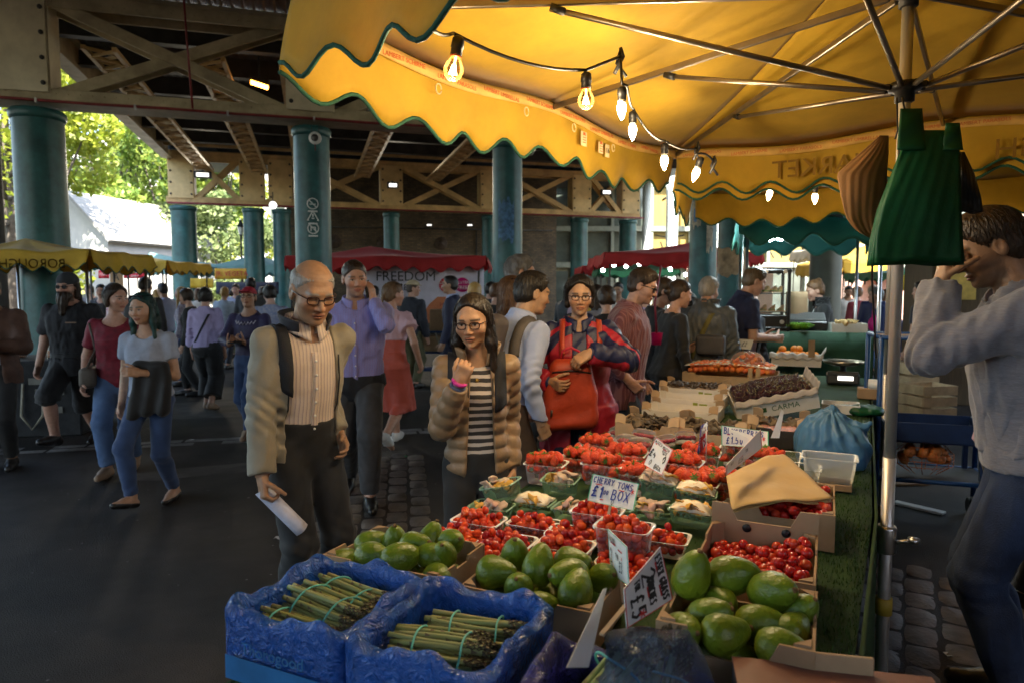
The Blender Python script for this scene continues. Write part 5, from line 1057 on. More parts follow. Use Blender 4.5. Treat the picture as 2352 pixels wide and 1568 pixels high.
def punnet_mesh(name,w,d,h,mat,lip=.006,flute=0):
 mb=MB();L=[]
 for s,z in((.82,.0),(.86,.004),(.93,h*.5),(.985,h*.94),(1.0,h),(1+2*lip/w,h+.001),(1+2*lip/w,h-.004)):
  P=rrect(w*s,d*s if s<=1 else d+2*lip,.018*s);m=len(P)
  if flute and.8<s<.99:P=[(x*(1+.012*math.sin(k*2.4)),y*(1+.012*math.cos(k*2.4)))for k,(x,y)in enumerate(P)]
  L.append([(x,y,z)for x,y in P])
 loops(mb,L);return mesh_only(mb,name,mat)
m_clear=clearplastic('clear punnet plastic',(.93,.95,.94),.05,.08);m_dgreen=clearplastic('smoky green punnet plastic',(.25,.4,.27),.22,.12);m_film=clearplastic('cling film',(.97,.95,.9),.03,.06)
ME_pf=punnet_mesh('flat_tray',.158,.105,.05,m_clear);ME_pt=punnet_mesh('deep_tray',.15,.1,.105,m_clear);ME_ps=punnet_mesh('berry_tray',.16,.115,.085,m_clear);ME_pm=punnet_mesh('mushroom_tray',.125,.1,.07,m_dgreen,flute=1);ME_pl=punnet_mesh('low_tray',.14,.1,.045,m_dgreen)
def punnet(kind,me,p,label,cat,group,rz=None,tilt=(0,0)):
 rt=empty(kind,p,0,label,cat,group);rt.rotation_euler=Euler((R(tilt[0]),R(tilt[1]),TA if rz is None else rz),'XYZ');inst('tray',me,(0,0,0),parent=rt);return rt
TOMP=[(1100,1192,0,'farthest toward the customers in the cherry tomato rows'),(1228,1200,0,'middle of the row touching the mushroom trays'),(1062,1232,0,'nearest the asphalt, behind the boxed avocados'),(1165,1240,0,'second from the asphalt in the middle row'),(1318,1222,0,'tucked behind the taller stacked pair'),(1298,1250,0,'just below the stacked pair toward the avocados'),(1118,1275,0,'front row behind the avocado box corner'),(1235,1292,0,'front row peeping over the central avocados'),(1440,1290,0,'behind the green edged price card'),(1520,1232,0,'between the stacked pair and the deep carton'),(1425,1320,0,'nearest the camera under the green edged card')]
G_t='cherry tomato punnets'
for k,(px,py,up,l)in enumerate(TOMP):
 p=onz(px,py,TZ+.05+up);p.z=TZ+.002+up;rt=punnet('tomato_punnet',ME_pf,p,'flat clear punnet of cherry tomatoes, '+l,'punnet',G_t,TA+RN.uniform(-.06,.06));lab='cherry tomato in the flat punnet '+l
 fill(fr(p,rt.rotation_euler.z),.142,.092,lambda x,y:.02,.0245,lambda q:low(RN.choice(ME_tom),q))
 fill(fr(p,rt.rotation_euler.z),.15,.098,lambda x,y:.041+.012*(1-abs(x)/.07),.0245,lambda q:put('cherry_tomato',RN.choice(ME_tom+[ME_tom[0]]),q,rrot(),RN.uniform(.88,1.08),lab,'tomato','tomatoes '+l),((0,1),(.02,.45)))
for px,py,up,l in((1372,1172,.0,'deep clear punnet of tomatoes under the blue lettered card'),(1434,1207,.03,'deep clear punnet of tomatoes in front of the other deep one')):
 p=onz(px,py,TZ+.105+up);p.z=TZ+.002+up;rt=punnet('tomato_punnet',ME_pt,p,l,'punnet','deep tomato punnets',TA+RN.uniform(-.06,.06),(0,0));lab='cherry tomato in the '+l.replace('clear ','')
 for z in(.02,.042,.064,.086):fill(fr(p,rt.rotation_euler.z),.128+.01*(z>.05),.085,lambda x,y:z,.0255,lambda q:low(RN.choice(ME_tom),q,1.05))
 for z in(.106,.122):fill(fr(p,rt.rotation_euler.z),.14-.03*(z>.11),.09-.03*(z>.11),lambda x,y:z,.026,lambda q:put('cherry_tomato',RN.choice(ME_tom+[ME_tom[0]]),q,rrot(),RN.uniform(.95,1.12),lab,'tomato','tomatoes in '+l),((0,1),))
mb=MB()
for me,mt in LOW:k0=ME_tom.index(me);mb.mi=k0;mb.add([mt@v.co for v in me.vertices],[list(p_.vertices)for p_ in me.polygons],True)
tag(mb.build('lower_tomatoes',m_tom),'cherry tomatoes packed underneath the top layer of the clear punnets','tomatoes',kind='stuff')
def wall(mb,a,b,h0,h1,th,notch=.3,drop=.3,hole=False):
 """a carton side from a to b (local xy) with a dipped top edge"""
 a,b=Vector(a+(0,)),Vector(b+(0,));d=b-a;L=d.length;d.normalize();q=Vector((-d.y,d.x,0))*th/2;c=notch*L/2;D=h1*drop
 prof=[(0,h0),(L,h0),(L,h1),(L/2+c+D*.5,h1),(L/2+c,h1-D),(L/2-c,h1-D),(L/2-c-D*.5,h1),(0,h1)];n=len(prof)
 vs=[a+d*s+Vector((0,0,z))-q for s,z in prof]+[a+d*s+Vector((0,0,z))+q for s,z in prof]
 mb.add(vs,[[0,1,2,3,4],[0,4,5,6,7]][::1]and[[0,4,3,2,1][::-1],[0,4,5,6,7]]+[[n+4,n+3,n+2,n+1,n][::-1][::-1],[n+7,n+6,n+5,n+4,n]]+[[k,(k+1)%n,n+(k+1)%n,n+k]for k in range(n)],False)
def carton(name,p,w,d,h,mat,label,rz=None,drop=.3,notch=.4,group=None,tilt=0,posts=True,cat='box',innermat=None,hfar=None):
 rt=empty(name,p,0,label,cat,group);rt.rotation_euler=Euler((tilt,0,TA if rz is None else rz),'XYZ');th=.006;mb=MB()
 wall(mb,(-w/2,-d/2),(w/2,-d/2),0,h,th,notch,drop);wall(mb,(w/2,d/2),(-w/2,d/2),0,hfar or h,th,notch,drop);e=.0035;wall(mb,(w/2-e,-d/2+e),(w/2-e,d/2-e),0,h,th*.9,notch*.6,drop*.4);wall(mb,(-w/2+e,d/2-e),(-w/2+e,-d/2+e),0,h,th*.9,notch*.6,drop*.4)
 mb.box((0,0,.006),(w-.014,d-.014,.006));mb.build('carton',mat,rt)
 if posts:
  for sx in(-1,1):
   for sy in(-1,1):mb=MB();s=.03;x,y=sx*(w/2-.007),sy*(d/2-.007);mb.add([(x,y,.01),(x-sx*s,y,.01),(x,y-sy*s,.01),(x,y,h+.004),(x-sx*s,y,h+.004),(x,y-sy*s,h+.004)],[[0,1,2],[3,4,5],[0,1,4,3],[1,2,5,4],[2,0,3,5]],False);mb.build('corner_post',innermat or mat,rt)
 return rt
m_cardk=M('brown cardboard black printed',(.03,.024,.02),.6,var=.3)
AVG='avocados'
def avos(rt,pts,lab):
 mt=Matrix.Translation(rt.location)@rt.rotation_euler.to_matrix().to_4x4()
 for x,y,z,rx,rz,s in pts:put('avocado',RN.choice(ME_avo),mt@Vector((x,y,z)),(R(rx),R(RN.uniform(-12,12)),R(rz)),s*.82,lab,'avocado',AVG+' '+lab[-24:],('stem_scar',ME_avst))
pa=Vector((-.285,1.775,TZ));rt=carton('avocado_box',pa,.35,.24,.115,m_card,'cardboard box of avocados nearest the elderly man')
L_='glossy green avocado in the box nearest the elderly man'
avos(rt,[(-.1,-.07,.05,80,40,1),(0,-.07,.05,85,100,1),(.1,-.06,.05,80,150,1),(-.1,.03,.05,80,200,1),(0,.03,.05,75,20,1),(.1,.04,.05,80,70,1),(-.115,-.005,.112,70,100,.98),(-.045,.02,.12,18,20,1.02),(-.06,-.07,.112,82,70,1.0),(.025,-.065,.118,85,110,1.1),(.04,.06,.128,25,140,.98),(.03,.0,.13,70,60,1.02),(.105,.055,.13,62,35,1.0),(.095,-.015,.115,82,250,1.02),(.12,.0,.118,40,0,.95),(-.09,.075,.08,70,0,.9),(-.15,-.08,.08,75,140,1),(-.15,.06,.085,60,60,1),(.14,-.07,.09,70,20,1)],L_)
pb=Vector((.075,1.60,TZ));rt=carton('avocado_box',pb,.325,.235,.11,m_card,'cardboard box of avocados in the middle, behind the blue crates')
L_='glossy green avocado in the middle box behind the blue crates'
avos(rt,[(-.1,-.07,.05,80,40,1),(0,-.07,.05,85,100,1),(.1,-.06,.05,80,150,1),(-.1,.03,.05,80,200,1),(0,.03,.05,75,20,1),(.1,.04,.05,80,70,1),(-.115,-.03,.115,84,68,1.15),(-.1,.055,.125,22,0,1.08),(-.015,.005,.13,30,150,1.12),(-.03,-.075,.108,42,-20,.98),(.045,.075,.128,80,60,1.1),(.07,.0,.13,78,300,1.12),(.105,-.062,.12,55,160,1.12),(.03,-.105,.09,85,90,.95),(.13,.06,.11,60,20,1)],L_)
pc=Vector((.475,1.375,TZ));rt=carton('avocado_box',pc,.29,.27,.15,m_card,'cardboard box of darker avocados beside the dark edge of the table',drop=.35)
L_='dark green avocado in the box beside the table edge'
avos(rt,[(-.08,-.08,.075,80,40,1),(0,-.08,.07,85,100,1),(.09,-.08,.08,80,150,1),(-.08,.02,.08,80,200,1),(0,.02,.07,75,20,1),(.09,.03,.075,80,70,1),(-.11,.05,.17,12,10,1.2),(-.035,.105,.165,80,80,1.25),(.055,.07,.16,65,30,1.2),(-.06,-.04,.13,60,60,1.05),(.035,-.02,.125,82,80,1.1),(.1,-.01,.12,75,130,1),(-.02,-.1,.13,84,100,1.1),(.08,-.1,.125,84,60,1.05),(-.1,-.1,.12,70,20,1),(.11,.06,.13,40,40,.95),(-.05,.06,.12,70,10,1.0)],L_)
pd=Vector((.64,1.735,TZ));rt=carton('tomato_box',pd,.285,.35,.13,m_card,'deep cardboard box of dark vine tomatoes with two hand holes',drop=.25,notch=.5,hfar=.19)
mb=MB()
for x in(-.045,.06):mb.lathe([(.012,0),(.012,.003),(0,.003)],(x,.171,.125),rot=Matrix.Rotation(R(90),3,'X'),n=16)
mb.build('hand_hole',m_black,rt)  # black discs: the dark inside each cut hole is put into the colour
L_='vine tomato in the deep box with two hand holes';fill(fr(pd),.26,.32,lambda x,y:.078+.05*max(0,x/.13)*max(0,.5+y/.2)+.02*max(0,-y/.16),.029,lambda q:put('vine_tomato',RN.choice(ME_tomr),q,rrot(),RN.uniform(.88,1.15),L_,'tomato','tomatoes in the deep box'),((0,.97),(.02,.3)),.35)
mb=MB();mb.sheet(lambda u,v:(-.12+.24*u,-.15+.3*v,.066+.05*max(0,(u-.5)*2)*max(0,.5+(v-.5)*1.5)),6,6,.004);mb.build('pulp_liner',M('tomato pulp liner',(.12,.03,.015),.8),rt)
pe=Vector((.93,2.27,TZ));rt=carton('tomato_box',pe,.30,.36,.115,m_card,'cardboard box of plum tomatoes under the brown paper bag',drop=.25)
L_='plum tomato in the box under the brown paper bag';fill(fr(pe),.27,.33,lambda x,y:.085,.032,lambda q:put('plum_tomato',RN.choice(ME_tomr),q,rrot(),(1.1,1.1,1.25),L_,'tomato','tomatoes under the paper bag'),((0,.95),(.02,.3)),.35)
q4=[onz(1668,1092,.955),onz(1680,1172,.93),onz(1915,1142,.93),onz(1800,1045,.955)]
def bagfn(u,v):p=lerp(lerp(q4[1],q4[2],u),lerp(q4[0],q4[3],u),v);return p+Vector((0,0,.006*math.sin(u*5+v*3)+.02*math.sin(math.pi*u)*(.4+v*.6)+.004*math.sin(u*11+v*7)*math.cos(v*9-u*4)))
rt=empty('flat_paper_bag',q4[1],0,'flat brown paper bag draped over the plum tomatoes','paper bag');mb=MB();mb.sheet(bagfn,24,20,.003);mb.build('front_leaf',M('manila paper',(.5,.33,.13),.7,var=.06,scale=6,bump=.35,bscale=12),rt,True)
mb=MB();mb.sheet(lambda u,v:bagfn(u*.98+.01,v*.97)-Vector((0,0,.008+.004*math.sin(u*9))),24,20,.002);mb.build('back_leaf',MATS['manila paper'],rt,True)
MUP=[(1160,1108,.035,ME_pm,'m',(6,-14),'tilted smoky green tray of oyster mushrooms at the customer edge'),(1288,1098,.03,ME_pm,'m',(4,0),'smoky green tray of mixed mushrooms beside the blue lettered card'),(1510,1100,.03,ME_pm,'m',(2,6),'smoky green tray of mushrooms under the mixed mushroom card'),(1130,1160,0,ME_pl,'m',(0,0),'low tray of mushrooms under the tilted tray'),(1225,1150,0,ME_pl,'g',(0,0),'low tray of film wrapped chanterelles behind the tomatoes'),(1320,1165,0,ME_pl,'m',(0,0),'low tray of mushrooms touching the deep tomato punnet'),(1410,1160,0,ME_pl,'m',(0,0),'low tray of mushrooms hidden behind the blue lettered card'),(1500,1165,.0,ME_pl,'m',(0,0),'low tray of mushrooms right of the blue lettered card'.replace('right of','just past')),(1595,1125,.03,ME_pl,'g',(0,8),'raised tray of golden film wrapped chanterelles'),(1588,1172,.02,ME_pl,'g',(-4,4),'tray of chanterelles and pale mushrooms beside the plum tomato box')]
for px,py,up,me,kd,tl,l in MUP:
 h=.07 if me is ME_pm else.045;p=onz(px,py,TZ+h+up);p.z=TZ+.002+up;rt=punnet('mushroom_punnet',me,p,l,'punnet','mushroom punnets',TA+RN.uniform(-.1,.1),tl);lab='mushroom in the '+l.replace('smoky green ','')
 fill(rt.matrix_basis if False else fr(p,rt.rotation_euler.z,R(tl[0]),R(tl[1])),.11,.085,lambda x,y:h-.004,.036,lambda q:put('mushroom',RN.choice(ME_mu)if kd=='m' else ME_mu[2],q,(RN.uniform(-.9,.9),RN.uniform(-.9,.9),RN.uniform(0,6)),RN.uniform(.8,1.15),lab[:90],'mushroom','mushrooms: '+l[:50]),((0,1),(.016,.6)),.4)
 if kd=='g' or px==1510:
  mb=MB();mb.sheet(lambda u,v:(.068*(u-.5)*2,.05*(v-.5)*2,h+.004+.028*math.sin(math.pi*u)**.6*math.sin(math.pi*v)**.6+.002*math.sin(u*21+v*13)),16,12,.0012);mb.build('cling_film',m_film,rt)
STP=[(1255,1062,.0,'nearest the padded jacket'),(1335,1048,.0,'behind the tray of mixed mushrooms'),(1372,1018,.0,'at the edge before the raspberries'),(1388,1062,.03,'stacked high behind the blue lettered card'),(1440,1040,.02,'between the raspberries and the mushroom card'),(1470,1085,0,'tucked behind the mixed mushroom card'),(1565,1060,.03,'facing the camera past the mixed mushroom card'),(1610,1040,.0,'beside the small union flag'),(1600,1105,.0,'just above the golden chanterelles'),(1650,1100,.0,'closest to the brown paper bag'),(1700,1025,.0,'below the blueberry card'),(1752,1050,0,'behind the brown paper bag')]
for px,py,up,l in STP:
 p=onz(px,py,TZ+.085+up);p.z=TZ+.002+up;rt=punnet('strawberry_punnet',ME_ps,p,'clear punnet of strawberries '+l,'punnet','strawberry punnets',TA+RN.uniform(-.12,.12));lab='strawberry in the punnet '+l
 for z in(.03,.062,.096):fill(fr(p,rt.rotation_euler.z),.15,.105,lambda x,y:z+.012*math.cos(x*14)*(z>.09),.034,lambda q:put('strawberry',RN.choice(ME_str),q,rrot(),RN.uniform(1.05,1.4),lab,'strawberry','strawberries '+l,('calyx',ME_cal)),((0,1 if z>.08 else.62 if z>.05 else.4),),.4)
mb=MB();Lq=[[(x,y,z)for x,y in rrect(.115*s,.09*s,.016)]for s,z in((.86,0),(.95,.03),(1.06,.031),(1.06,.034),(.97,.035),(.9,.052),(.6,.06))];loops(mb,Lq);n_=len(Lq[0]);mb.f.append(list(range(len(mb.v)-n_,len(mb.v))));mb.m.append(0);mb.sm.append(True);ME_clam=mesh_only(mb,'clamshell',m_clear)
RAP=[(1390,1008,0),(1440,1003,0),(1425,984,0),(1478,990,.02),(1490,965,.03),(1545,975,.03),(1530,1003,.02),(1575,995,.03),(1600,966,.03),(1640,982,.03),(1470,1010,0),(1620,1000,0)]
RNM=['at the customer edge','second from the customer edge','behind the first, toward the dark mushrooms','tilted in the middle','propped highest beside the cardboard flaps','at the top centre of the pile','upright, facing the camera','lying before the flag','behind the union flag','next to the blueberry card','just behind the strawberries','under the flag']
for k,(px,py,up)in enumerate(RAP):
 p=onz(px,py,TZ+.05+up);p.z=TZ+.002+up;tl=(RN.uniform(-16,6),RN.uniform(-12,12))if up else(0,0);rt=punnet('raspberry_punnet',ME_clam,p,'lidded clear punnet of raspberries '+RNM[k],'punnet','raspberry punnets',TA+RN.uniform(-.4,.4),tl)
 fill(fr(p,rt.rotation_euler.z,R(tl[0]),R(tl[1])),.1,.075,lambda x,y:.026,.0185,lambda q:put('raspberry',ME_rasp,q,rrot(),RN.uniform(.95,1.1),'raspberry in the lidded punnet '+RNM[k],'raspberry','raspberries '+RNM[k]),((0,1),))
m_cardl=M('pale cardboard',(.45,.31,.18),.8,var=.1,dirt=.2,dscale=6,tint=(.25,.16,.08));m_wcard=M('white printed cardboard',(.68,.64,.58),.6,var=.06,dirt=.15,dscale=8,tint=(.4,.32,.22))
def flaps(rt,w,d,h,rr):
 for sx in(-1,1):
  for sy in(-1,1):
   mb=MB();x,y=sx*w/2,sy*d/2;mb.sheet(lambda u,v:(x-sx*(.055*u),y+sy*.004-sy*.02*v,h+.045*v-.01*u+.008*math.sin(3*u)),6,4,.004,False);mb.build('folded_flap',m_cardl,rt)
for(px,py,l,w)in((1500,965,'cardboard tray of dark mushrooms nearest the red jacket',.34),(1640,975,'cardboard tray of dark mushrooms behind the blueberry card',.36),(1790,968,'cardboard tray of mushrooms half hidden by the blue bag',.3)):
 p=onz(px,py,TZ+.09);p.z=TZ+.002;rt=carton('mushroom_box',p,w,.3,.09,m_cardl,l,drop=.3,group='mushroom boxes');flaps(rt,w,.3,.09,RN)
 fill(fr(p),w-.03,.26,lambda x,y:.075,.05,lambda q:put('dark_mushroom',RN.choice(ME_mud),q,(RN.uniform(-.9,.9),RN.uniform(-.9,.9),RN.uniform(0,6)),RN.uniform(.9,1.3),'dark wild mushroom in the '+l,'mushroom','mushrooms in '+l),((0,.95),(.015,.4)),.5)
for k,(px,py,z,l)in enumerate(((1570,935,0,'white fruit tray with folded corners nearest the dark mushrooms'),(1585,908,.03,'white fruit tray in the middle of the empty ones'),(1598,885,.055,'white fruit tray with a paper lining behind the empty ones'))):
 p=onz(px,py,TZ+.07+z);p.z=TZ+.002+z;rt=carton('fruit_tray',p,.46,.28,.07,m_wcard,l,drop=.12,notch=.7,group='white fruit trays');flaps(rt,.46,.28,.062,RN)
 mb=MB();mb.box((.06,-.1435,.035),(.03,.001,.022));mb.box((.11,-.1435,.035),(.05,.001,.01));mb.build('printed_mark',M('olive print',(.25,.3,.03),.6),rt)
 if k==2:
  mb=MB();mb.sheet(lambda u,v:(-.215+.43*u,-.13+.26*v,.06+.012*math.sin(u*23)*math.sin(v*9)),30,10,.003);mb.build('paper_lining',M('brown lining paper',(.3,.22,.16),.7,bump=.4),rt)
  fill(fr(p),.4,.22,lambda x,y:.076,.034,lambda q:put('dried_fig',ME_mud[0],q,rrot(.5),.7,'dark dried fruit in the lined white tray','dried fruit','dried fruit in the lined tray'),((0,.8),),.4)
cq=onz(1775,905,.93);cq.z=TZ+.06;rt=carton('cherry_box',cq,.50,.34,.1,m_wcard,'tilted white box heaped with dark cherries',rz=TA+R(20),tilt=R(4),drop=.08,notch=.8,cat='box');rt.rotation_euler=Euler((R(12),R(-13),TA+R(14)),'XYZ');cm=fr(cq,TA+R(14),R(12),R(-13))
rt.rotation_euler=cm.to_euler()
mb=MB();lettering(mb,'CARMA',.05,(.05,-.1735,.05),(1,0,0),(0,0,1),.0006);mb.box((-.09,-.174,.05),(.05,.001,.03));mb.build('lettering',M('dark green print',(.03,.1,.03),.6),rt)
mb=MB();mb.sheet(lambda u,v:(-.25+.5*u,-.185+.02*v-.01,.1+.035*v+.006*math.sin(u*40)),40,3,.003);mb.sheet(lambda u,v:(.245+.03*v,-.17+.34*u,.1+.06*v+.008*math.sin(u*30)),20,4,.003);mb.build('paper_lining',M('grey lining paper',(.42,.37,.32),.6,bump=.4,bscale=20),rt)
fill(cm,.46,.31,lambda x,y:.1+.05*math.cos(x*5)*math.cos(y*6),.0215,lambda q:put('cherry',ME_ch,q,rrot(1.2),RN.uniform(.95,1.1),'dark red cherry in the tilted white box','cherry','cherries in the tilted white box',('stalk',ME_chs)if RN.random()<.5 else None),((0,.92),),.4)
mb=MB();mb.sheet(lambda u,v:(-.235+.47*u,-.16+.32*v,.082+.05*math.cos((u-.5)*2.3)*math.cos((v-.5)*1.9)),10,8,.004);mb.build('cherry_layer',m_ch,rt)
ap=onz(1680,850,.93);ap.z=TZ+.03;rt=carton('apricot_box',ap,.74,.42,.09,m_cardl,'wide cardboard box of apricots in front of the green counter',drop=.2,notch=.7);apm=fr(ap)
fill(apm,.68,.38,lambda x,y:.095+.03*math.cos(x*3.5),.044,lambda q:put('apricot',RN.choice(ME_apr),q,rrot(),RN.uniform(.9,1.15),'apricot loose in the wide cardboard box','apricot','apricots in the wide box'),((0,.97),(.035,.35)),.35)
mb=MB();mb.sheet(lambda u,v:(-.36+.72*u,-.2+.4*v,.135+.035*math.cos((u-.5)*2.6)+.008*math.sin(u*60)*math.sin(v*30)),60,24,.0015);o=mb.build('crinkled_wrap',m_film,rt)
bp_=apm@Vector((.13,-.02,.17));rt=empty('net_of_apricots',bp_,0,'plump clear bag of small apricots standing on the apricot box','bag');r_=np.random.default_rng(8);mb=MB()
for i in range(46):
 d_=r_.normal(size=3);d_/=np.linalg.norm(d_);q=bp_+Vector(d_*np.array([.12,.09,.075])*r_.uniform(.75,1));put('apricot',RN.choice(ME_apr),q,rrot(),RN.uniform(.8,1),'small apricot inside the plump clear bag','apricot','apricots in the plump bag')
mb.grid(lambda u,v:(.145*math.cos(u*6.283)*math.sin(math.pi*v)**.7*(1+.03*math.sin(u*40)),.115*math.sin(u*6.283)*math.sin(math.pi*v)**.7,-.095*math.cos(math.pi*v)+.003*math.sin(u*50)),40,14);mb.build('clear_film',m_film,rt)
for dx_,l in((.27,'small pale wooden tag between the apricots and the cherries'),(.33,'second small pale wooden tag just past the first')):
 q=apm@Vector((dx_-.1,-.2,.07));mb=MB();mb.box(q+Vector((0,0,.04)),(.035,.006,.075),TA+.3,.001);tag(mb.build('wooden_tag',m_cardl),l,'tag')
op=onz(1830,815,.95);op.z=TZ+.05;rt=carton('orange_box',op,.46,.3,.1,m_wcard,'box of oranges lined with grey paper at the far end',drop=.15,notch=.7);om=fr(op)
mb=MB();mb.sheet(lambda u,v:(-.25+.5*u,-.165+.03*v,.07+.06*v+.01*math.sin(u*33)),30,4,.003);mb.sheet(lambda u,v:(.21+.06*v,-.15+.3*u,.07+.1*v+.014*math.sin(u*21)),20,5,.003);mb.build('paper_lining',MATS['grey lining paper'],rt)
fill(om,.42,.26,lambda x,y:.1,.077,lambda q:put('orange',ME_or,q,rrot(),RN.uniform(.95,1.08),'bright orange in the paper lined box','orange','oranges in the paper lined box'),((0,1),(.055,.25)),.25)
mb=MB();q=om@Vector((.14,-.16,.1));mb.box(q+Vector((0,0,.08)),(.06,.004,.17),TA+.2);tag(mb.build('price_card',m_card),'brown price card standing at the orange box','price card')
for px,py,l in((1655,815,'punnet of blueberries nearest the customers at the far end'),(1695,812,'punnet of blueberries below the white price slip')):
 p=onz(px,py,TZ+.1);p.z=TZ+.03;rt=punnet('blueberry_punnet',ME_ps,p,l,'punnet','blueberry punnets');m_bb=fruit_mat('blueberry skin',(.02,.025,.07),(.05,.055,.12),.4);
 if 'ME_bb' not in globals():ME_bb=mesh_only(blob(sph(.0085,6),8),'blueberry',m_bb)
 fill(fr(p),.14,.1,lambda x,y:.082,.017,lambda q:put('blueberry',ME_bb,q,rrot(),1,'blueberry in the '+l,'blueberry','blueberries in '+l),((0,1),))
sp=onz(1935,880,TZ);sp.z=TZ;rt=empty('weighing_scale',sp,TA,'weighing scale with a shallow metal pan behind the cherries','scale');mb=MB();mb.box((0,0,.05),(.26,.24,.09),bev=.015);mb.box((0,-.1,.1),(.24,.06,.03),bev=.006);mb.build('base',M('dark scale body',(.05,.05,.05),.4),rt);mb=MB();mb.lathe([(.025,.09),(.025,.15),(.06,.155)],n=16);mb.build('pillar',m_alu,rt)
mb=MB();mb.lathe([(.0,.155),(.09,.158),(.15,.18),(.165,.2),(.168,.2),(.155,.178),(.09,.164),(0,.161)],n=36);mb.build('pan',M('tarnished pan',(.3,.24,.16),.3,1.0,var=.25),rt);mb=MB();mb.box((.02,-.121,.06),(.12,.004,.035));mb.build('display',m_led,rt)
rt=empty('tissue_roll_box',onz(2010,915,TZ),TA,'small brown box with a roll beside the scale','box');mb=MB();mb.box((0,0,.04),(.24,.12,.08),bev=.006);mb.build('carton',m_card,rt);mb=MB();mb.tube([(-.05,-.03,.11),(.12,-.05,.11)],.04,16);mb.build('paper_roll',m_white,rt)
rt=empty('till_tray',onz(1930,945,TZ),TA,'open white tray of coins beside the blue bag','tray');mb=MB()
for x,y,w,d in((0,-.09,.22,.008),(0,.09,.22,.008),(-.11,0,.008,.18),(.11,0,.008,.18)):mb.box((x,y,.03),(w,d,.06))
mb.box((0,0,.006),(.22,.18,.01));mb.build('tray',m_white,rt);mb=MB();mb.box((.02,0,.03),(.1,.08,.03),.3);mb.build('pouch',m_black,rt)
rt=empty('green_bag_heap',onz(1985,950,TZ),0,'crumpled green carrier bag lying behind the blue bag','carrier bag');sdf_object('film',lambda P:ellip(P,(0,0,.02),(.12,.09,.04))+.03*(np.abs(noise3(P,30,3,5))-.25)+.014*(np.abs(noise3(P,80,5,5))-.2),(-.2,-.15,-.01),(.2,.15,.12),.008,m_gbag,rt)
bb=onz(1908,1065,TZ);bb.z=TZ
m_bluebag=M('pale blue carrier plastic',(.09,.23,.4),.3,var=.15,scale=5,bump=.6,bscale=22,translucent=.3)
def bagf(P):
 z=P[:,2];d=ellip(P,(0,0,.1),(.16,.115,.125));d=smin(d,rbox(P,(0,0,.05),(.145,.1,.06),.04),.05);ang=np.arctan2(P[:,1],P[:,0])
 d=smin(d,rcone(P,(-.03,0,.18),(.0,.02,.255),.06,.022),.06);d=smin(d,rcone(P,(.09,.0,.15),(.15,.0,.2),.04,.012),.04)
 d+=.022*(np.abs(noise3(P,22,2,5))-.25)+.013*(np.abs(noise3(P,55,6,5))-.2)+.006*np.sin(ang*13+z*20)*np.clip(z/.15,0,1)
 return np.maximum(d,-z)
rt=empty('blue_carrier_bag',bb,TA,'full pale blue carrier bag standing on the turf','carrier bag');sdf_object('film',bagf,(-.2,-.16,-.01),(.2,.16,.32),.0065,m_bluebag,rt)
cbx=onz(1903,1118,TZ);cbx.z=TZ;rt=empty('clear_tub',cbx,TA,'stack of clear plastic tubs in front of the blue carrier bag','tub');ME_tub=punnet_mesh('tub',.2,.13,.1,clearplastic('cloudy tub plastic',(.8,.82,.8),.3,.2));inst('tub_body',ME_tub,(0,0,.03),parent=rt);mb=MB();mb.box((0,0,.015),(.17,.11,.03),bev=.004);mb.build('card_base',m_card,rt)
for k,(px,py,l)in enumerate(((1795,1060,'empty clear tray behind the brown paper bag'),(1835,1090,'empty clear tray beside the clear tubs'))):
 p=onz(px,py,TZ+.05);p.z=TZ+.002;punnet('empty_punnet',ME_ps,p,l,'punnet','empty punnets')
pz=onz(1745,1005,TZ);pz.z=TZ+.002;rt=carton('berry_box',onz(1800,1020,TZ),.26,.2,.1,m_cardk,'black sided box of pink berries behind the strawberry punnets',innermat=m_cardl,drop=.1)
mb=MB();mb.box((0,0,.08),(.24,.18,.02),bev=.004);mb.build('berry_layer',M('pink berry layer',(.5,.2,.16),.6,var=.5,scale=60),rt)
def liner_mat(name,c,alpha):
 m=bpy.data.materials.new(name);m.use_nodes=True;nt=m.node_tree;L=nt.links;b=nt.nodes['Principled BSDF'];out=nt.nodes['Material Output'];b.inputs['Base Color'].default_value=rgb(c);b.inputs['Roughness'].default_value=.16;b.inputs['Specular IOR Level'].default_value=.8
 tc=nd(nt,'ShaderNodeTexCoord');n1=nd(nt,'ShaderNodeTexNoise',Scale=28.0,Detail=4.0,Roughness=.6,Distortion=1.5);L.new(tc.outputs['Object'],n1.inputs['Vector']);bp=nd(nt,'ShaderNodeBump',Strength=1.0,Distance=.03);sb=nd(nt,'ShaderNodeMath',operation='SUBTRACT');L.new(n1.outputs['Fac'],sb.inputs[0]);sb.inputs[1].default_value=.5;ab=nd(nt,'ShaderNodeMath',operation='ABSOLUTE');L.new(sb.outputs[0],ab.inputs[0]);L.new(ab.outputs[0],bp.inputs['Height']);L.new(bp.outputs[0],b.inputs['Normal'])
 tr=nd(nt,'ShaderNodeBsdfTransparent');tr.inputs[0].default_value=(.35,.5,.9,1);ms=nd(nt,'ShaderNodeMixShader');ms.inputs[0].default_value=alpha;L.new(tr.outputs[0],ms.inputs[1]);L.new(b.outputs[0],ms.inputs[2]);L.new(ms.outputs[0],out.inputs['Surface']);return m
m_liner=liner_mat('blue crate liner film',(.02,.13,.55),.74);m_linerd=liner_mat('violet crate liner film',(.05,.04,.22),.75)
m_crate=M('deep blue crate board',(.02,.09,.32),.55,var=.25,scale=5)
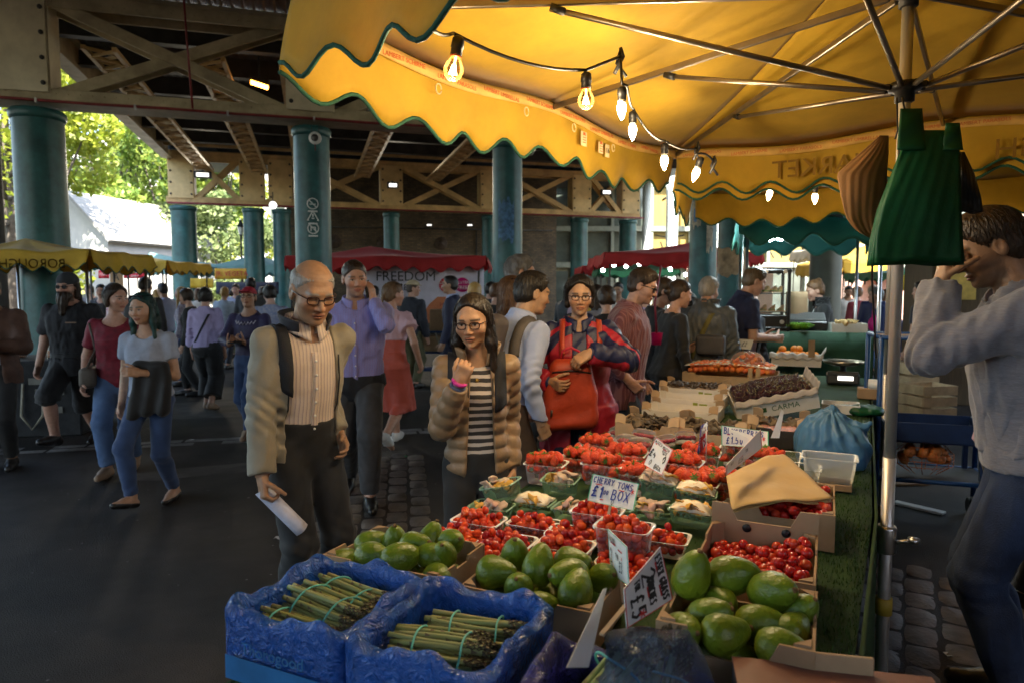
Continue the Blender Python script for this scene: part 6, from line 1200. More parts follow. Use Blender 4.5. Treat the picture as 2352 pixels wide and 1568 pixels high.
m_spear=M('asparagus stem',(.24,.34,.07),.42,c2=(.36,.32,.15),scale=16,stretch=(1,1,.3),bump=.15);m_scale=M('asparagus scale',(.2,.15,.08),.6,var=.3);m_tip=M('asparagus tip',(.17,.13,.05),.6,c2=(.05,.035,.02),scale=60,bump=.5,bscale=150);m_band=M('turquoise rubber band',(.12,.5,.4),.45)
def spear(seed):
 r=random.Random(seed);mb=MB();L=.2;bend=r.uniform(-.006,.006)
 ax=lambda t:Vector((bend*math.sin(t*3),bend*.6*math.sin(t*2+1),t*L));mb.tube([ax(i/10)for i in range(11)],[.0052,.0054,.0054,.0054,.0053,.0052,.0052,.0052,.0055,.0055,.004],9);mb.mi=1
 for k in range(7):
  t=.06+k*.11;a=r.uniform(0,6.28);p=ax(t);e=Vector((math.cos(a),math.sin(a),0));f=Vector((-math.sin(a),math.cos(a),0));mb.add([p+e*.0054-f*.004,p+e*.0054+f*.004,p+e*.006+Vector((0,0,.012))],[[0,1,2]],False)
 mb.mi=2
 for k in range(26):
  t=.80+.2*k/26;a=k*2.4;p=ax(t);e=Vector((math.cos(a),math.sin(a),0));f=Vector((-math.sin(a),math.cos(a),0));rr=.0066*(1.1-.7*((t-.8)/.2)**2);mb.add([p+e*rr*.7-f*.0046,p+e*rr*.7+f*.0046,p+e*(rr+.002)+Vector((0,0,.009)),p+e*rr*.3+Vector((0,0,.014))],[[0,1,2],[1,0,3],[0,2,3],[2,1,3]],False)
 return mesh_only(mb,'spear',[m_spear,m_scale,m_tip])
ME_sp=[spear(i)for i in range(5)]
def bundle(p,rz,n,label,tilt=0):
 rt=empty('asparagus_bundle',p,0,label,'asparagus','asparagus bundles');rt.rotation_euler=Euler((0,R(90)+tilt,rz),'XYZ');k=0;rad=0
 for i in range(n):
  r=.0093*math.sqrt(i)*.9;a=i*2.4;rad=max(rad,r);o=inst('spear',RN.choice(ME_sp),(r*math.cos(a)*.75,r*math.sin(a)*1.25,-.1+RN.uniform(-.012,.012)),(RN.uniform(-.05,.05),RN.uniform(-.04,.04),RN.uniform(0,6)),RN.uniform(.9,1.12),parent=rt)
 for z in(-.05,.045):
  mb=MB();mb.tube([((rad+.007)*.76*math.cos(t*.262),(rad+.006)*1.25*math.sin(t*.262),z+.002*math.sin(t*.9))for t in range(25)],.0022,6);mb.build('rubber_band',m_band,rt)
 return rt
def blue_crate(p,label,w=.285,d=.295,h=.13,rz=TA,mat=None,text=None,lm=None):
 rt=empty('asparagus_crate',p,rz,label,'crate','lined asparagus crates');mb=MB();t=.008
 for x,y,a,b in((0,-d/2,w,t),(0,d/2,w,t),(-w/2,0,t,d-t-.002),(w/2,0,t,d-t-.002)):mb.box((x,y,h/2),(a,b,h),bev=.002)
 mb.box((0,0,.006),(w-.02,d-.02,.008));mb.build('crate_wall',m_crate,rt)
 W_,D_=w/2+.012,d/2+.012;P=rrect(2*W_,2*D_,.03,5);Pi=rrect(w-.03,d-.03,.03,5);r=np.random.default_rng(int(p.x*1000)%97+3);mb=MB();N=220
 def ring(P,s):
  Q=np.array(P+P[:1]);L=np.concatenate([[0],np.cumsum(np.linalg.norm(np.diff(Q,axis=0),axis=1))]);u=(s%1)*L[-1];return np.array([np.interp(u,L,Q[:,0]),np.interp(u,L,Q[:,1])])
 ph=r.uniform(0,6,8)
 def fn(u,v):
  c=.020*(abs(math.sin(u*6.283*6+ph[0]+v*3))-.6)+.014*(abs(math.sin(u*6.283*13+ph[1]-v*9))-.6)+.008*(abs(math.sin(u*6.283*27+ph[2]+v*14))-.6);lump=.012*math.sin(u*6.283*5+ph[3])+.006*math.sin(u*6.283*13+ph[4])
  if v<.45:k=v/.45;q=ring(P,u);z=.01+(h-.005)*k;off=1+(.02+.4*c)*(.4+k*.6)
  elif v<.6:k=(v-.45)/.15;q=ring(P,u)*(1-k)+ring(Pi,u)*k;z=h+.014*math.sin(math.pi*k)+lump*math.sin(math.pi*k*.8+.3)+.005;off=1+.02+c*.5
  else:k=(v-.6)/.4;q=ring(Pi,u);z=h+.005-(h-.03)*k;off=(1-.06*k)*(1+c*1.2)
  return(q[0]*off,q[1]*off,z)
 mb.sheet(fn,N,44,.0012);mb.build('plastic_liner',lm or m_liner,rt)
 if text:mb=MB();lettering(mb,text,.035,(.0,-d/2-.027,h*.62),(1,0,0),(0,0,1),.0006);mb.box((.0,-d/2-.026,h*.25),(w*.9,.0012,.05));mb.build('printed_panel',M('pale blue print',(.03,.16,.4),.4),rt)
 return rt
ca=Vector((-.40,1.455,TZ));cb=Vector((-.115,1.32,TZ))
rt=blue_crate(ca,'blue film lined crate of asparagus with printed name nearest the road',text='Thorogood');mA=Matrix.Translation(ca)@Euler((0,0,TA)).to_matrix().to_4x4()
for k,(x,y,z,rz,n,l)in enumerate(((.0,.065,.125,-14,24,'asparagus bundle on top at the back of the crate nearest the road'),(-.005,-.005,.13,-12,28,'thick asparagus bundle in the middle of the crate nearest the road'),(-.03,-.075,.11,-6,20,'asparagus bundle lying lower at the front of the crate nearest the road'),(.0,.04,.06,-8,24,'asparagus bundle underneath in the crate nearest the road'))):bundle(mA@Vector((x,y,z-.03)),TA+R(rz+6),n,l,R(4))
rt=blue_crate(cb,'blue film lined crate of asparagus in the middle front');mB_=Matrix.Translation(cb)@Euler((0,0,TA)).to_matrix().to_4x4()
for k,(x,y,z,rz,n,l)in enumerate(((.02,.055,.12,8,28,'greener asparagus bundle at the back of the middle front crate'),(-.005,-.04,.125,6,28,'asparagus bundle at the front of the middle front crate'),(.03,.01,.09,10,22,'asparagus bundle wedged between the two in the middle front crate'),(.0,-.09,.07,0,20,'asparagus bundle under the front lip of the middle front crate'))):bundle(mB_@Vector((x,y,z-.03)),TA+R(rz+8),n,l,R(3))
cc=Vector((.155,1.06,TZ-.02));rt=blue_crate(cc,'violet film lined crate with wrapped asparagus at the very front',.27,.26,.16,lm=m_linerd)
bundle(Matrix.Translation(cc)@Euler((0,0,TA)).to_matrix().to_4x4()@Vector((-.02,.03,.15)),TA+R(60),22,'asparagus tips showing beside the large white price card',R(-30))
wp=Vector((.235,1.10,TZ+.08));rt=empty('wrapped_bag',wp,0,'clear crinkled plastic bag of asparagus behind the large white price card','plastic bag')
def wrapf(P):return ellip(P,(0,0,.06),(.1,.085,.105))+.03*(np.abs(noise3(P,34,9,6))-.25)+.016*(np.abs(noise3(P,90,4,5))-.2)
sdf_object('film',wrapf,(-.15,-.13,-.07),(.15,.13,.2),.006,liner_mat('grey blue bag film',(.13,.16,.22),.42),rt)
bundle(wp+Vector((0,0,.03)),TA+R(80),22,'asparagus bundle inside the clear crinkled bag',R(-50))
kc=Vector((.56,1.105,TZ-.03));rt=empty('printed_carton',kc,R(-12),'closed brown red carton with script lettering at the table corner','box');mb=MB();mb.box((0,.0,.07),(.34,.2,.14),bev=.004);mb.build('carton',M('dark printed carton',(.035,.035,.05),.6,var=.2),rt);mb=MB();mb.box((0,0,.143),(.342,.202,.005),bev=.001);mb.box((0,-.1005,.13),(.342,.004,.028));mb.build('red_top',M('brown red print',(.2,.085,.06),.55,var=.12),rt)
mb=MB();
for x,s in((-.1,'Le fruit'),(.0,'et legume'),(.11,'Le fruit')):lettering(mb,s,.018,(x,-.05,.1465),(1,0,0),(0,1,0),.0003)
mb.build('script_lettering',M('cream script',(.5,.36,.28),.6),rt);mb=MB();mb.box((.02,.085,.16),(.1,.008,.035),bev=.003);mb.build('tab',m_cardl,rt)
m_cardw=M('white price card',(.78,.78,.76),.5,var=.04);INK={'b':M('blue marker',(.02,.05,.3),.5),'k':M('black marker',(.02,.02,.02),.5),'r':M('red marker',(.6,.03,.03),.5),'g':M('green marker',(.08,.5,.3),.5)}
def price_card(c4,label,edge,lines,marks=()):
 """c4: world corners bottom-left, bottom-right, top-right, top-left"""
 a,b,c,d=[Vector(p)for p in c4];rt=empty('price_card',a,0,label,'price card','hand lettered price cards');xd=(b-a);yd=(d-a);W_,H_=xd.length,yd.length;xu=xd.normalized();yu=(yd-xu*yd.dot(xu)).normalized();n=xu.cross(yu)
 mb=MB();cc_=[a,b,c,d];mb.add([p-n*.0015 for p in cc_]+[p for p in cc_],[[3,2,1,0],[4,5,6,7],[0,1,5,4],[1,2,6,5],[2,3,7,6],[3,0,4,7]],False);mb.build('card',m_cardw,rt,True)
 mb=MB();mid=(a+b+c+d)/4
 for p,q in zip(cc_,cc_[1:]+cc_[:1]):i1,i2=lerp(p,mid,.035),lerp(q,mid,.035);mb.add([p+n*.0008,q+n*.0008,i2+n*.0008,i1+n*.0008],[[0,1,2,3]],False)
 mb.build('marker_edge',INK[edge],rt,True);B={}
 W_,H_=(xd.length+(c-d).length)/2,(yd.length+(c-b).length)/2
 def ink_(ink,tx,x,y,h,w,pen):
  t=MB();handwrite(t,tx,(x,y,0),(1,0,0),(0,1,0),h,w,pen);B.setdefault(ink,MB()).add([lerp(lerp(a,b,px_/W_),lerp(d,c,px_/W_),py_/H_)+n*pz_ for px_,py_,pz_ in t.v],t.f,False)
 for tx,u,v,h,ink,pen,*ww in lines:ink_(ink,tx,u*W_,v*H_,h*H_,min(h*H_*.66 if not ww else 9,(ww[0]if ww else(1-u)*.94)*W_/max(1,len(tx)-.45*sum(c_ in '.I1' for c_ in tx))),pen*.95)
 for u,v,w,ink in marks:ink_(ink,'-',u*W_,v*H_,.1*H_,W_*w,.35)
 for ink,m_ in B.items():m_.build('handwriting',INK[ink],rt,True)
 mb=MB();mb.beam(lerp(a,b,.5)+yd*.1-n*.004,lerp(a,b,.5)-yd*.5-n*.004,.008,.004);mb.build('stick',m_cardl,rt,True);return rt
def quadpx(pts,Y):return[at(px,py,y)for(px,py),y in zip(pts,Y if hasattr(Y,'__len__')else[Y]*4)]
price_card(quadpx([(1349,1148),(1455,1172),(1468,1110),(1362,1087)],(1.96,1.9,1.95,2.0)),'white card with green edge and blue lettering above the cherry tomatoes','g',[('CHERRY',.05,.7,.22,'b',.15,.46),('TOMS',.57,.66,.22,'b',.15,.34),('£1',.06,.2,.38,'b',.16),('.00',.28,.34,.14,'b',.2),('BOX',.48,.22,.34,'b',.12),('*',.86,.52,.22,'r',.12),('0',.5,.02,.2,'k',.08)],((.08,.6,.25,'r'),(.6,.55,.2,'r'),(.25,.08,.12,'r')))
price_card(quadpx([(1478,1066),(1520,1091),(1545,1032),(1507,1003)],(2.5,2.42,2.45,2.5)),'small white card with red edge and black lettering over the mushrooms','r',[('MIXED',.08,.84,.1,'k',.16,.42),('MUSH',.54,.82,.1,'k',.16,.38),('£4.50',.05,.38,.27,'k',.15),('BOX',.58,.66,.12,'k',.14),('BOX',.5,.08,.15,'k',.14),('0',.2,.1,.18,'k',.1),('*',.3,.66,.1,'r',.15)],((.1,.78,.3,'r'),(.55,.77,.3,'r')))
price_card(quadpx([(1657,1022),(1765,1028),(1765,990),(1657,976)],(3.0,2.96,3.0,3.02)),'white card with green edge and blue lettering among the berry punnets','g',[('BLUEBERRIES',.05,.6,.3,'b',.16),('£1.50',.1,.12,.34,'b',.15),('X',.7,.15,.3,'b',.15),('*',.86,.35,.3,'r',.12)],((.1,.52,.12,'r'),(.4,.5,.4,'r')))
price_card(quadpx([(1668,1090),(1680,1075),(1748,988),(1748,1022)][0:1]+[(1750,1028),(1747,986),(1668,1068)],(2.15,2.45,2.45,2.12)),'white card with red edge turned away above the brown paper bag','r',[('BEEF',.1,.6,.2,'k',.14),('TOMS',.5,.55,.2,'k',.14),('£2.50',.3,.2,.3,'k',.15)],((.3,.5,.2,'r'),))
price_card(quadpx([(1403,1315),(1445,1345),(1440,1255),(1396,1213)],(1.62,1.47,1.47,1.64)),'narrow white card with green edge turned sideways before the tomatoes','g',[('AVOCADO',.06,.78,.13,'k',.14),('2',.1,.3,.3,'k',.12),('FOR',.4,.45,.14,'k',.14),('£3',.55,.2,.26,'k',.13),('*',.7,.5,.12,'r',.15)],((.1,.72,.5,'r'),(.5,.68,.4,'r')))
price_card(quadpx([(1433,1352),(1440,1442),(1545,1375),(1517,1255)],(1.14,1.12,1.24,1.27)),'large white card with red edge leaning over the clear plastic bag','r',[('ESSEX',.06,.78,.15,'k',.16,.38),('GRASS',.5,.78,.15,'k',.16,.42),('2',.08,.4,.3,'k',.11),('BUNCHES',.3,.5,.15,'k',.16,.55),('FOR',.12,.22,.12,'k',.17,.22),('£5',.4,.1,.28,'k',.13),('*',.78,.22,.17,'r',.12)],((.1,.72,.3,'r'),(.55,.71,.35,'r'),(.4,.44,.35,'r')))
mb=MB();q=quadpx([(1300,1532),(1350,1532),(1392,1350),(1384,1352)],(1.0,1.08,1.22,1.2));mb.add(q+[p+Vector((.002,.002,0))for p in q],[[0,1,2,3],[7,6,5,4],[0,1,5,4],[1,2,6,5],[2,3,7,6],[3,0,4,7]],False);tag(mb.build('blank_card',m_cardw),'blank back of a tall white card beside the blue crates','price card')
mb=MB();q=quadpx([(1770,1005),(1790,1005),(1800,945),(1795,940)],3.0);mb.add(q+[p+Vector((.002,.004,0))for p in q],[[0,1,2,3],[7,6,5,4],[0,1,5,4],[1,2,6,5],[2,3,7,6],[3,0,4,7]],False);tag(mb.build('blank_card',m_cardw),'thin edge-on card standing between the flag and the blue bag','price card')
price_card(quadpx([(1690,800),(1725,803),(1732,780),(1698,778)],6.6),'plain white price slip at the blueberry punnets','k',[('£2',.3,.3,.4,'k',.12)])
f0=at(1622,1040,2.75);rt=empty('union_flag',f0,0,'small paper union flag on a stick among the punnets','flag');mb=MB();mb.tube([(0,0,-.04),(.0,0,.13)],.002,6);mb.build('stick',m_white,rt)
def flagpt(u,v,o=0):return(-.03*u-.004+.008*math.sin(u*6+v*2),.012*math.sin(u*7)-o,.128-.09*(1-v)*1-.05*u)
def strip(mb,pts,w,o):
 for(a,b)in pts:
  a,b=Vector(a),Vector(b);d=(b-a).normalized();n=Vector((-d.y,d.x))*w/2
  for k in range(6):s,e=lerp(a,b,k/6),lerp(a,b,(k+1)/6);mb.add([flagpt(*(s-n),o),flagpt(*(e-n),o),flagpt(*(e+n),o),flagpt(*(s+n),o)],[[0,1,2,3]],False)
mb=MB();mb.sheet(lambda u,v:flagpt(u,v),12,6,.001);mb.build('field',M('flag blue',(.02,.03,.25),.6),rt)
mb=MB();strip(mb,(((.05,.05),(.95,.95)),((.05,.95),(.95,.05))),.2,.0012);strip(mb,(((.0,.5),(1,.5)),((.5,0),(.5,1))),.34,.0016);mb.build('white_cross',m_white,rt)
mb=MB();strip(mb,(((.05,.05),(.95,.95)),((.05,.95),(.95,.05))),.07,.002);strip(mb,(((.0,.5),(1,.5)),((.5,0),(.5,1))),.2,.0025);mb.build('red_cross',M('flag red',(.5,.02,.03),.6),rt)
print('COUNTS',COUNT)
#people
def nrm(v):v=V3(v);return v/(np.linalg.norm(v)+1e-12)
def ik(a,t,l1,l2,pole):
 a,t=V3(a),V3(t);d=t-a;L=np.linalg.norm(d);L2=min(L,(l1+l2)*.995);d=d/max(L,1e-6);t=a+d*L2;x=(l1*l1-l2*l2+L2*L2)/(2*L2);h=math.sqrt(max(0,l1*l1-x*x));p=V3(pole);p=p-d*(p@d);p=nrm(p);return a+d*x+p*h,t
TM=np.array([(-.075,.05,.05,0),(-.03,.088,.066,-.004),(.02,.085,.062,0),(.08,.084,.062,.002),(.15,.094,.068,.004),(.21,.102,.068,0),(.255,.1,.058,-.004),(.285,.07,.045,-.008),(.315,.035,.035,-.006)])
TF=np.array([(-.075,.05,.05,0),(-.03,.094,.07,-.006),(.02,.088,.062,0),(.08,.074,.054,.002),(.15,.08,.062,.012),(.19,.084,.066,.014),(.245,.087,.05,0),(.28,.062,.04,-.006),(.31,.032,.032,-.004)])
def head_sdf(p,fem=0):
 """p: head space, 23 cm tall, x right, y front, z up, origin between the ears"""
 f=ellip(p,(0,-.012,.03),(.0745,.093,.085));f=smin(f,ellip(p,(0,.022,-.032 if fem else-.035),(.061,.064,.075 if fem else.08)),.03);f=smin(f,ellip(p,(0,.036,-.08 if fem else-.084),(.033 if fem else.04,.04,.027 if fem else.03)),.03)
 ax=np.abs(p[:,0]);q=np.stack([ax,p[:,1],p[:,2]],1)
 f=smin(f,rcone(p,(-.03,.074 if fem else.078,.02),(.03,.074 if fem else.078,.02),.014,.014),.022);f=smin(f,ellip(q,(.04,.058 if not fem else.06,-.026),(.024,.024,.022)),.03)
 f=smax(f,-ellip(q,(.031,.1,.0),(.019,.019,.0125)),.012);f=np.minimum(f,ellip(q,(.031,.071,.0),(.0135,.0135,.0125)))
 f=smin(f,ellip(q,(.031,.0735,.0085),(.018,.013,.005)),.006);f=smin(f,ellip(q,(.031,.073,-.009),(.016,.012,.0045)),.007)
 f=smin(f,rcone(p,(0,.081,.006),(0,.1 if fem else.104,-.033),.0065 if fem else.0075,.0095 if fem else.0105),.012);f=smin(f,ellip(q,(.012,.092,-.037),(.0085,.011,.0075)),.007)
 f=smin(f,ellip(p,(0,.0855,-.0615),(.025,.0105,.006)),.006);f=smin(f,ellip(p,(0,.0845,-.0715),(.021,.0105,.0065)),.006);f=smax(f,-ellip(p,(0,.098,-.0665),(.024,.012,.0016)),.004)
 f=smin(f,ellip(p,(0,.07,-.098),(.016 if fem else.02,.017,.013)),.02)
 e=ellip(q,(.076,-.012,-.008),(.009,.02,.032));e=smax(e,-ellip(q,(.088,-.006,-.004),(.009,.011,.02)),.006);return smin(f,e,.008)
def face_colour(p,sk,brow,eyes='open',lipf=1.,stub=0.,age=0.):
 n=len(p);c=np.tile(np.array(sk),(n,1));ax=np.abs(p[:,0]);fr_=p[:,1]>.04
 def mixc(c,col,w):return c*(1-w[:,None])+np.array(col)*w[:,None]
 ck=np.exp(-((ax-.04)/.02)**2-((p[:,2]+.028)/.018)**2)*fr_*.35;c=mixc(c,np.array(sk)*np.array((1.15,.72,.66)),ck)
 c=mixc(c,np.array(sk)*np.array((1.05,.75,.68)),np.exp(-(p[:,0]/.016)**2-((p[:,2]+.034)/.012)**2)*fr_*.4)
 if stub:w=np.clip((-.035-p[:,2])/.02,0,1)*(p[:,1]>.0)*stub*(1-np.exp(-((p[:,2]+.066)/.01)**2));c=mixc(c,(.06,.045,.035),w)
 lip=np.clip(1.4-np.sqrt((p[:,0]/.026)**2+((p[:,2]+.0665)/.0125)**2)*1.15,0,1)*(p[:,1]>.06);c=mixc(c,np.array(sk)*np.array((.78,.42,.4)),np.clip(lip*2,0,1)*.8*lipf)
 c=mixc(c,(.05,.018,.014),(np.abs(p[:,2]+.0668)<.0024)*(ax<.023)*(p[:,1]>.07)*.7)
 bw=np.exp(-((p[:,2]-.0225+((ax-.03)/.03)**2*.006)/.0048)**2)*((ax>.012)&(ax<.052))*fr_;c=mixc(c,brow,np.clip(bw*1.3,0,1)*.85)
 d=np.sqrt(((ax-.031)/.0135)**2+(p[:,2]/(.0054 if eyes=='open' else.0034))**2);ey=(p[:,1]>.066)
 if eyes=='open':
  c=mixc(c,(.5,.45,.41),np.clip((1.05-d)*5,0,1)*ey);c=mixc(c,(.025,.014,.01),np.clip((1-np.sqrt((ax-.031)**2+p[:,2]**2)/.0068)*4,0,1)*ey*(d<1.15))
 up_=np.exp(-((p[:,2]-(.0054 if eyes=='open' else-.003)+((ax-.031)/.02)**2*.004)/.0024)**2)*(np.abs(ax-.031)<.0165)*ey;c=mixc(c,(.03,.018,.014),np.clip(up_,0,1)*.85)
 if age:c=c*(1-.1*age*np.clip(np.sin(p[:,2]*520)*(p[:,2]>.04)*fr_,0,1))[:,None]
 return c
m_skin=vcol_mat('skin',.48,.28,210,.06,var=.3,vscale=42)
m_hair={}
def hairmat(nm,c,c2=None,rough=.42):
 if nm not in m_hair:m_hair[nm]=M('hair '+nm,c,rough,c2=c2 or tuple(x*.45 for x in c),scale=26,stretch=(1,1,.22),bump=.5,bscale=110,spec=.45)
 return m_hair[nm]
SKN={'light':(.48,.27,.19),'pale':(.55,.34,.26),'asian':(.44,.25,.145),'tan':(.36,.2,.12),'brown':(.2,.1,.06)}
LV=[dict(head=.0036,hand=.0042,base=.014,gar=.0085,hair=.0055),dict(head=.005,hand=.0055,base=.016,gar=.012,hair=.008),dict(head=.0075,hand=.008,base=.022,gar=.018,hair=.011),dict(head=.012,hand=.013,base=.032,gar=.027,hair=.016)]
class Fig:pass
def collar_ring(g,mat,rx,hgt,gap,lean=.35,th=.006,nm='collar',z0=-.012,fold=False):
 mb=MB();H=g.H
 def fn(u,v):
  a=R(90+gap)+(2*math.pi-2*R(gap))*u;e=abs(u-.5)*2;w=v if not fold else(v/.4 if v<.4 else 1-(v-.4)/.6*(.8+.35*e**6));r=rx*H+lean*w*hgt*H+(0 if not fold or v<.4 else(v-.4)/.6*(.012+.016*e**4)*H)
  return g.nb+g.B@np.array([r*1.05*math.cos(a),r*.95*math.sin(a)-.004,(z0+hgt*w*(1-.25*e)-.012*e**3)*H+.002*math.sin(u*9)])
 mb.sheet(fn,40,9 if fold else 5,th);return mb.build(nm,mat,g.root)
def person(label,px,Y,yaw,H=1.7,sex='m',lv=1,sk='light',lean=(2,0),head=(0,5,0),feet=None,armR=None,armL=None,girth=1.,hair='short',hc=('brown',(.06,.035,.02),None),eyes='open',stub=0,clothes=(),specs=None,group=None,z0=0.,age=0,X=None,lipf=1.,name='person',tw=0,hsz=1.):
 G_=Fig();h=LV[lv];T=TM if sex=='m' else TF;root=empty(name,(gx(px,Y)if X is None else X,Y,z0),R(yaw),label,'person',group)
 fx=.047*H;feet=feet or((-fx*1.1,0,0,0),(fx*1.1,0,0,0));span=max(abs(feet[0][1]-feet[1][1]),.0);drop=H*.012+.5*(span/2)**2/(.5*H)*1.1
 pel=np.array([(feet[0][0]+feet[1][0])/2*.6,(feet[0][1]+feet[1][1])/2*.8,.534*H-drop])
 U=nrm((math.sin(R(lean[1])),math.sin(R(lean[0])),math.cos(R(lean[0]))));tx=nrm((math.cos(R(tw)),math.sin(R(tw)),0));F=nrm(np.cross(U,tx));Xa=np.cross(F,U);B=np.stack([Xa,F,U],1)
 sw=(.106 if sex=='m' else.092)*H*(.6+.4*girth);nb=pel+U*.297*H
 sh={'R':pel+U*.262*H+Xa*sw,'L':pel+U*.262*H-Xa*sw};hip={'L':pel-U*.02*H-Xa*fx,'R':pel-U*.02*H+Xa*fx}
 arm={}
 for s,sp,sg in(('R',armR,1),('L',armL,-1)):
  sp=sp or{};w=sp.get('w');pole=sp.get('pole',(sg*.5,-1,-.2));t=sh[s]+np.array([sg*.035*H,.045*H,-.318*H])if w is None else np.array(w)*H
  e,w_=ik(sh[s],t,.172*H,.155*H,pole);fd=nrm(sp['fd'])if 'fd' in sp else nrm(nrm(w_-e)+np.array([0,.1,0]));pn=np.array(sp.get('pn',(-sg,.1,0)),float);pn=nrm(pn-fd*(pn@fd));arm[s]=(sh[s],e,w_,fd,pn,sp.get('curl',(25,35,25)))
 leg={}
 for i,s in enumerate('LR'):
  x,y,li,pt=feet[i];yw=R(-6 if s=='R' else 6);fo=np.array([math.sin(-yw)*math.cos(R(pt)),math.cos(yw)*math.cos(R(pt)),math.sin(R(pt))]);an=np.array([x,y,.045*H+li]);kn,an=ik(hip[s],an,.245*H,.24*H,(0.05*(1 if s=='R' else-1),1,0));leg[s]=(hip[s],kn,an,fo)
 hy,hp,hr=(R(a)for a in head);HR=np.array(Matrix.Rotation(math.atan2(tx[1],tx[0]),3,'Z')@Euler((-hp,hr,hy),'ZXY' if False else 'XYZ').to_matrix());HR=np.array((Matrix.Rotation(math.atan2(tx[1],tx[0])+hy,3,'Z')@Matrix.Rotation(-hp,3,'X')@Matrix.Rotation(hr,3,'Y')))
 hs=hsz*.136*H/.23;hc_=nb+U*.019*H+F*.008*H+HR@np.array([0,.012*H,.082*H])
 toH=lambda P:(P-hc_)@HR/hs
 fromH=lambda p:hc_+HR@(np.array(p)*hs)
 ar=(1. if sex=='m' else.88)*(.7+.3*girth);lr=(1. if sex=='m' else 1.02)*(.7+.3*girth)
 def torso(P,infl=0.):
  q=(P-pel)@B;s=q[:,2]/H;w=np.interp(s,T[:,0],T[:,1])*H*girth+infl;d=np.interp(s,T[:,0],T[:,2])*H*girth+infl;y0=np.interp(s,T[:,0],T[:,3])*H
  k=(np.abs(q[:,0]/w)**2.3+np.abs((q[:,1]-y0)/d)**2.3)**(1/2.3);f=(k-1)*np.minimum(w,d)*.92;return np.maximum(f,np.maximum(T[0,0]*H-infl-q[:,2],q[:,2]-T[-1,0]*H-infl*.3))
 def arms(P,infl=0.,t=2.,flare=0.):
  f=np.full(len(P),9.)
  for s in 'RL':
   a,e,w=arm[s][:3];r0,r1,r2=.0295*H*ar+infl,.0245*H*ar+infl,.0172*H*ar+infl
   if t<=1:e2=a+(e-a)*t;g=np.maximum(rcone(P,a,a+(e-a)*(t+.08),r0,r0*(1-t)+r1*t+flare),(P-e2)@nrm(e-a))
   else:w2=e+(w-e)*(t-1);g=smin(rcone(P,a,e,r0,r1),np.maximum(rcone(P,e,e+(w-e)*(t-1+.06),r1,r1+(r2-r1)*(t-1)+flare),(P-w2)@nrm(w-e)),.015)
   f=np.minimum(f,g)
  return f
 def legs(P,infl=0.,t=2.,flare=0.):
  f=np.full(len(P),9.)
  for s in 'RL':
   a,k,n,_=leg[s];r0,r1,r2=.0445*H*lr+infl,.0325*H*lr+infl,.0215*H*lr+infl;cf=k+(n-k)*.3-np.array([0,.008*H,0])
   if t<=1:e2=a+(k-a)*t;g=np.maximum(rcone(P,a,a+(k-a)*(t+.06),r0,r0+(r1-r0)*t+flare),(P-e2)@nrm(k-a))
   else:
    e2=k+(n-k)*(t-1);g=smin(rcone(P,a,k,r0,r1),np.maximum(rcone(P,k,k+(n-k)*(t-1+.05),r1,r1+(r2-r1)*(t-1)+flare),(P-e2)@nrm(n-k)),.02);c2=rcone(P,cf,k+(n-k)*.55,.032*H*lr+infl*.7,.026*H*lr+infl*.7);g=smin(g,np.maximum(c2,(P-e2)@nrm(n-k)),.02)
   f=smin(f,g,.02)
  return f
 def hands(P,f):
  for s,sg in(('R',1),('L',-1)):
   _,e,w,fd,pn,cu=arm[s];hh=.106*H/.187;m=np.linalg.norm(P-(w+fd*.08*hh),axis=1)<.17*hh
   if not m.any():continue
   Q=P[m];th=sg*np.cross(fd,pn);rot=np.stack([th,fd,pn],1);g=rbox(Q,w+fd*.05*hh,(.038*hh,.046*hh,.0135*hh),.0125*hh,rot);g=smin(g,rcone(Q,w-fd*.01,w+fd*.03*hh,.0165*H*ar,.02*hh),.02)
   cs=cu if len(cu)==4 and hasattr(cu[0],'__len__')else[tuple(c*(1+.06*i)for c in cu)for i in range(4)]
   for i in range(4):
    b=w+fd*(.090-.004*abs(i-1.2))*hh+th*(.0295-.0195*i)*hh;L=(.074,.083,.077,.06)[i]*hh;A=0;sp_=th*(.05*(1.5-i));p=b
    for j,fr_ in enumerate((.46,.3,.24)):
     A+=R(cs[i][j]);d_=nrm((fd+sp_)*math.cos(A)+pn*math.sin(A));p2=p+d_*L*fr_;rr=(.0092-.0009*j)*hh*(.9 if i==3 else 1);g=(smin if j==0 else np.minimum)(g,rcone(Q,p,p2,rr,rr*.93),*(()if j else(.006,)));p=p2
   b=w+fd*.028*hh+th*.028*hh+pn*.004;p=b;A=min(1.2,R(cs[0][0])*.7)
   for j,(L,rr)in enumerate(((.04,.0125),(.032,.0105),(.026,.009))):d_=nrm(fd*(.62+.12*j)+th*(.72-(.35+.35*j)*math.sin(A))+pn*(.25+.9*math.sin(A)*(.7+j*.4)));p2=p+d_*L*hh;g=smin(g,rcone(Q,p,p2,rr*hh,rr*hh*.9),.006);p=p2
   f[m]=smin(f[m],g,.008)
  return f
 def foot(P,s,infl=0.):
  _,k,n,fo=leg[s];up_=nrm(np.cross(np.cross(fo,(0,0,1)),fo));hl=n-up_*.022*H-fo*.025*H;g=rcone(P,hl,n+fo*.06*H-up_*.024*H,.02*H+infl,.021*H+infl);g=smin(g,rcone(P,n+fo*.05*H-up_*.024*H,n+fo*.115*H-up_*.03*H,.021*H+infl,.0135*H+infl),.02);g=smin(g,rcone(P,n,n+fo*.05*H-up_*.02*H,.022*H+infl,.018*H+infl),.02)
  so_=(P-n)@up_+.0435*H;return np.maximum(g,-so_-infl*.6)
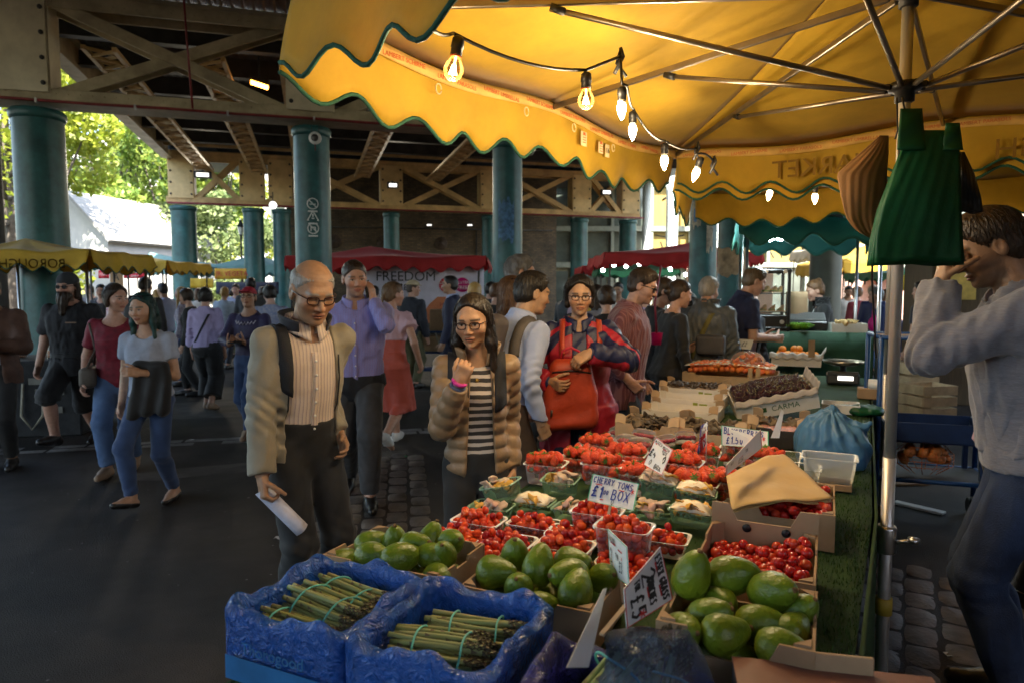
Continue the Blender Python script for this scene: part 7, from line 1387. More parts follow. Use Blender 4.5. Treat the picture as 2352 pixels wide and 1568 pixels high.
 def body(P):
  f=smin(torso(P),arms(P),.03);f=smin(f,legs(P),.025);f=smin(f,rcone(P,nb-U*.01*H,hc_+HR@(np.array([0,-.02,-.045])*hs),.036*H*(1 if sex=='m' else.86),.031*H*(1 if sex=='m' else.84)),.03)
  m=np.linalg.norm(P-hc_,axis=1)<.19*hs/.23*.23+.03;f[m]=smin(f[m],head_sdf(toH(P[m]),sex=='f')*hs,.012)
  for s in 'RL':f=smin(f,foot(P,s),.01)
  return hands(P,f)
 pts=np.array([hc_,nb]+[p for s in 'RL' for p in arm[s][:3]]+[arm[s][2]+arm[s][3]*.12*H for s in 'RL']+[p for s in 'RL' for p in leg[s][:3]]+[leg[s][2]+leg[s][3]*.13*H for s in 'RL']);lo=pts.min(0)-.12*H/1.7-.02;hi=pts.max(0)+.14*H/1.7;lo[2]=max(lo[2],-.03)
 fine=[[(hc_[i]-.125*hs/1.,hc_[i]+.125*hs,h['head'])]for i in range(3)]
 for s in 'RL':
  cpt_=arm[s][2]+arm[s][3]*.07*H
  for i in range(3):fine[i].append((cpt_[i]-.11*H/1.7,cpt_[i]+.11*H/1.7,h['hand']))
 SC=np.array(SKN[sk])if isinstance(sk,str)else np.array(sk);bc=tuple(np.array(hc[1])*.8)
 def colour(vs):
  p=toH(vs);near=np.linalg.norm(p,axis=1)<.15;c=np.tile(SC,(len(vs),1));c[near]=face_colour(p[near],SC,bc,eyes,lipf,stub,age)
  for s in 'RL':
   d=np.linalg.norm(vs-(arm[s][2]+arm[s][3]*.1*H),axis=1);k=np.exp(-(d/.06)**2)*.3;c=c*(1-k[:,None])+SC*np.array((1.08,.8,.74))*k[:,None]
  return c
 bo=sdf_object('body',body,lo,hi,h['base'],m_skin,root,fine,colour)
 hm=hairmat(*hc)if hair else None
 ncut=np.array([0,.763,-.646])
 def cap_shell(p,infl,cut,zlow=-.095):
  f=ellip(p,(0,-.014,.03),(.0745+infl,.095+infl,.087+infl));f=smin(f,ellip(p,(0,-.045,-.03),(.06+infl*.8,.052+infl*.8,.06)),.03);return smax(smax(f,p@ncut-cut,.012),zlow-p[:,2],.01)
 def strand(p,a=.003):th=np.arctan2(p[:,1],p[:,0]);return a*(np.sin(th*34+p[:,2]*60)+np.sin(th*57-p[:,2]*90+2))*.5+noise3(p,70,5)*a
 def ears(p,f):q=np.stack([np.abs(p[:,0]),p[:,1],p[:,2]],1);return smax(f,-ellip(q,(.083,.002,-.012),(.018,.026,.034)),.008)
 def brow_line(p,f):return smax(f,-ellip(p,(.006,.105,.038),(.058,.058,.062)),.012)if hair not in('short','buzz','bald','curly')else smax(f,-ellip(p,(0,.115,.04),(.062,.045,.048)),.012)
 def hairf(P):
  p=toH(P)/1.;
  if hair=='short':f=ears(p,cap_shell(p,.011,.011,-.075));f=smin(f,ellip(p,(0,.015,.1),(.05,.055,.018)),.03)
  elif hair=='buzz':f=ears(p,cap_shell(p,.006,.016,-.07))
  elif hair=='bald':f=ears(p,smax(cap_shell(p,.0045,.008,-.07),p[:,2]-.072+.3*np.maximum(0,-p[:,1]-.05),.01))
  elif hair=='curly':f=ears(p,cap_shell(p,.022,.02,-.07))+.007*noise3(p,140,3,8)
  elif hair=='bob':f=smin(cap_shell(p,.016,.009,-.085),rcone(np.stack([np.abs(p[:,0]),p[:,1],p[:,2]],1),(.07,-.02,.02),(.073,-.012,-.06),.024,.02),.02)
  else:
   f=cap_shell(p,.012,.006,-.09);q=np.stack([np.abs(p[:,0]),p[:,1],p[:,2]],1)
   if hair=='long':
    f=smin(f,rcone(q,(.068,-.01,.03),(.082,.012,-.1),.02,.026),.02);f=smin(f,rcone(q,(.08,.008,-.1),(.088,.03,-.235),.026,.012),.02);f=smin(f,ellip(p,(0,-.075,-.1),(.085,.035,.14)),.03)
   if hair=='longback':f=smin(f,rcone(q,(.066,-.02,.03),(.07,-.02,-.1),.018,.024),.02);f=smin(f,ellip(p,(0,-.07,-.11),(.08,.04,.15)),.03)
   if hair=='bun':f=smin(ears(p,f),ellip(p,(0,-.075,.095),(.04,.036,.034)),.012)
   if hair=='lowbun':f=smin(ears(p,f),ellip(p,(0,-.12,.0),(.036,.036,.034)),.015)
   if hair=='pony':f=smin(ears(p,f),rcone(p,(0,-.105,.05),(0,-.14,-.12),.026,.014),.02)
  return brow_line(p,f+strand(p))*hs
 if hair:
  l_=.30*hs+.02;zz=.36 if hair in('long','longback')else.16
  sdf_object('hair',hairf,hc_-np.array([.15,.2,zz])*hs*1.05-.01,hc_+np.array([.15,.2,.17])*hs+.01,h['hair'],hm,root)
  if lv<2 and hair in('long','longback','bob','bun','pony','lowbun','short','curly'):
   rr=np.random.default_rng(sum(map(ord,label))%97);mb=MB();longh=hair in('long','longback');ns=(520 if longh else 380)if lv==0 else(240 if longh else 150);nj=11 if longh else 6
   th=rr.uniform(0,6.283,ns);zt=rr.uniform(.045,.113,ns);zb=rr.uniform(-.25,-.17,ns)if longh else zt-rr.uniform(.035,.1,ns);ph_=rr.uniform(0,6.283,ns);off=rr.uniform(-.001,.0035,ns);ok=np.ones(ns,bool);tl=None;Q=[[]for _ in range(ns)];t=np.linspace(.16,.01,61)
   for j in range(nj):
    z=zt+(zb-zt)*j/(nj-1);a=th+.12*np.sin(j*.5+ph_);d=np.stack([np.cos(a),np.sin(a),0*a],1);L_=np.stack([0*z,0*z-.02,z],1);P=L_[:,None]+t[None,:,None]*d[:,None];f=hairf(hc_+(P.reshape(-1,3)@HR.T)*hs).reshape(ns,-1);k=np.argmax(f<0,1);hit=(f<0).any(1);tk=t[k];ok&=hit&(True if tl is None else np.abs(tk-tl)<.02);tl=tk
    for i in np.nonzero(ok)[0]:Q[i].append(hc_+HR@((L_[i]+(tk[i]+off[i])*d[i])*hs))
   for q in Q:
    if len(q)>2:mb.tube(q,[.0008*hs]+[rr.uniform(.0011,.0022)*hs]*(len(q)-2)+[.0004*hs],3,False)
   if mb.v:mb.build('hair_strand',hm,root)
 G_.__dict__.update(root=root,girth=girth,pel=pel,U=U,F=F,Xa=Xa,B=B,H=H,nb=nb,arm=arm,leg=leg,hc=hc_,HR=HR,hs=hs,toH=toH,fromH=fromH,torso=torso,arms=arms,legs=legs,h=h,top=None,lv=lv)
 sd=int(px)%89
 def foldn(P,a):
  if lv==3:return 0
  f=a*1.2*noise3(P*np.array([1.3,1.3,.6]),34,sd,7)+a*1.5*(np.abs(noise3(P*np.array([1.2,1.2,.6]),60,sd+1,4))-.3)+a*.8*noise3(P*np.array([1,1,.5]),85,sd+2,6)
  for s in 'RL':
   for c,ax_ in((arm[s][1],nrm(arm[s][2]-arm[s][0])),(leg[s][1],nrm(leg[s][2]-leg[s][0])),(leg[s][2]+np.array([0,0,.05]),np.array([0,0,1.]))):
    w=np.exp(-(np.linalg.norm(P-c,axis=1)/.1)**2);f=f+a*1.1*w*np.sin((P-c)@(ax_+.45*Xa)*105+6*noise3(P,14,3))
  return f
 def garment(nm,mat,kind,infl=.016,hem=-.03,sleeve=2.,fold=.006,open_=None,collar=None,quilt=0.,flare=.0,legt=1.93,waist=.03,hemz=.3,wide=1.,neck=.05,hemflare=0.,xo=0.,vneck=0.):
  g=h['gar'];fold=fold*min(1,infl/.016)*(.7 if kind!='top' else 1)
  def top(P):
   t=torso(P,infl);q=(P-pel)@B
   if hemflare:t=t-hemflare*np.clip((.1*H-q[:,2])/(.2*H),0,1)
   if hem<-.075:
    k=np.clip((-.03*H-q[:,2])/(abs(hem)*H),0,1);w=(.098+.0*k)*H*girth+infl+hemflare;d=.07*H*girth+infl+hemflare;sk_=(np.sqrt((q[:,0]/w)**2+(q[:,1]/d)**2)-1)*d;t=smin(t,np.maximum(sk_,q[:,2]),.02)
   f=smin(t,arms(P,infl*.85,sleeve,flare),.035)if sleeve>0 else t
   if quilt:
    arc=q[:,2];a_=arms(P,infl*.85,sleeve,flare);ta=np.zeros(len(P));
    for s in 'RL':
     a0,e0,w0=arm[s][:3];da=np.linalg.norm(P-(a0+e0)/2,axis=1);db=np.linalg.norm(P-(e0+w0)/2,axis=1);pr_=np.where(da<db,(P-a0)@nrm(e0-a0),.172*H+(P-e0)@nrm(w0-e0));ta=np.where((np.minimum(da,db)<.2)&(((P-pel)@Xa)*(1 if s=='R' else-1)>0),pr_,ta)
    arc=np.where(a_<t,ta,arc);f=f-quilt*(np.abs(np.sin(arc*math.pi/.062))**.6-.5)
   f=f+foldn(P,fold);f=np.maximum(f,hem*H-q[:,2]);nn=np.linalg.norm((P-(nb+U*.012*H+F*.012*H))@B/np.array([1,1,1.2]),axis=1);f=smax(f,neck*H-nn,.01)
   if vneck:f=smax(f,np.minimum(np.minimum(vneck*H*.5*np.clip((q[:,2]-(.297-vneck)*H)/(vneck*H),0,1)-np.abs(q[:,0]),q[:,1]),1),.006)
   if open_:wv=np.interp(q[:,2]/H,[hem,.1,.297],[open_[1],(open_[0]+open_[1])/2,open_[0]])*H;f=smax(f,np.minimum(wv-np.abs(q[:,0]-xo*H),q[:,1]-.012),.008)
   if collar and collar!='shirt':
    cq=(P-(nb+U*.004*H))@B;hgt,rx,lean_,gap=dict(shirt=(.028,.042,.25,.016),stand=(.05,.05,.3,.03),high=(.045,.047,.05,.02),hood=(.06,.06,.5,.05))[collar];rr=rx*H+infl*.4+lean_*np.abs(cq[:,2]);rad=np.sqrt((cq[:,0]/1.05)**2+((cq[:,1]-.002)/.95)**2);co=np.abs(rad-rr)-(.0055 if collar!='hood' else.02);co=np.maximum(co,np.maximum(-.015*H-cq[:,2],cq[:,2]-hgt*H-.012*np.sin(np.arctan2(cq[:,1],cq[:,0]))));co=np.maximum(co,np.minimum(gap*H+cq[:,2]*.5-np.abs(cq[:,0]),cq[:,1]));f=smin(f,co,.008)
   return f
  def bottoms(P):
   q=(P-pel)@B;t=np.maximum(torso(P,infl*.8),q[:,2]-waist*H);f=smin(t,legs(P,infl*wide,legt,flare),.03);return np.maximum(f+foldn(P,fold),q[:,2]-waist*H)
  def skirt(P):
   q=(P-pel)@B;z=P[:,2];k=np.clip((pel[2]-z)/(pel[2]-hemz*H),0,1);mid=(leg['L'][1]+leg['R'][1])/2;cx=pel[0]+(mid[0]-pel[0])*k;cy=pel[1]+(mid[1]-pel[1])*k;w=H*(.1*girth+(wide-1)*.1*k)+infl;d=H*(.072*girth+(wide-1)*.1*k)+infl;th=np.arctan2(P[:,1]-cy,P[:,0]-cx)
   f=(np.sqrt(((P[:,0]-cx)/w)**2+((P[:,1]-cy)/d)**2)-1)*d*.9+fold*2*k*np.sin(th*9+z*5);f=np.maximum(f,np.maximum(hemz*H-z,z-pel[2]+.01));f=smin(f,smin(np.maximum(torso(P,infl),q[:,2]-waist*H),np.maximum(legs(P,infl),hemz*H-P[:,2]),.03),.03);return f+foldn(P,fold)
  if collar=='shirt' and lv<3:collar_ring(G_,mat,.04,.052,9,.12,.004,'collar',-.014,True)
  fn=dict(top=top,bottoms=bottoms,skirt=skirt)[kind];l2,h2=lo-.05,hi+.05
  if kind=='top':l2=l2.copy();l2[2]=pel[2]+min(hem,-.1)*H-.12;l2[2]=min(l2[2],min(arm[s][2][2]for s in 'RL')-.06)
  else:h2=h2.copy();h2[2]=pel[2]+.2*H
  o=sdf_object(nm,fn,l2,h2,g,mat,root)
  if kind=='top' and(G_.top is None or infl>=G_.tinf):G_.top,G_.tinf=fn,infl
  if kind!='top':G_.bot=fn
  return o
 G_.garment=garment;G_.shell=lambda P:smin(torso(P,G_.tinf),arms(P,G_.tinf*.85,.22),.035)
 for c in clothes:
  if len(c)<3 or not isinstance(c[2],str):
   for s in 'RL':
    n=leg[s][2];sh_=c[2]if len(c)>2 else.007;sdf_object(c[0],lambda P:np.maximum(foot(P,s,sh_),(P-n)@nrm(np.cross(np.cross(leg[s][3],(0,0,1)),leg[s][3]))-(.012 if len(c)<4 else c[3])),n-np.array([.16,.16,.12]),n+np.array([.16,.28,.12]),max(.006,h['gar']*.6),c[1],root)
  else:garment(c[0],c[1],c[2],**(c[3]if len(c)>3 else{}))
 if specs:
  kind,mt=specs;rr=.0022*hs if kind=='glasses' else.0035;mb=MB()
  zo={'glasses':-.002,'shades':0.,'up':.095}[kind];yo={'up':-.035}.get(kind,0)
  for sx in(-1,1):
   ring=[fromH((sx*.031+.0215*math.copysign(abs(math.cos(t))**.6,math.cos(t)),.0945+yo-.006*abs(math.cos(t)+sx*.5),zo-.001+.015*math.copysign(abs(math.sin(t))**.7,math.sin(t))))for t in[i*math.pi/10 for i in range(21)]];mb.tube(ring,rr,5)
   mb.tube([fromH((sx*.053,.088+yo,zo+.006)),fromH((sx*.073,.05+yo,zo+.008)),fromH((sx*.08,-.005+yo,zo+.004))],rr,5)
   if kind!='glasses':mb.add([fromH((sx*.031+.021*math.cos(t),.0935+yo,zo+.0145*math.sin(t)))for t in[i*math.pi/8 for i in range(16)]],[list(range(16))],False)
  mb.tube([fromH((-.011,.098+yo,zo+.003)),fromH((0,.101+yo,zo+.006)),fromH((.011,.098+yo,zo+.003))],rr,5);mb.build('spectacles' if kind=='glasses' else 'sunglasses',mt,root)
 return G_
def probe(G_,c,d,off=.004,fn=None):
 """surface point of the outer garment seen from body-frame point c along direction d (both in the torso frame, metres)"""
 fn=fn or G_.top;c=G_.pel+G_.B@V3(c);d=G_.B@nrm(d);t=np.linspace(.45,0,140);f=fn(c+t[:,None]*d);i=np.argmax(f<0)if(f<0).any()else np.argmin(f);return Vector(c+d*(t[i]+off))
def strap(G_,name,mat,x0,a0,a1,width=.045,parent=None,u=.19,x1=None,th=.008,n=22):
 H=G_.H*min(1,G_.girth)*1.02;mb=MB();x1=x0 if x1 is None else x1
 def fn(s,v):a=R(a0+(a1-a0)*s);x=(x0+(x1-x0)*s)*H+(v-.5)*width;return probe(G_,(x,0,u*G_.H),(0,math.cos(a),math.sin(a)),th*.8,G_.shell)
 mb.sheet(fn,n,2,th);return mb.build(name,mat,parent or G_.root)
def placket(G_,mat,infl,u0,u1,button=None,x=0.):
 H=G_.H;fn=lambda P:G_.torso(P,infl);mb=MB();mb.sheet(lambda s,v:probe(G_,(x*H+(v-.5)*.032,0,(u0+(u1-u0)*s)*H),(0,1,0),.004,fn),20,2,.004);mb.build('placket',mat,G_.root)
 for k in range(6):mb=MB();p=probe(G_,(x*H,0,(u0+(u1-u0)*(k+.4)/6)*H),(0,1,0),.008,fn);mb.lathe([(.0058,-.001),(.0058,.0015),(0,.002)],p,rot=Matrix.Rotation(R(-90),3,'X'),n=10);mb.build('button',button or m_white,G_.root)
def line_strap(G_,name,mat,x0,u0,x1,u1,d,width=.03):
 mb=MB();H=G_.H;mb.sheet(lambda s,v:probe(G_,((x0+(x1-x0)*s)*H+(v-.5)*width,0,(u0+(u1-u0)*s)*H),(0,d,0),.006,G_.shell),14,2,.008);mb.build(name,mat,G_.root)
def backpack(G_,label,mat,smat,straps=('R','L'),size=(.145,.08,.21),name='backpack',up=.16):
 H=G_.H;r_=G_.root;rt=empty(name,r_.location,r_.rotation_euler.z,label,'backpack');c=G_.pel+G_.B@np.array([0,-(.075*H+size[1]+.03),up*H]);rot=G_.B
 sdf_object('pack_body',lambda P:smin(rbox(P,c,size,.06,rot),rbox(P,c+rot@np.array([0,-size[1],-.07]),(size[0]*.75,.035,size[2]*.5),.03,rot),.02)+.004*noise3(P,25,3),c-.35,c+.35,.014,mat,rt)
 for s in straps:strap(G_,'strap',smat,.072 if s=='R' else-.072,-28,205,.055,rt,th=.012)
 return rt
m_shoe=M('black shoe leather',(.02,.018,.017),.35,var=.3);m_trainer=M('white trainer',(.65,.64,.62),.6,var=.1)
m_khj=M('beige windcheater cloth',(.27,.235,.17),.6,var=.1,scale=6,bump=.55,bscale=20,sheen=.2);m_navyj=M('dark navy cloth',(.012,.014,.024),.7,var=.3,sheen=.2);m_blk=M('black trouser cloth',(.012,.012,.013),.75,var=.3,sheen=.15)
m_stripe=pattern('cream striped shirting',[(0,(.62,.5,.4)),(.62,(.3,.22,.24)),(.78,(.62,.5,.4)),(.9,(.42,.33,.33))],'x',.016,distort=.012)
m_blstripe=pattern('blue purple striped shirting',[(0,(.26,.28,.62)),(.4,(.12,.12,.42)),(.55,(.32,.24,.52)),(.85,(.2,.2,.55))],'x',.012,distort=.01)
m_puff=M('tan quilted nylon',(.27,.175,.095),.42,var=.12,scale=12,bump=.3,bscale=45,sheen=.1);m_bwstripe=pattern('black and white striped jersey',[(0,(.5,.45,.42)),(.45,(.02,.018,.02))],'z',.034,distort=.02)
m_strap=M('black webbing',(.014,.015,.02),.75,var=.25,bump=.3,bscale=200)
m_den=M('blue denim',(.035,.075,.19),.8,var=.3,scale=7,c2=(.02,.045,.12),bump=.25,bscale=220,sheen=.2);m_denl=M('faded denim',(.1,.17,.32),.8,var=.3,scale=5,c2=(.05,.1,.22),bump=.25,bscale=220);m_char=M('charcoal suiting',(.04,.04,.045),.75,var=.2,sheen=.2)
m_frame=M('dark spectacle frame',(.03,.01,.012),.25);m_shade=M('dark sunglass lens',(.01,.01,.012),.12)
def P_(*a,**k):return person(*a,**k)
g=P_('elderly balding man in a beige windcheater looking down, leaflet in hand',690,3.1,222,1.76,'m',0,(.36,.2,.115),girth=.84,hsz=1.1,lean=(5,0),head=(-4,22,0),hair='bald',hc=('silver',(.36,.34,.32),(.2,.19,.18)),eyes='down',age=1,armR=dict(w=(.135,.06,.46),pole=(.25,-1,0),curl=(55,60,40)),armL=dict(w=(-.085,.03,.53),pole=(0,-1,0)),clothes=[('shirt',m_stripe,'top',dict(infl=.010,hem=-.05,collar='shirt',sleeve=1.5,fold=.003)),('trousers',m_blk,'bottoms',dict(infl=.02,waist=.06)),('windcheater',m_khj,'top',dict(infl=.024,hem=-.1,sleeve=1.96,open_=(.055,.075),collar=None,fold=.006,flare=.006,hemflare=.01,neck=.062)),('shoe',m_shoe)],specs=('glasses',m_frame))
ELD=g
collar_ring(g,m_navyj,.052,.055,36,.22)
strap(g,'bag_strap',m_strap,.086,-42,150,.05,th=.012)
backpack(g,'dark backpack worn by the elderly man',m_navyj,m_strap,(),(.11,.05,.17),up=.12)
w,fd,pn=g.arm['R'][2:5];mw=g.root.matrix_basis;hd=Vector(w+fd*.09+pn*.022);rt=empty('leaflet',mw@hd,g.root.rotation_euler.z,'rolled white leaflet held by the elderly man','leaflet');mb=MB();d_=Vector((-.5,.45,-.7)).normalized();e_=Vector((.5,-.1,-.45)).normalized()
mb.sheet(lambda u,v:d_*(-.05+.25*u)+e_*(.062*(v-.5))+Vector((0,.016*math.sin(v*3.1),0)),8,6,.0012);mb.build('paper',M('leaflet paper',(.55,.56,.68),.5),rt)
bo_=mw@Vector((.14,-.13,.76));rt=empty('water_bottle',bo_,0,'green glass bottle tucked at the side of the elderly man\'s backpack','bottle');rt.rotation_euler=(0,R(-14),0);mb=MB();mb.lathe([(.03,0),(.036,.02),(.036,.15),(.014,.2),(.014,.235)],n=18);mb.build('bottle_body',M('green glass',(.01,.14,.06),.12,spec=.7),rt);mb=MB();mb.lathe([(.017,.23),(.017,.26),(0,.262)],n=14);mb.build('cap',m_black,rt)
mb=MB();p=probe(g,(-.075,0,.2*g.H),(0,1,0),.004);mb.tube([p+Vector((0,0,.0)),p+Vector((0,0,.07))],.006,7);mb.build('pocket_pen',M('green pen',(.02,.3,.2),.4),g.root)
placket(g,m_stripe,.010,.03,.24)
for sx in(-1,1):
 mb=MB();mb.tube([probe(g,(sx*(.078-.0*u)*g.H*.86,0,u*g.H),(0,1,0),.002)for u in(-.08,-.03,.03,.1,.17,.23)],.0035,5);mb.build('zip_edge',m_strap,g.root)
g=P_('woman with glasses in a tan padded jacket raising her hand',1094,3.1,184,1.6,'f',0,'asian',lean=(2,0),girth=.84,hsz=1.02,head=(-16,10,2),hair='long',hc=('near black',(.028,.018,.012),(.008,.006,.005)),eyes='open',armR=dict(w=(.05,.14,.755),pole=(.4,-.6,-1),fd=(-.35,.2,.85),pn=(-.2,-.95,.2),curl=(60,70,50)),armL=dict(w=(-.1,.0,.485),pole=(0,-1,0)),clothes=[('striped_top',m_bwstripe,'top',dict(infl=.010,hem=-.04,sleeve=1.,neck=.042)),('trousers',m_blk,'bottoms',dict(infl=.014)),('padded_jacket',m_puff,'top',dict(infl=.026,hem=-.055,sleeve=1.93,open_=(.026,.042),collar=None,quilt=.009,fold=.002,xo=-.01,neck=.056)),('shoe',m_shoe)],specs=('glasses',m_frame))
collar_ring(g,m_puff,.052,.055,30,.2,.014)
for s in(.076,-.076):strap(g,'bag_strap',m_strap,s,-30,150,.05,th=.01)
e,w=g.arm['R'][1:3];mb=MB();dd=nrm(w-e);xx=nrm(np.cross(dd,(0,0,1)));yy=np.cross(dd,xx)
for k,(m_,off)in enumerate(((M('pink wrist band',(.6,.03,.3),.5),.012),(M('grey blue wrist band',(.12,.15,.25),.5),-.012))):mb=MB();mb.tube([Vector(w+dd*off+(xx*math.cos(t)+yy*math.sin(t))*.027)for t in[i*math.pi/10 for i in range(21)]],.009,7);mb.build('wrist_band',m_,g.root)
mb=MB();p=probe(g,(-.0,0,.235*g.H),(0,1,0),.003,fn=g.torso);mb.lathe([(.0,-.003),(.009,0),(.0,.003)],p+Vector((0,.014,0)),rot=Matrix.Rotation(R(90),3,'X'),n=12);mb.build('pendant',M('gold pendant',(.6,.4,.1),.3,1.),g.root)
for sx in(-1,1):
 mb=MB();mb.tube([probe(g,((sx*.034-.01)*g.H,0,u*g.H),(0,1,0),.001)for u in(-.04,.0,.05,.1,.15,.2,.24)],.003,5);mb.build('zip_edge',m_darkmetal,g.root)
backpack(g,'small black backpack worn by the woman in the padded jacket',m_blk,m_strap,(),(.12,.06,.17))
g=P_('tall man in a blue purple striped shirt with a phone at his ear',815,5.2,190,1.9,'m',1,'light',lean=(3,0),head=(14,8,4),hair='buzz',hc=('dark brown',(.05,.03,.018),None),stub=.35,girth=1.15,armL=dict(w=(-.075,.055,.80),pole=(-.7,.5,-1),fd=(.15,-.1,1),pn=(.8,-.4,0),curl=(15,30,20)),armR=dict(w=(.155,-.05,.49)),feet=((-.1,.28,0,4),(.08,-.3,.02,-12)),clothes=[('shirt',m_blstripe,'top',dict(infl=.016,hem=-.01,collar='shirt',sleeve=1.95,fold=.007)),('trousers',m_char,'bottoms',dict(infl=.02,wide=1.2,waist=.012)),('belt',m_strap,'bottoms',dict(infl=.03,legt=.05,waist=.016)),('shoe',m_shoe)])
placket(g,m_blstripe,.016,.0,.25)
w,fd,pn=g.arm['L'][2:5];rt=empty('mobile_phone',g.root.matrix_basis@Vector(w+fd*.1+pn*.03),0,'black mobile phone held to the ear by the tall striped shirt man','phone');rt.rotation_euler=(g.root.matrix_basis.to_3x3()@Matrix(np.stack([np.cross(fd,pn),fd,pn],1).tolist())).to_euler();mb=MB();mb.box((0,0,0),(.07,.14,.009),bev=.003);mb.build('case',m_black,rt);mb=MB();mb.box((0,0,.0055),(.062,.125,.002));mb.build('screen',M('phone screen',(.02,.02,.025),.1),rt)
m_teeb=M('grey blue jersey',(.34,.38,.48),.8,var=.12,bump=.3,bscale=20);m_mar=M('maroon patterned jersey',(.24,.015,.035),.7,c2=(.12,.01,.02),scale=22,bump=.3,bscale=18)
g=P_('woman with long dark green hair and blue jeans carrying a black jacket',345,5.08,180,1.62,'f',1,(.5,.3,.2),lean=(1,0),head=(-6,6,3),hair='long',hc=('dark green dyed',(.012,.075,.07),(.006,.012,.012)),armL=dict(w=(-.02,.15,.63),pole=(-.6,-.6,-.5),curl=(40,50,30)),armR=dict(w=(.15,.0,.47)),feet=((-.07,-.12,0,0),(.07,.22,.03,16)),clothes=[('top',m_teeb,'top',dict(infl=.014,hem=.0,sleeve=.55,fold=.006,flare=.012,vneck=.02)),('jeans',m_den,'bottoms',dict(infl=.009,wide=1.,waist=.0)),('sandal',m_shoe,.006,-.035)],specs=('up',m_shade))
rt=empty('draped_jacket',g.root.matrix_basis@Vector((-.08,.17,1.02)),R(180),'black jacket draped over the arm of the green haired woman','jacket')
def jk(P):return smin(rbox(P,(0,0,-.12),(.13,.05,.2),.04)+.014*np.sin(P[:,0]*55+P[:,2]*12)*np.clip((.1-P[:,2])*4,0,1)+.02*noise3(P,14,2),rcone(P,(.1,.0,-.2),(.17,.02,-.42),.06,.035),.04)+.006*noise3(P,45,7)
sdf_object('cloth',jk,(-.25,-.15,-.52),(.3,.15,.15),.012,m_blk,rt)
mb=MB();mb.sheet(lambda u,v:Vector((.17+.07*(u-.5),.02+.01*math.sin(v*8),-.4-.14*v)),4,6,.01);mb.build('lining',M('teal lining',(.02,.1,.12),.5),rt)
g=P_('dark haired woman in a maroon patterned top and faded jeans with a shoulder bag',262,5.95,196,1.69,'f',1,'light',lean=(2,0),head=(52,4,0),hair='bob',hc=('dark brown',(.05,.03,.018),None),armR=dict(w=(.14,.05,.48)),feet=((-.07,-.2,.03,-14),(.07,.14,0,4)),girth=1.05,clothes=[('top',m_mar,'top',dict(infl=.016,hem=-.06,sleeve=.7,fold=.006,neck=.062)),('jeans',m_denl,'bottoms',dict(infl=.016,wide=1.3)),('shoe',M('tan shoe',(.3,.2,.13),.5))])
rt=empty('shoulder_bag',g.root.matrix_basis@Vector((.2,.02,.86)),g.root.rotation_euler.z,'grey brown shoulder bag of the woman in the maroon top','bag');sdf_object('bag_body',lambda P:rbox(P,(0,0,0),(.06,.14,.09),.04)+.006*noise3(P,30,3),(-.12,-.2,-.15),(.12,.2,.15),.012,M('taupe leather',(.09,.075,.06),.5,var=.25),rt)
rm=g.root.matrix_basis.inverted();mb=MB();bl_=rt.matrix_basis.inverted()@g.root.matrix_basis;q=[probe(g,(.085*g.H,0,.15*g.H),(.2,math.cos(a),math.sin(a)),.01)for a in(-.6,-.2,.3,.8,1.3,1.8,2.3)];mb.tube([(0,.1,.08)]+[bl_@p for p in q]+[(0,-.1,.08)],.011,6);mb.build('bag_strap',MATS['taupe leather'],rt)
m_blktee=M('washed black jersey',(.022,.023,.027),.85,var=.25,bump=.35,bscale=16)
g=P_('heavily built bearded man in a beanie, dark glasses, black tee and shorts',163,7.0,184,1.82,'m',1,'light',girth=1.2,lean=(1,0),head=(-4,4,0),hair='longback',hc=('brown beard',(.045,.028,.018),None),armR=dict(w=(.19,.0,.46)),armL=dict(w=(-.16,.06,.48)),feet=((-.09,-.24,.0,0),(.1,.2,.05,14)),stub=.8,clothes=[('tee',m_blktee,'top',dict(infl=.02,hem=-.1,sleeve=.8,fold=.008,flare=.02)),('shorts',m_blk,'bottoms',dict(infl=.03,legt=1.1,wide=1.3,flare=.02)),('shoe',m_trainer if 0 else m_shoe,.012)],specs=('shades',m_shade))
def beanie(P):p=g.toH(P);return smax(smax(ellip(p,(0,-.018,.04),(.09,.108,.098)),.028-p[:,2]-.22*p[:,1],.012),-9,.01)*g.hs+.0015*np.sin(p[:,2]*500)*.5
sdf_object('beanie',beanie,g.hc-.17,g.hc+.2,.008,M('charcoal knit',(.03,.034,.04),.9,var=.2),g.root)
def beard(P):p=g.toH(P);return(smin(smax(ellip(p,(0,.055,-.075),(.058,.05,.05)),p[:,2]+.03,.015),rcone(p,(0,.085,-.11),(0,.1,-.24),.052,.028),.04)+.006*np.sin(np.arctan2(p[:,0],p[:,1]-.04)*16+p[:,2]*30)+.006*noise3(p,70,4))*g.hs
sdf_object('beard',beard,g.hc-np.array([.12,.1,.34]),g.hc+np.array([.12,.22,.05]),.008,m_hair['brown beard'],g.root)
mb=MB();p=probe(g,(-.08,0,.2*g.H),(0,1,0),.003);mb.box(p,(.1,.004,.012),.1);mb.build('chest_print',M('faded chest print',(.3,.2,.14),.8),g.root)
g=P_('bystander in a dark brown jacket holding his hands together beside the produce table',-18,6.1,200,1.74,'m',2,'tan',hair='short',hc=('black',(.02,.015,.012),None),armR=dict(w=(.02,.17,.63),pole=(1,-.5,-.5),curl=(30,40,30)),armL=dict(w=(-.03,.18,.65),pole=(-1,-.5,-.5)),clothes=[('jacket',M('brown suede',(.09,.045,.03),.75,var=.25),'top',dict(infl=.03,hem=-.08,open_=(.03,.05))),('shirt',m_teeb,'top',dict(infl=.01)),('trousers',m_blk,'bottoms',dict(infl=.018)),('shoe',m_shoe)])
m_lil=M('lilac cotton',(.36,.31,.52),.8,var=.1,bump=.4,bscale=14)
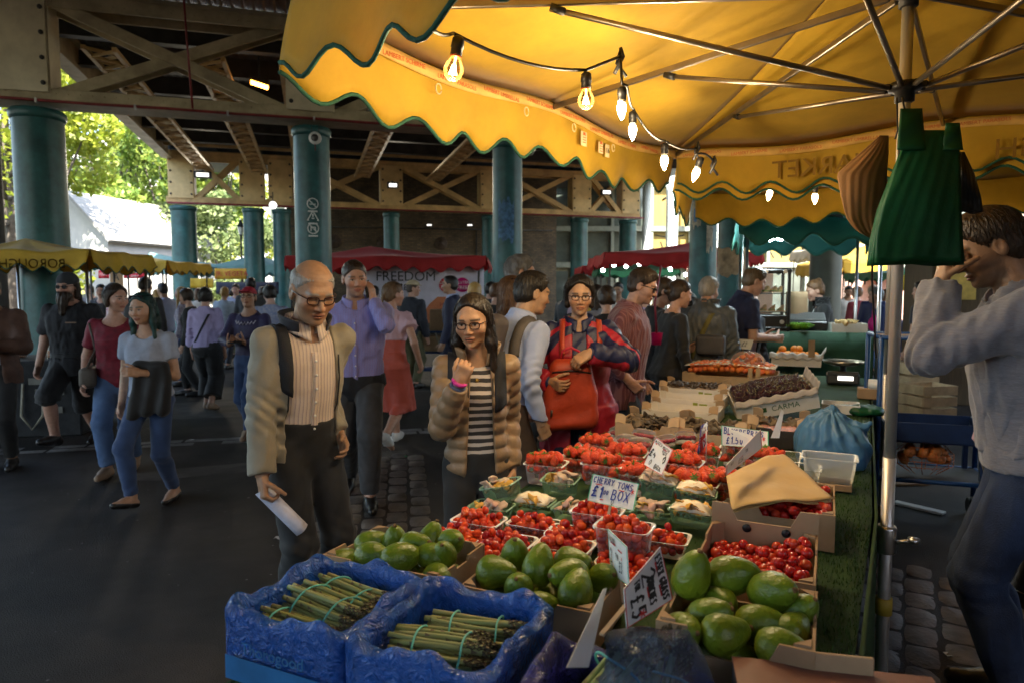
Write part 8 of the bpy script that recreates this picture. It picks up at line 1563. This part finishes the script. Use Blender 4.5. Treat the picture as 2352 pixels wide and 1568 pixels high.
g=P_('woman seen from behind in a lilac blouse and wide black trousers',472,9.2,4,1.67,'f',1,'light',lean=(3,-2),head=(12,4,0),hair='bob',hc=('black',(.02,.015,.012),None),feet=((-.06,.1,0,0),(.08,-.14,.02,-10)),clothes=[('blouse',m_lil,'top',dict(infl=.028,hem=-.01,sleeve=1.55,flare=.03,fold=.008)),('trousers',m_blk,'bottoms',dict(infl=.026,wide=1.7,flare=.03,legt=1.75,waist=.05)),('shoe',M('tan shoe',(.3,.2,.13),.5))])
line_strap(g,'cross_body_strap',m_strap,.05,.25,-.07,.03,-1)
m_navt=M('dark blue violet jersey',(.035,.03,.085),.6,var=.2,bump=.3,bscale=18)
g=P_('man in a red cap and dark blue top holding a camera phone',572,7.5,176,1.68,'m',1,'tan',lean=(-3,0),head=(8,-8,0),hair='buzz',hc=('black',(.02,.015,.012),None),armR=dict(w=(.045,.19,.62),pole=(1,-.3,-.8),fd=(-.7,.6,.4),pn=(-.3,-.2,1),curl=(50,50,30)),armL=dict(w=(-.055,.19,.63),pole=(-1,-.3,-.8),fd=(.7,.6,.4),pn=(.3,-.2,1),curl=(50,50,30)),feet=((-.02,.14,0,0),(.1,-.22,.03,-14)),clothes=[('long_sleeved_top',m_navt,'top',dict(infl=.012,hem=-.05)),('jeans',m_den,'bottoms',dict(infl=.016)),('shoe',M('tan shoe',(.3,.2,.13),.5))],specs=('glasses',m_frame))
def capf(P):p=g.toH(P);v=rbox(p,(0,.12,.05),(.062,.05,.008),.008);return smin(smax(ellip(p,(0,-.012,.035),(.084,.104,.092)),.035-p[:,2],.01),v-.02*np.abs(p[:,0])*0,.015)*g.hs
sdf_object('cap',capf,g.hc-.16,g.hc+np.array([.16,.26,.2]),.008,M('red cap cotton',(.35,.015,.03),.7,var=.15),g.root)
mb=MB();zz=[probe(g,(x*.011*g.H,0,(.235-(.018 if k%2 else 0)-.0007*x*x*0+.0008*abs(x)**1.5)*g.H),(0,1,0),.006,g.top)for k,x in enumerate(range(-6,7))];mb.tube(zz,.0065,5);mb.build('zigzag_trim',M('silver trim',(.55,.53,.6),.5),g.root)
rt=empty('camera_phone',g.root.matrix_basis@Vector((-.01,.36,1.075)),R(176),'dark camera phone held by the man in the red cap','phone');rt.rotation_euler=(R(-40),0,R(176));mb=MB();mb.box((0,0,0),(.15,.075,.012),bev=.004);mb.build('case',m_black,rt);mb=MB();mb.lathe([(.01,0),(.01,.004),(0,.004)],(.05,.02,.006),n=12);mb.build('lens',m_darkmetal,rt)
m_coral=M('coral knit',(.5,.1,.07),.7,var=.1,bump=.3,bscale=16);m_pink=M('pale pink cotton',(.55,.36,.42),.8,var=.08,bump=.3,bscale=14)
g=P_('woman walking away in a pale pink shawl top and long coral skirt',897,7.0,-12,1.76,'f',1,'light',lean=(4,0),head=(-38,4,0),hair='pony',hc=('light brown',(.2,.12,.06),(.07,.04,.02)),armR=dict(w=(.17,.02,.49)),feet=((-.05,.24,0,0),(.07,-.34,.1,-35)),girth=.98,clothes=[('coral_top',m_coral,'top',dict(infl=.014,hem=-.02,sleeve=.2)),('shawl_top',m_pink,'top',dict(infl=.026,hem=.13,sleeve=.45,flare=.03,fold=.008)),('skirt',m_coral,'skirt',dict(infl=.02,hemz=.2,wide=1.05,waist=.06)),('shoe',m_trainer,.009)],specs=('up',m_shade))
m_oliv=M('olive khaki cotton',(.12,.115,.06),.8,var=.2,bump=.3)
g=P_('man in a straw trilby, dark navy jacket and khaki trousers before the bakery banner',943,11.2,-28,1.78,'m',2,'light',head=(-50,4,0),hair='buzz',hc=('brown',(.06,.035,.02),None),girth=1.05,clothes=[('jacket',m_navyj,'top',dict(infl=.026,hem=-.05,sleeve=1.95)),('trousers',m_oliv,'bottoms',dict(infl=.022,wide=1.2)),('shoe',m_shoe)])
def hatf(P):p=g.toH(P);return np.minimum(smax(ellip(p,(0,-.012,.06),(.084,.104,.085)),.05-p[:,2],.01)+.03*np.exp(-(p[:,0]/.02)**2)*np.clip((p[:,2]-.11)*20,0,1),rbox(p,(0,-.01,.058+.0),(.12,.14,.006),.006)+np.maximum(0,np.hypot(p[:,0],p[:,1]+.01)-.135))*g.hs
sdf_object('straw_hat',hatf,g.hc-.2,g.hc+.22,.011,M('straw',(.42,.34,.22),.8,var=.15),g.root)
m_lshirt=M('pale blue shirting',(.36,.42,.62),.75,var=.08,bump=.35,bscale=14);m_suit=M('navy suiting',(.02,.022,.05),.7,var=.15)
P_('dark haired man in an open navy suit jacket and pale blue shirt in profile',1042,10.0,82,1.83,'m',2,'tan',head=(4,0,0),hair='short',hc=('black',(.02,.015,.012),None),clothes=[('shirt',m_lshirt,'top',dict(infl=.01,collar='shirt')),('jacket',m_suit,'top',dict(infl=.026,hem=-.1,open_=(.035,.05))),('trousers',m_suit,'bottoms',dict(infl=.018)),('shoe',m_shoe)])
P_('blonde woman seen from behind in a sage cardigan',1088,8.5,-10,1.72,'f',2,'pale',hair='longback',hc=('golden blonde',(.5,.32,.1),(.3,.17,.05)),clothes=[('cardigan',M('sage knit',(.3,.36,.32),.85,var=.12),'top',dict(infl=.022,hem=-.1)),('trousers',m_denl,'bottoms',dict(infl=.012)),('shoe',m_trainer)])
P_('tall grey curly haired man with glasses and a lavender shirt in profile',1180,5.6,-84,1.9,'m',1,'light',head=(-4,2,0),hair='curly',hc=('grey',(.2,.19,.185),(.07,.065,.06)),stub=.3,clothes=[('shirt',M('lavender shirting',(.42,.38,.5),.75,var=.08,bump=.3,bscale=14),'top',dict(infl=.016,collar='shirt')),('trousers',m_char,'bottoms',dict(infl=.018)),('shoe',m_shoe)],specs=('glasses',m_frame))
P_('long haired brunette woman with sunglasses on her head and a floral top',1160,4.9,-72,1.72,'f',1,'light',head=(-6,4,0),hair='longback',hc=('chestnut',(.16,.075,.03),(.05,.025,.012)),clothes=[('floral_top',M('floral cotton',(.4,.3,.3),.8,c2=(.06,.04,.05),scale=24),'top',dict(infl=.016,hem=-.06,sleeve=1.2)),('trousers',m_blk,'bottoms',dict(infl=.014)),('shoe',m_shoe)],specs=('up',m_shade))
g=P_('young dark haired man in a light blue shirt wearing a backpack',1155,4.0,-52,1.76,'m',0,(.42,.25,.15),lean=(16,0),head=(-16,12,0),hair='short',hc=('black',(.018,.014,.012),None),girth=.92,armR=dict(w=(.13,.06,.475),pole=(.3,-1,0),curl=(40,45,30)),clothes=[('shirt',m_lshirt,'top',dict(infl=.017,hem=-.02,collar='shirt',sleeve=1.97,fold=.008)),('trousers',M('brown chino',(.08,.055,.04),.8,var=.2),'bottoms',dict(infl=.02,waist=.02)),('shoe',m_shoe)])
backpack(g,'grey brown backpack on the back of the young man in the light blue shirt',M('grey brown nylon',(.075,.06,.06),.6,var=.2,bump=.3,bscale=30),M('grey padded webbing',(.1,.085,.075),.7),('R','L'),(.14,.07,.22))
m_rj=M('red jacket nylon',(.35,.014,.03),.5,var=.15,bump=.4,bscale=18);m_nj=M('navy jacket nylon',(.012,.018,.07),.5,var=.15,bump=.4,bscale=18)
def colourblock(name,a,b):
 m=bpy.data.materials.new(name);m.use_nodes=True;nt=m.node_tree;L=nt.links;bs=nt.nodes['Principled BSDF'];tc=nd(nt,'ShaderNodeTexCoord');sp=nd(nt,'ShaderNodeSeparateXYZ');L.new(tc.outputs['Object'],sp.inputs[0])
 n=nd(nt,'ShaderNodeTexNoise',Scale=5.5,Detail=0.0);L.new(tc.outputs['Object'],n.inputs['Vector']);ad=nd(nt,'ShaderNodeMath',operation='MULTIPLY_ADD');L.new(n.outputs['Fac'],ad.inputs[0]);ad.inputs[1].default_value=.22;L.new(sp.outputs[2],ad.inputs[2]);ab=nd(nt,'ShaderNodeMath',operation='ABSOLUTE');L.new(sp.outputs[0],ab.inputs[0]);a2=nd(nt,'ShaderNodeMath',operation='MULTIPLY_ADD');L.new(ab.outputs[0],a2.inputs[0]);a2.inputs[1].default_value=.8;L.new(ad.outputs[0],a2.inputs[2])
 rp=nd(nt,'ShaderNodeValToRGB');rp.color_ramp.interpolation='CONSTANT';mr=nd(nt,'ShaderNodeMapRange');L.new(a2.outputs[0],mr.inputs[0]);mr.inputs[1].default_value=.7;mr.inputs[2].default_value=1.9;L.new(mr.outputs[0],rp.inputs[0]);e=rp.color_ramp.elements;e[0].color=rgb(b);e[0].position=0;e[1].position=.63;e[1].color=rgb(a);x=e.new(.71);x.color=rgb(b);x=e.new(.745);x.color=rgb(a);L.new(rp.outputs[0],bs.inputs['Base Color']);bs.inputs['Roughness'].default_value=.5
 n2=nd(nt,'ShaderNodeTexNoise',Scale=18.0,Detail=4.0);L.new(tc.outputs['Object'],n2.inputs['Vector']);bp=nd(nt,'ShaderNodeBump',Strength=.4,Distance=.01);L.new(n2.outputs['Fac'],bp.inputs['Height']);L.new(bp.outputs[0],bs.inputs['Normal']);return m
g=P_('woman with glasses in a red and navy jacket reaching into her chest bag',1330,4.3,176,1.71,'f',0,'asian',lean=(2,0),head=(2,6,0),hair='bob',hc=('black',(.02,.015,.012),None),girth=1.18,age=.3,armL=dict(w=(-.03,.2,.725),pole=(-1,-.1,-.35),fd=(.8,.2,-.5),pn=(.1,-.6,-.8),curl=(35,45,25)),armR=dict(w=(.1,.16,.62),pole=(1,-.4,-.5),curl=(40,50,30)),clothes=[('shirt',m_nj,'top',dict(infl=.012,hem=-.05,collar='shirt')),('jacket',colourblock('red navy panels',(.012,.016,.06),(.36,.014,.03)),'top',dict(infl=.034,hem=-.17,sleeve=1.96,open_=(.024,.03),fold=.008,flare=.004,hemflare=.015)),('trousers',m_den if 0 else M('dark navy denim',(.012,.018,.045),.8,var=.3),'bottoms',dict(infl=.016)),('shoe',m_shoe)],specs=('glasses',m_frame))
m_rbag=M('rust red bag nylon',(.4,.045,.015),.5,var=.12,bump=.45,bscale=16)
rt=empty('chest_bag',g.root.matrix_basis@Vector((.055,.235,1.0)),g.root.rotation_euler.z,'large rust red bag on the chest of the woman in red and navy','bag');sdf_object('bag_body',lambda P:rbox(P*np.stack([1+.4*np.clip(P[:,2]/.2,0,1),np.ones(len(P)),np.ones(len(P))],1),(0,0,-.02),(.165,.075,.215),.06)+.010*noise3(P,22,3)+.006*np.sin(P[:,2]*40+P[:,0]*14)*np.clip((.0-P[:,2])*6,0,1),(-.24,-.15,-.3),(.24,.15,.26),.009,m_rbag,rt)
mb=MB();mb.tube([(-.06,-.02,.17),(-.05,.0,.24),(0,.01,.265),(.05,.0,.24),(.06,-.02,.17)],.008,7);mb.build('handle',M('red piping',(.5,.02,.05),.5),rt);mb=MB();mb.tube([(-.12,.07,.12),(0,.085,.135),(.11,.07,.12)],.005,6);mb.tube([(.11,.085,-.1),(.112,.088,-.14)],.007,6);mb.build('zip',m_darkmetal,rt)
for s in(.06,-.07):strap(g,'bag_strap',m_rbag,s,-5,120,.032,th=.008,u=.2)
m_burg=pattern('burgundy fine check',[(0,(.13,.035,.045)),(.7,(.24,.1,.11))],'x',.016,distort=.004)
g=P_('man in sunglasses and a burgundy checked shirt looking down',1436,5.2,-112,1.8,'m',0,'light',lean=(5,0),head=(2,20,0),hair='short',hc=('dark brown',(.05,.03,.018),None),girth=1.12,stub=.3,armL=dict(w=(-.1,.05,.5),pole=(-.4,-1,.2)),armR=dict(w=(.115,.05,.52),pole=(.7,-1,0),curl=(40,40,30)),clothes=[('shirt',m_burg,'top',dict(infl=.022,hem=-.12,collar='shirt',sleeve=1.7,fold=.009,flare=.008)),('jeans',M('dark grey denim',(.03,.032,.04),.8,var=.25),'bottoms',dict(infl=.018)),('shoe',m_shoe)],specs=('shades',m_shade))
g=P_('woman with a low dark bun in a black top carrying a small pink cup bag',1532,6.1,-74,1.72,'f',1,'light',lean=(7,0),head=(-8,12,0),hair='lowbun',hc=('dark brown',(.05,.03,.018),None),armL=dict(w=(-.08,.17,.62),pole=(-.5,-1,-.3),curl=(40,50,30)),clothes=[('top',m_blk,'top',dict(infl=.018,hem=-.06,sleeve=1.6,neck=.06)),('trousers',m_navyj,'bottoms',dict(infl=.016)),('shoe',m_shoe)])
rt=empty('pink_cup',at(1508,778,5.8),0,'small hot pink cup bag hanging at the hip of the woman in black','cup');mb=MB();mb.lathe([(.04,-.05),(.052,.05),(.054,.052),(.05,.048)],n=20);mb.build('cup_body',M('hot pink plastic',(.55,.01,.12),.4),rt);mb=MB();mb.tube([(0,0,.05),(-.02,0,.3),(.05,.1,.62)],.01,6);mb.build('strap',M('dark red strap',(.15,.01,.03),.6),rt)
m_gj=M('slate grey rain jacket',(.085,.095,.105),.5,var=.15,bump=.45,bscale=12)
g=P_('grey haired man seen from behind in a slate grey rain jacket with a bag strap',1618,6.4,-26,1.76,'m',1,'light',lean=(8,0),head=(-14,14,0),hair='short',hc=('light grey',(.34,.31,.27),(.18,.16,.14)),girth=1.15,clothes=[('rain_jacket',m_gj,'top',dict(infl=.034,hem=-.12,collar='stand',fold=.01,hemflare=.01)),('trousers',m_navyj,'bottoms',dict(infl=.018)),('shoe',m_shoe)])
line_strap(g,'bag_strap',M('olive webbing',(.16,.14,.04),.8),.05,.26,-.05,.02,-1,.045)
rt=empty('shoulder_bag',at(1632,792,6.15),R(-26),'grey shoulder bag at the hip of the man in the slate jacket','bag');sdf_object('bag_body',lambda P:rbox(P,(0,0,0),(.13,.05,.09),.03)+.004*noise3(P,30,2),(-.2,-.1,-.15),(.2,.1,.15),.012,M('grey nylon',(.06,.06,.07),.6,var=.2),rt)
P_('tall young man in a navy polo shirt leaning over the food counter',1684,6.9,-84,1.88,'m',1,'light',lean=(12,0),head=(-4,22,0),hair='short',hc=('mousy brown',(.13,.085,.045),(.06,.04,.02)),armR=dict(w=(.08,.2,.6),pole=(.4,-1,-.2)),armL=dict(w=(-.06,.2,.6),pole=(-.4,-1,-.2)),clothes=[('polo_shirt',M('navy pique',(.016,.02,.06),.8,var=.15,bump=.4,bscale=24),'top',dict(infl=.016,hem=-.06,sleeve=.75,collar='shirt',flare=.01)),('trousers',m_oliv,'bottoms',dict(infl=.016)),('shoe',m_shoe)])
P_('woman with wavy ash blonde hair and glasses behind the tall man in the polo shirt',1714,7.25,196,1.63,'f',1,'pale',head=(0,6,0),hair='long',hc=('ash blonde',(.4,.32,.22),(.2,.15,.1)),clothes=[('cardigan',m_navyj,'top',dict(infl=.024,hem=-.08,open_=(.03,.04))),('blouse',m_lil,'top',dict(infl=.01)),('trousers',m_blk,'bottoms',{}),('shoe',m_shoe)],specs=('glasses',m_frame))
P_('woman with a messy top bun and black jacket serving behind the food counter',1897,8.3,78,1.76,'f',1,'light',lean=(6,0),head=(6,18,0),hair='bun',hc=('auburn',(.2,.1,.045),(.09,.045,.02)),armL=dict(w=(-.07,.2,.62),pole=(-.5,-1,-.3)),clothes=[('white_tee',M('white cotton',(.7,.69,.68),.8),'top',dict(infl=.01)),('jacket',m_blk,'top',dict(infl=.026,hem=-.06,open_=(.02,.045),collar='stand')),('trousers',m_blk,'bottoms',{}),('shoe',m_shoe)])
m_hood=M('grey marl sweatshirt',(.15,.15,.18),.9,var=.12,scale=60,stretch=(1,1,4),bump=.4,bscale=18,sheen=.3)
g=P_('man in a grey marl sweatshirt and blue jeans rubbing his eyes beside the mast',2378,2.5,62,1.95,'m',0,(.26,.145,.085),lean=(6,0),head=(8,26,0),hair='short',hc=('dark brown',(.05,.03,.018),None),girth=1.08,hsz=1.0,stub=.4,armL=dict(w=(-.045,.155,.835),pole=(-.55,.5,-1),fd=(.12,-.15,1),pn=(.3,-1,0),curl=(50,60,35)),armR=dict(w=(.13,-.07,.47)),feet=((-.1,.0,0,0),(.1,-.04,0,0)),clothes=[('sweatshirt',m_hood,'top',dict(infl=.036,hem=.0,sleeve=1.97,fold=.008,neck=.05)),('ribbed_hem',m_hood,'top',dict(infl=.034,hem=-.03,sleeve=0,fold=.001)),('jeans',M('dark worn denim',(.02,.035,.08),.85,var=.35,scale=6,bump=.3,bscale=200),'bottoms',dict(infl=.014,wide=1.6,fold=.007,waist=.05)),('shoe',m_shoe)])
for nm,x0,x1,u0,u1 in(('back_pocket',.025,.075,-.075,-.02),('back_pocket',-.075,-.025,-.075,-.02)):
 mb=MB();mb.sheet(lambda u,v:probe(g,((x0+(x1-x0)*u)*g.H,0,(u0+(u1-u0)*v-.012)*g.H),(0,-1,0),.004,g.bot),8,8,.006);mb.build(nm,m_den,g.root)
P_('helper in a pale pink top mostly hidden behind the man in the sweatshirt',2352,3.35,180,1.7,'f',1,'light',lean=(6,0),hair='lowbun',armR=dict(w=(.0,.16,.58),pole=(1,-.1,-.1)),armL=dict(w=(-.05,.16,.6),pole=(-1,0,-.2)),clothes=[('blouse',m_pink,'top',dict(infl=.022,sleeve=1.2,flare=.02)),('trousers',m_blk,'bottoms',{}),('shoe',m_shoe)])
BG=[('man in a pale blue shirt looking at his phone beside the corner column',380,13,70,1.76,'m','short',('black',0,0),m_lshirt,m_denl),('blonde woman in a pale blue jacket walking away down the road',513,14,0,1.7,'f','pony',('golden blonde',0,0),M('sky blue cotton',(.4,.5,.62),.8),m_navyj),('curly dark haired man in a blue checked shirt behind the red cap',622,9.6,20,1.7,'m','curly',('black',0,0),M('blue check',(.16,.22,.42),.8,c2=(.4,.42,.5),scale=30),m_char),('man with a dark rucksack and grey top behind the red cap',575,12.5,5,1.86,'m','short',('black',0,0),M('grey sweat',(.07,.075,.08),.8),m_blk),('woman in a white floral dress beside the corner column',425,11.5,100,1.68,'f','long',('golden blonde',0,0),M('white floral cotton',(.6,.55,.58),.8,c2=(.2,.15,.25),scale=30),m_denl),('woman with dark hair and sunglasses behind the lilac blouse',440,10.4,100,1.66,'f','bob',('dark brown',0,0),m_blk,m_blk),('man in a dark cap near the hanging sign board',237,13,180,1.74,'m','short',('black',0,0),m_blk,m_blk),('man in a red and white shirt near the hanging sign board',272,12,150,1.76,'m','short',('black',0,0),M('red and white print',(.4,.06,.07),.8,c2=(.55,.5,.5),scale=9),m_char),('tall dark haired walker behind the maroon top',330,10.5,10,1.84,'m','short',('black',0,0),m_char,m_char),('woman in a burgundy jumper at the sunlit open side',1972,13.5,10,1.7,'f','bob',('auburn',0,0),M('burgundy knit',(.28,.04,.05),.8),m_blk),('woman in navy carrying a hot pink bag at the sunlit open side',2005,13,-10,1.72,'f','pony',('ash blonde',0,0),m_nj,m_den),('stooping man in a bright navy jacket at the open side',2072,11,60,1.8,'m','short',('grey',0,0),M('bright navy cloth',(.03,.05,.17),.7),M('bright navy cloth',(.03,.05,.17),.7)),('man in a navy tee and shorts with bare legs behind the trolley',2128,9.0,30,1.74,'m','short',('black',0,0),m_navyj,m_oliv),('woman with long dark hair behind the reaching woman',1375,7.4,15,1.7,'f','longback',('near black',0,0),M('grey blouse',(.28,.27,.3),.8),m_blk),('curly dark haired woman beside the burgundy shirt',1396,6.6,0,1.66,'f','curly',('dark brown',0,0),m_blk,m_blk),('short woman with black hair behind the bun woman',1565,6.8,-60,1.6,'f','bob',('black',0,0),m_blk,m_blk),('dark suited man half hidden behind the burgundy shirt',1503,6.4,-80,1.74,'m','short',('dark brown',0,0),m_blk,m_blk),('ginger haired person behind the poster column customers',1330,12,-30,1.7,'f','bob',('auburn',0,0),m_pink,m_blk),('brown haired shopper beside the bakery column',1135,9.0,-20,1.72,'f','curly',('chestnut',0,0),m_blk,m_blk),('dark haired man behind the caller',858,12.5,-10,1.72,'m','short',('black',0,0),m_oliv,m_blk),('woman in a bright white top far down the sunlit road',455,15,10,1.68,'f','longback',('chestnut',0,0),m_trainer,m_den),('man in a sky blue tee far down the sunlit road',545,16.5,185,1.78,'m','short',('black',0,0),m_lshirt,m_oliv),('woman in a bright red top far down the road',532,18,-20,1.66,'f','pony',('black',0,0),M('bright red jersey',(.5,.02,.04),.8),m_blk),('person in a lilac top beyond the paired columns',605,15,30,1.7,'f','bob',('dark brown',0,0),m_lil,m_blk),('man in charcoal beyond the yellow canopies',212,16,175,1.76,'m','short',('brown',0,0),m_char,m_den),('woman in pale pink beyond the yellow canopies',358,16,5,1.66,'f','long',('golden blonde',0,0),m_pink,m_blk),('man in a dark coat between the bakery stall and the column',1120,11.5,-60,1.76,'m','short',('black',0,0),m_navyj,m_blk),('woman in a mustard top before the wide red canopy',1345,10.4,40,1.68,'f','longback',('dark brown',0,0),M('mustard jersey',(.4,.24,.03),.8),m_den),('man in a white shirt under the green canopy',1420,12,170,1.77,'m','short',('black',0,0),m_trainer,m_blk),('dark haired woman close behind the burgundy shirt and the green bulbs',1478,9.2,-40,1.66,'f','bob',('near black',0,0),m_lil,m_blk),('grey haired shopper in front of the wide red canopy',1300,13,-40,1.72,'m','short',('light grey',0,0),m_gj,m_blk),('woman with light hair under the green canopy',1470,14,170,1.66,'f','long',('ash blonde',0,0),m_mar,m_blk),('man in white under the sunlit yellow canopy',1945,15.5,180,1.74,'m','short',('black',0,0),m_trainer,m_denl),('woman in olive at the far open side',2030,15.5,170,1.66,'f','long',('chestnut',0,0),m_oliv,m_blk)]
rb=random.Random(9)
for k,(l,px,Y,yaw,H,sx,hr,hcn,m1,m2)in enumerate(BG):
 sh_='shorts' in l;lf=rb.uniform(-.15,.15)
 P_(l,px,Y,yaw,H,sx,2 if Y<8 else 3,rb.choice(['light','tan','pale']),head=(rb.uniform(-20,20),rb.uniform(0,14),0),hair=hr,hc=(hcn[0],(.05,.03,.02),None),lean=(38,0)if 'stooping' in l else(3,0),feet=((-.07,lf,0,0),(.07,-lf,.0,0)),group='walkers further off',armR=dict(w=(.06,.17,.62))if 'phone' in l else None,clothes=[('top',m1,'top',dict(infl=.02,hem=-.06,sleeve=.7 if sh_ else 1.9)),('trousers',m2,'bottoms',dict(infl=.018,legt=1.05 if sh_ else 1.93)),('shoe',m_shoe,.012)])
rt=empty('pink_bag',at(2012,745,12.75),0,'hot pink bag slung on the woman at the open side','bag');sdf_object('bag_body',lambda P:ellip(P,(0,0,0),(.15,.08,.17))+.012*noise3(P,20,2),(-.25,-.15,-.25),(.25,.15,.25),.03,M('hot pink nylon',(.65,.01,.2),.5),rt);mb=MB();mb.tube([(-.08,-.02,.12),(-.06,-.02,.5),(.03,.05,.62)],.015,6);mb.build('strap',MATS['hot pink nylon'],rt)
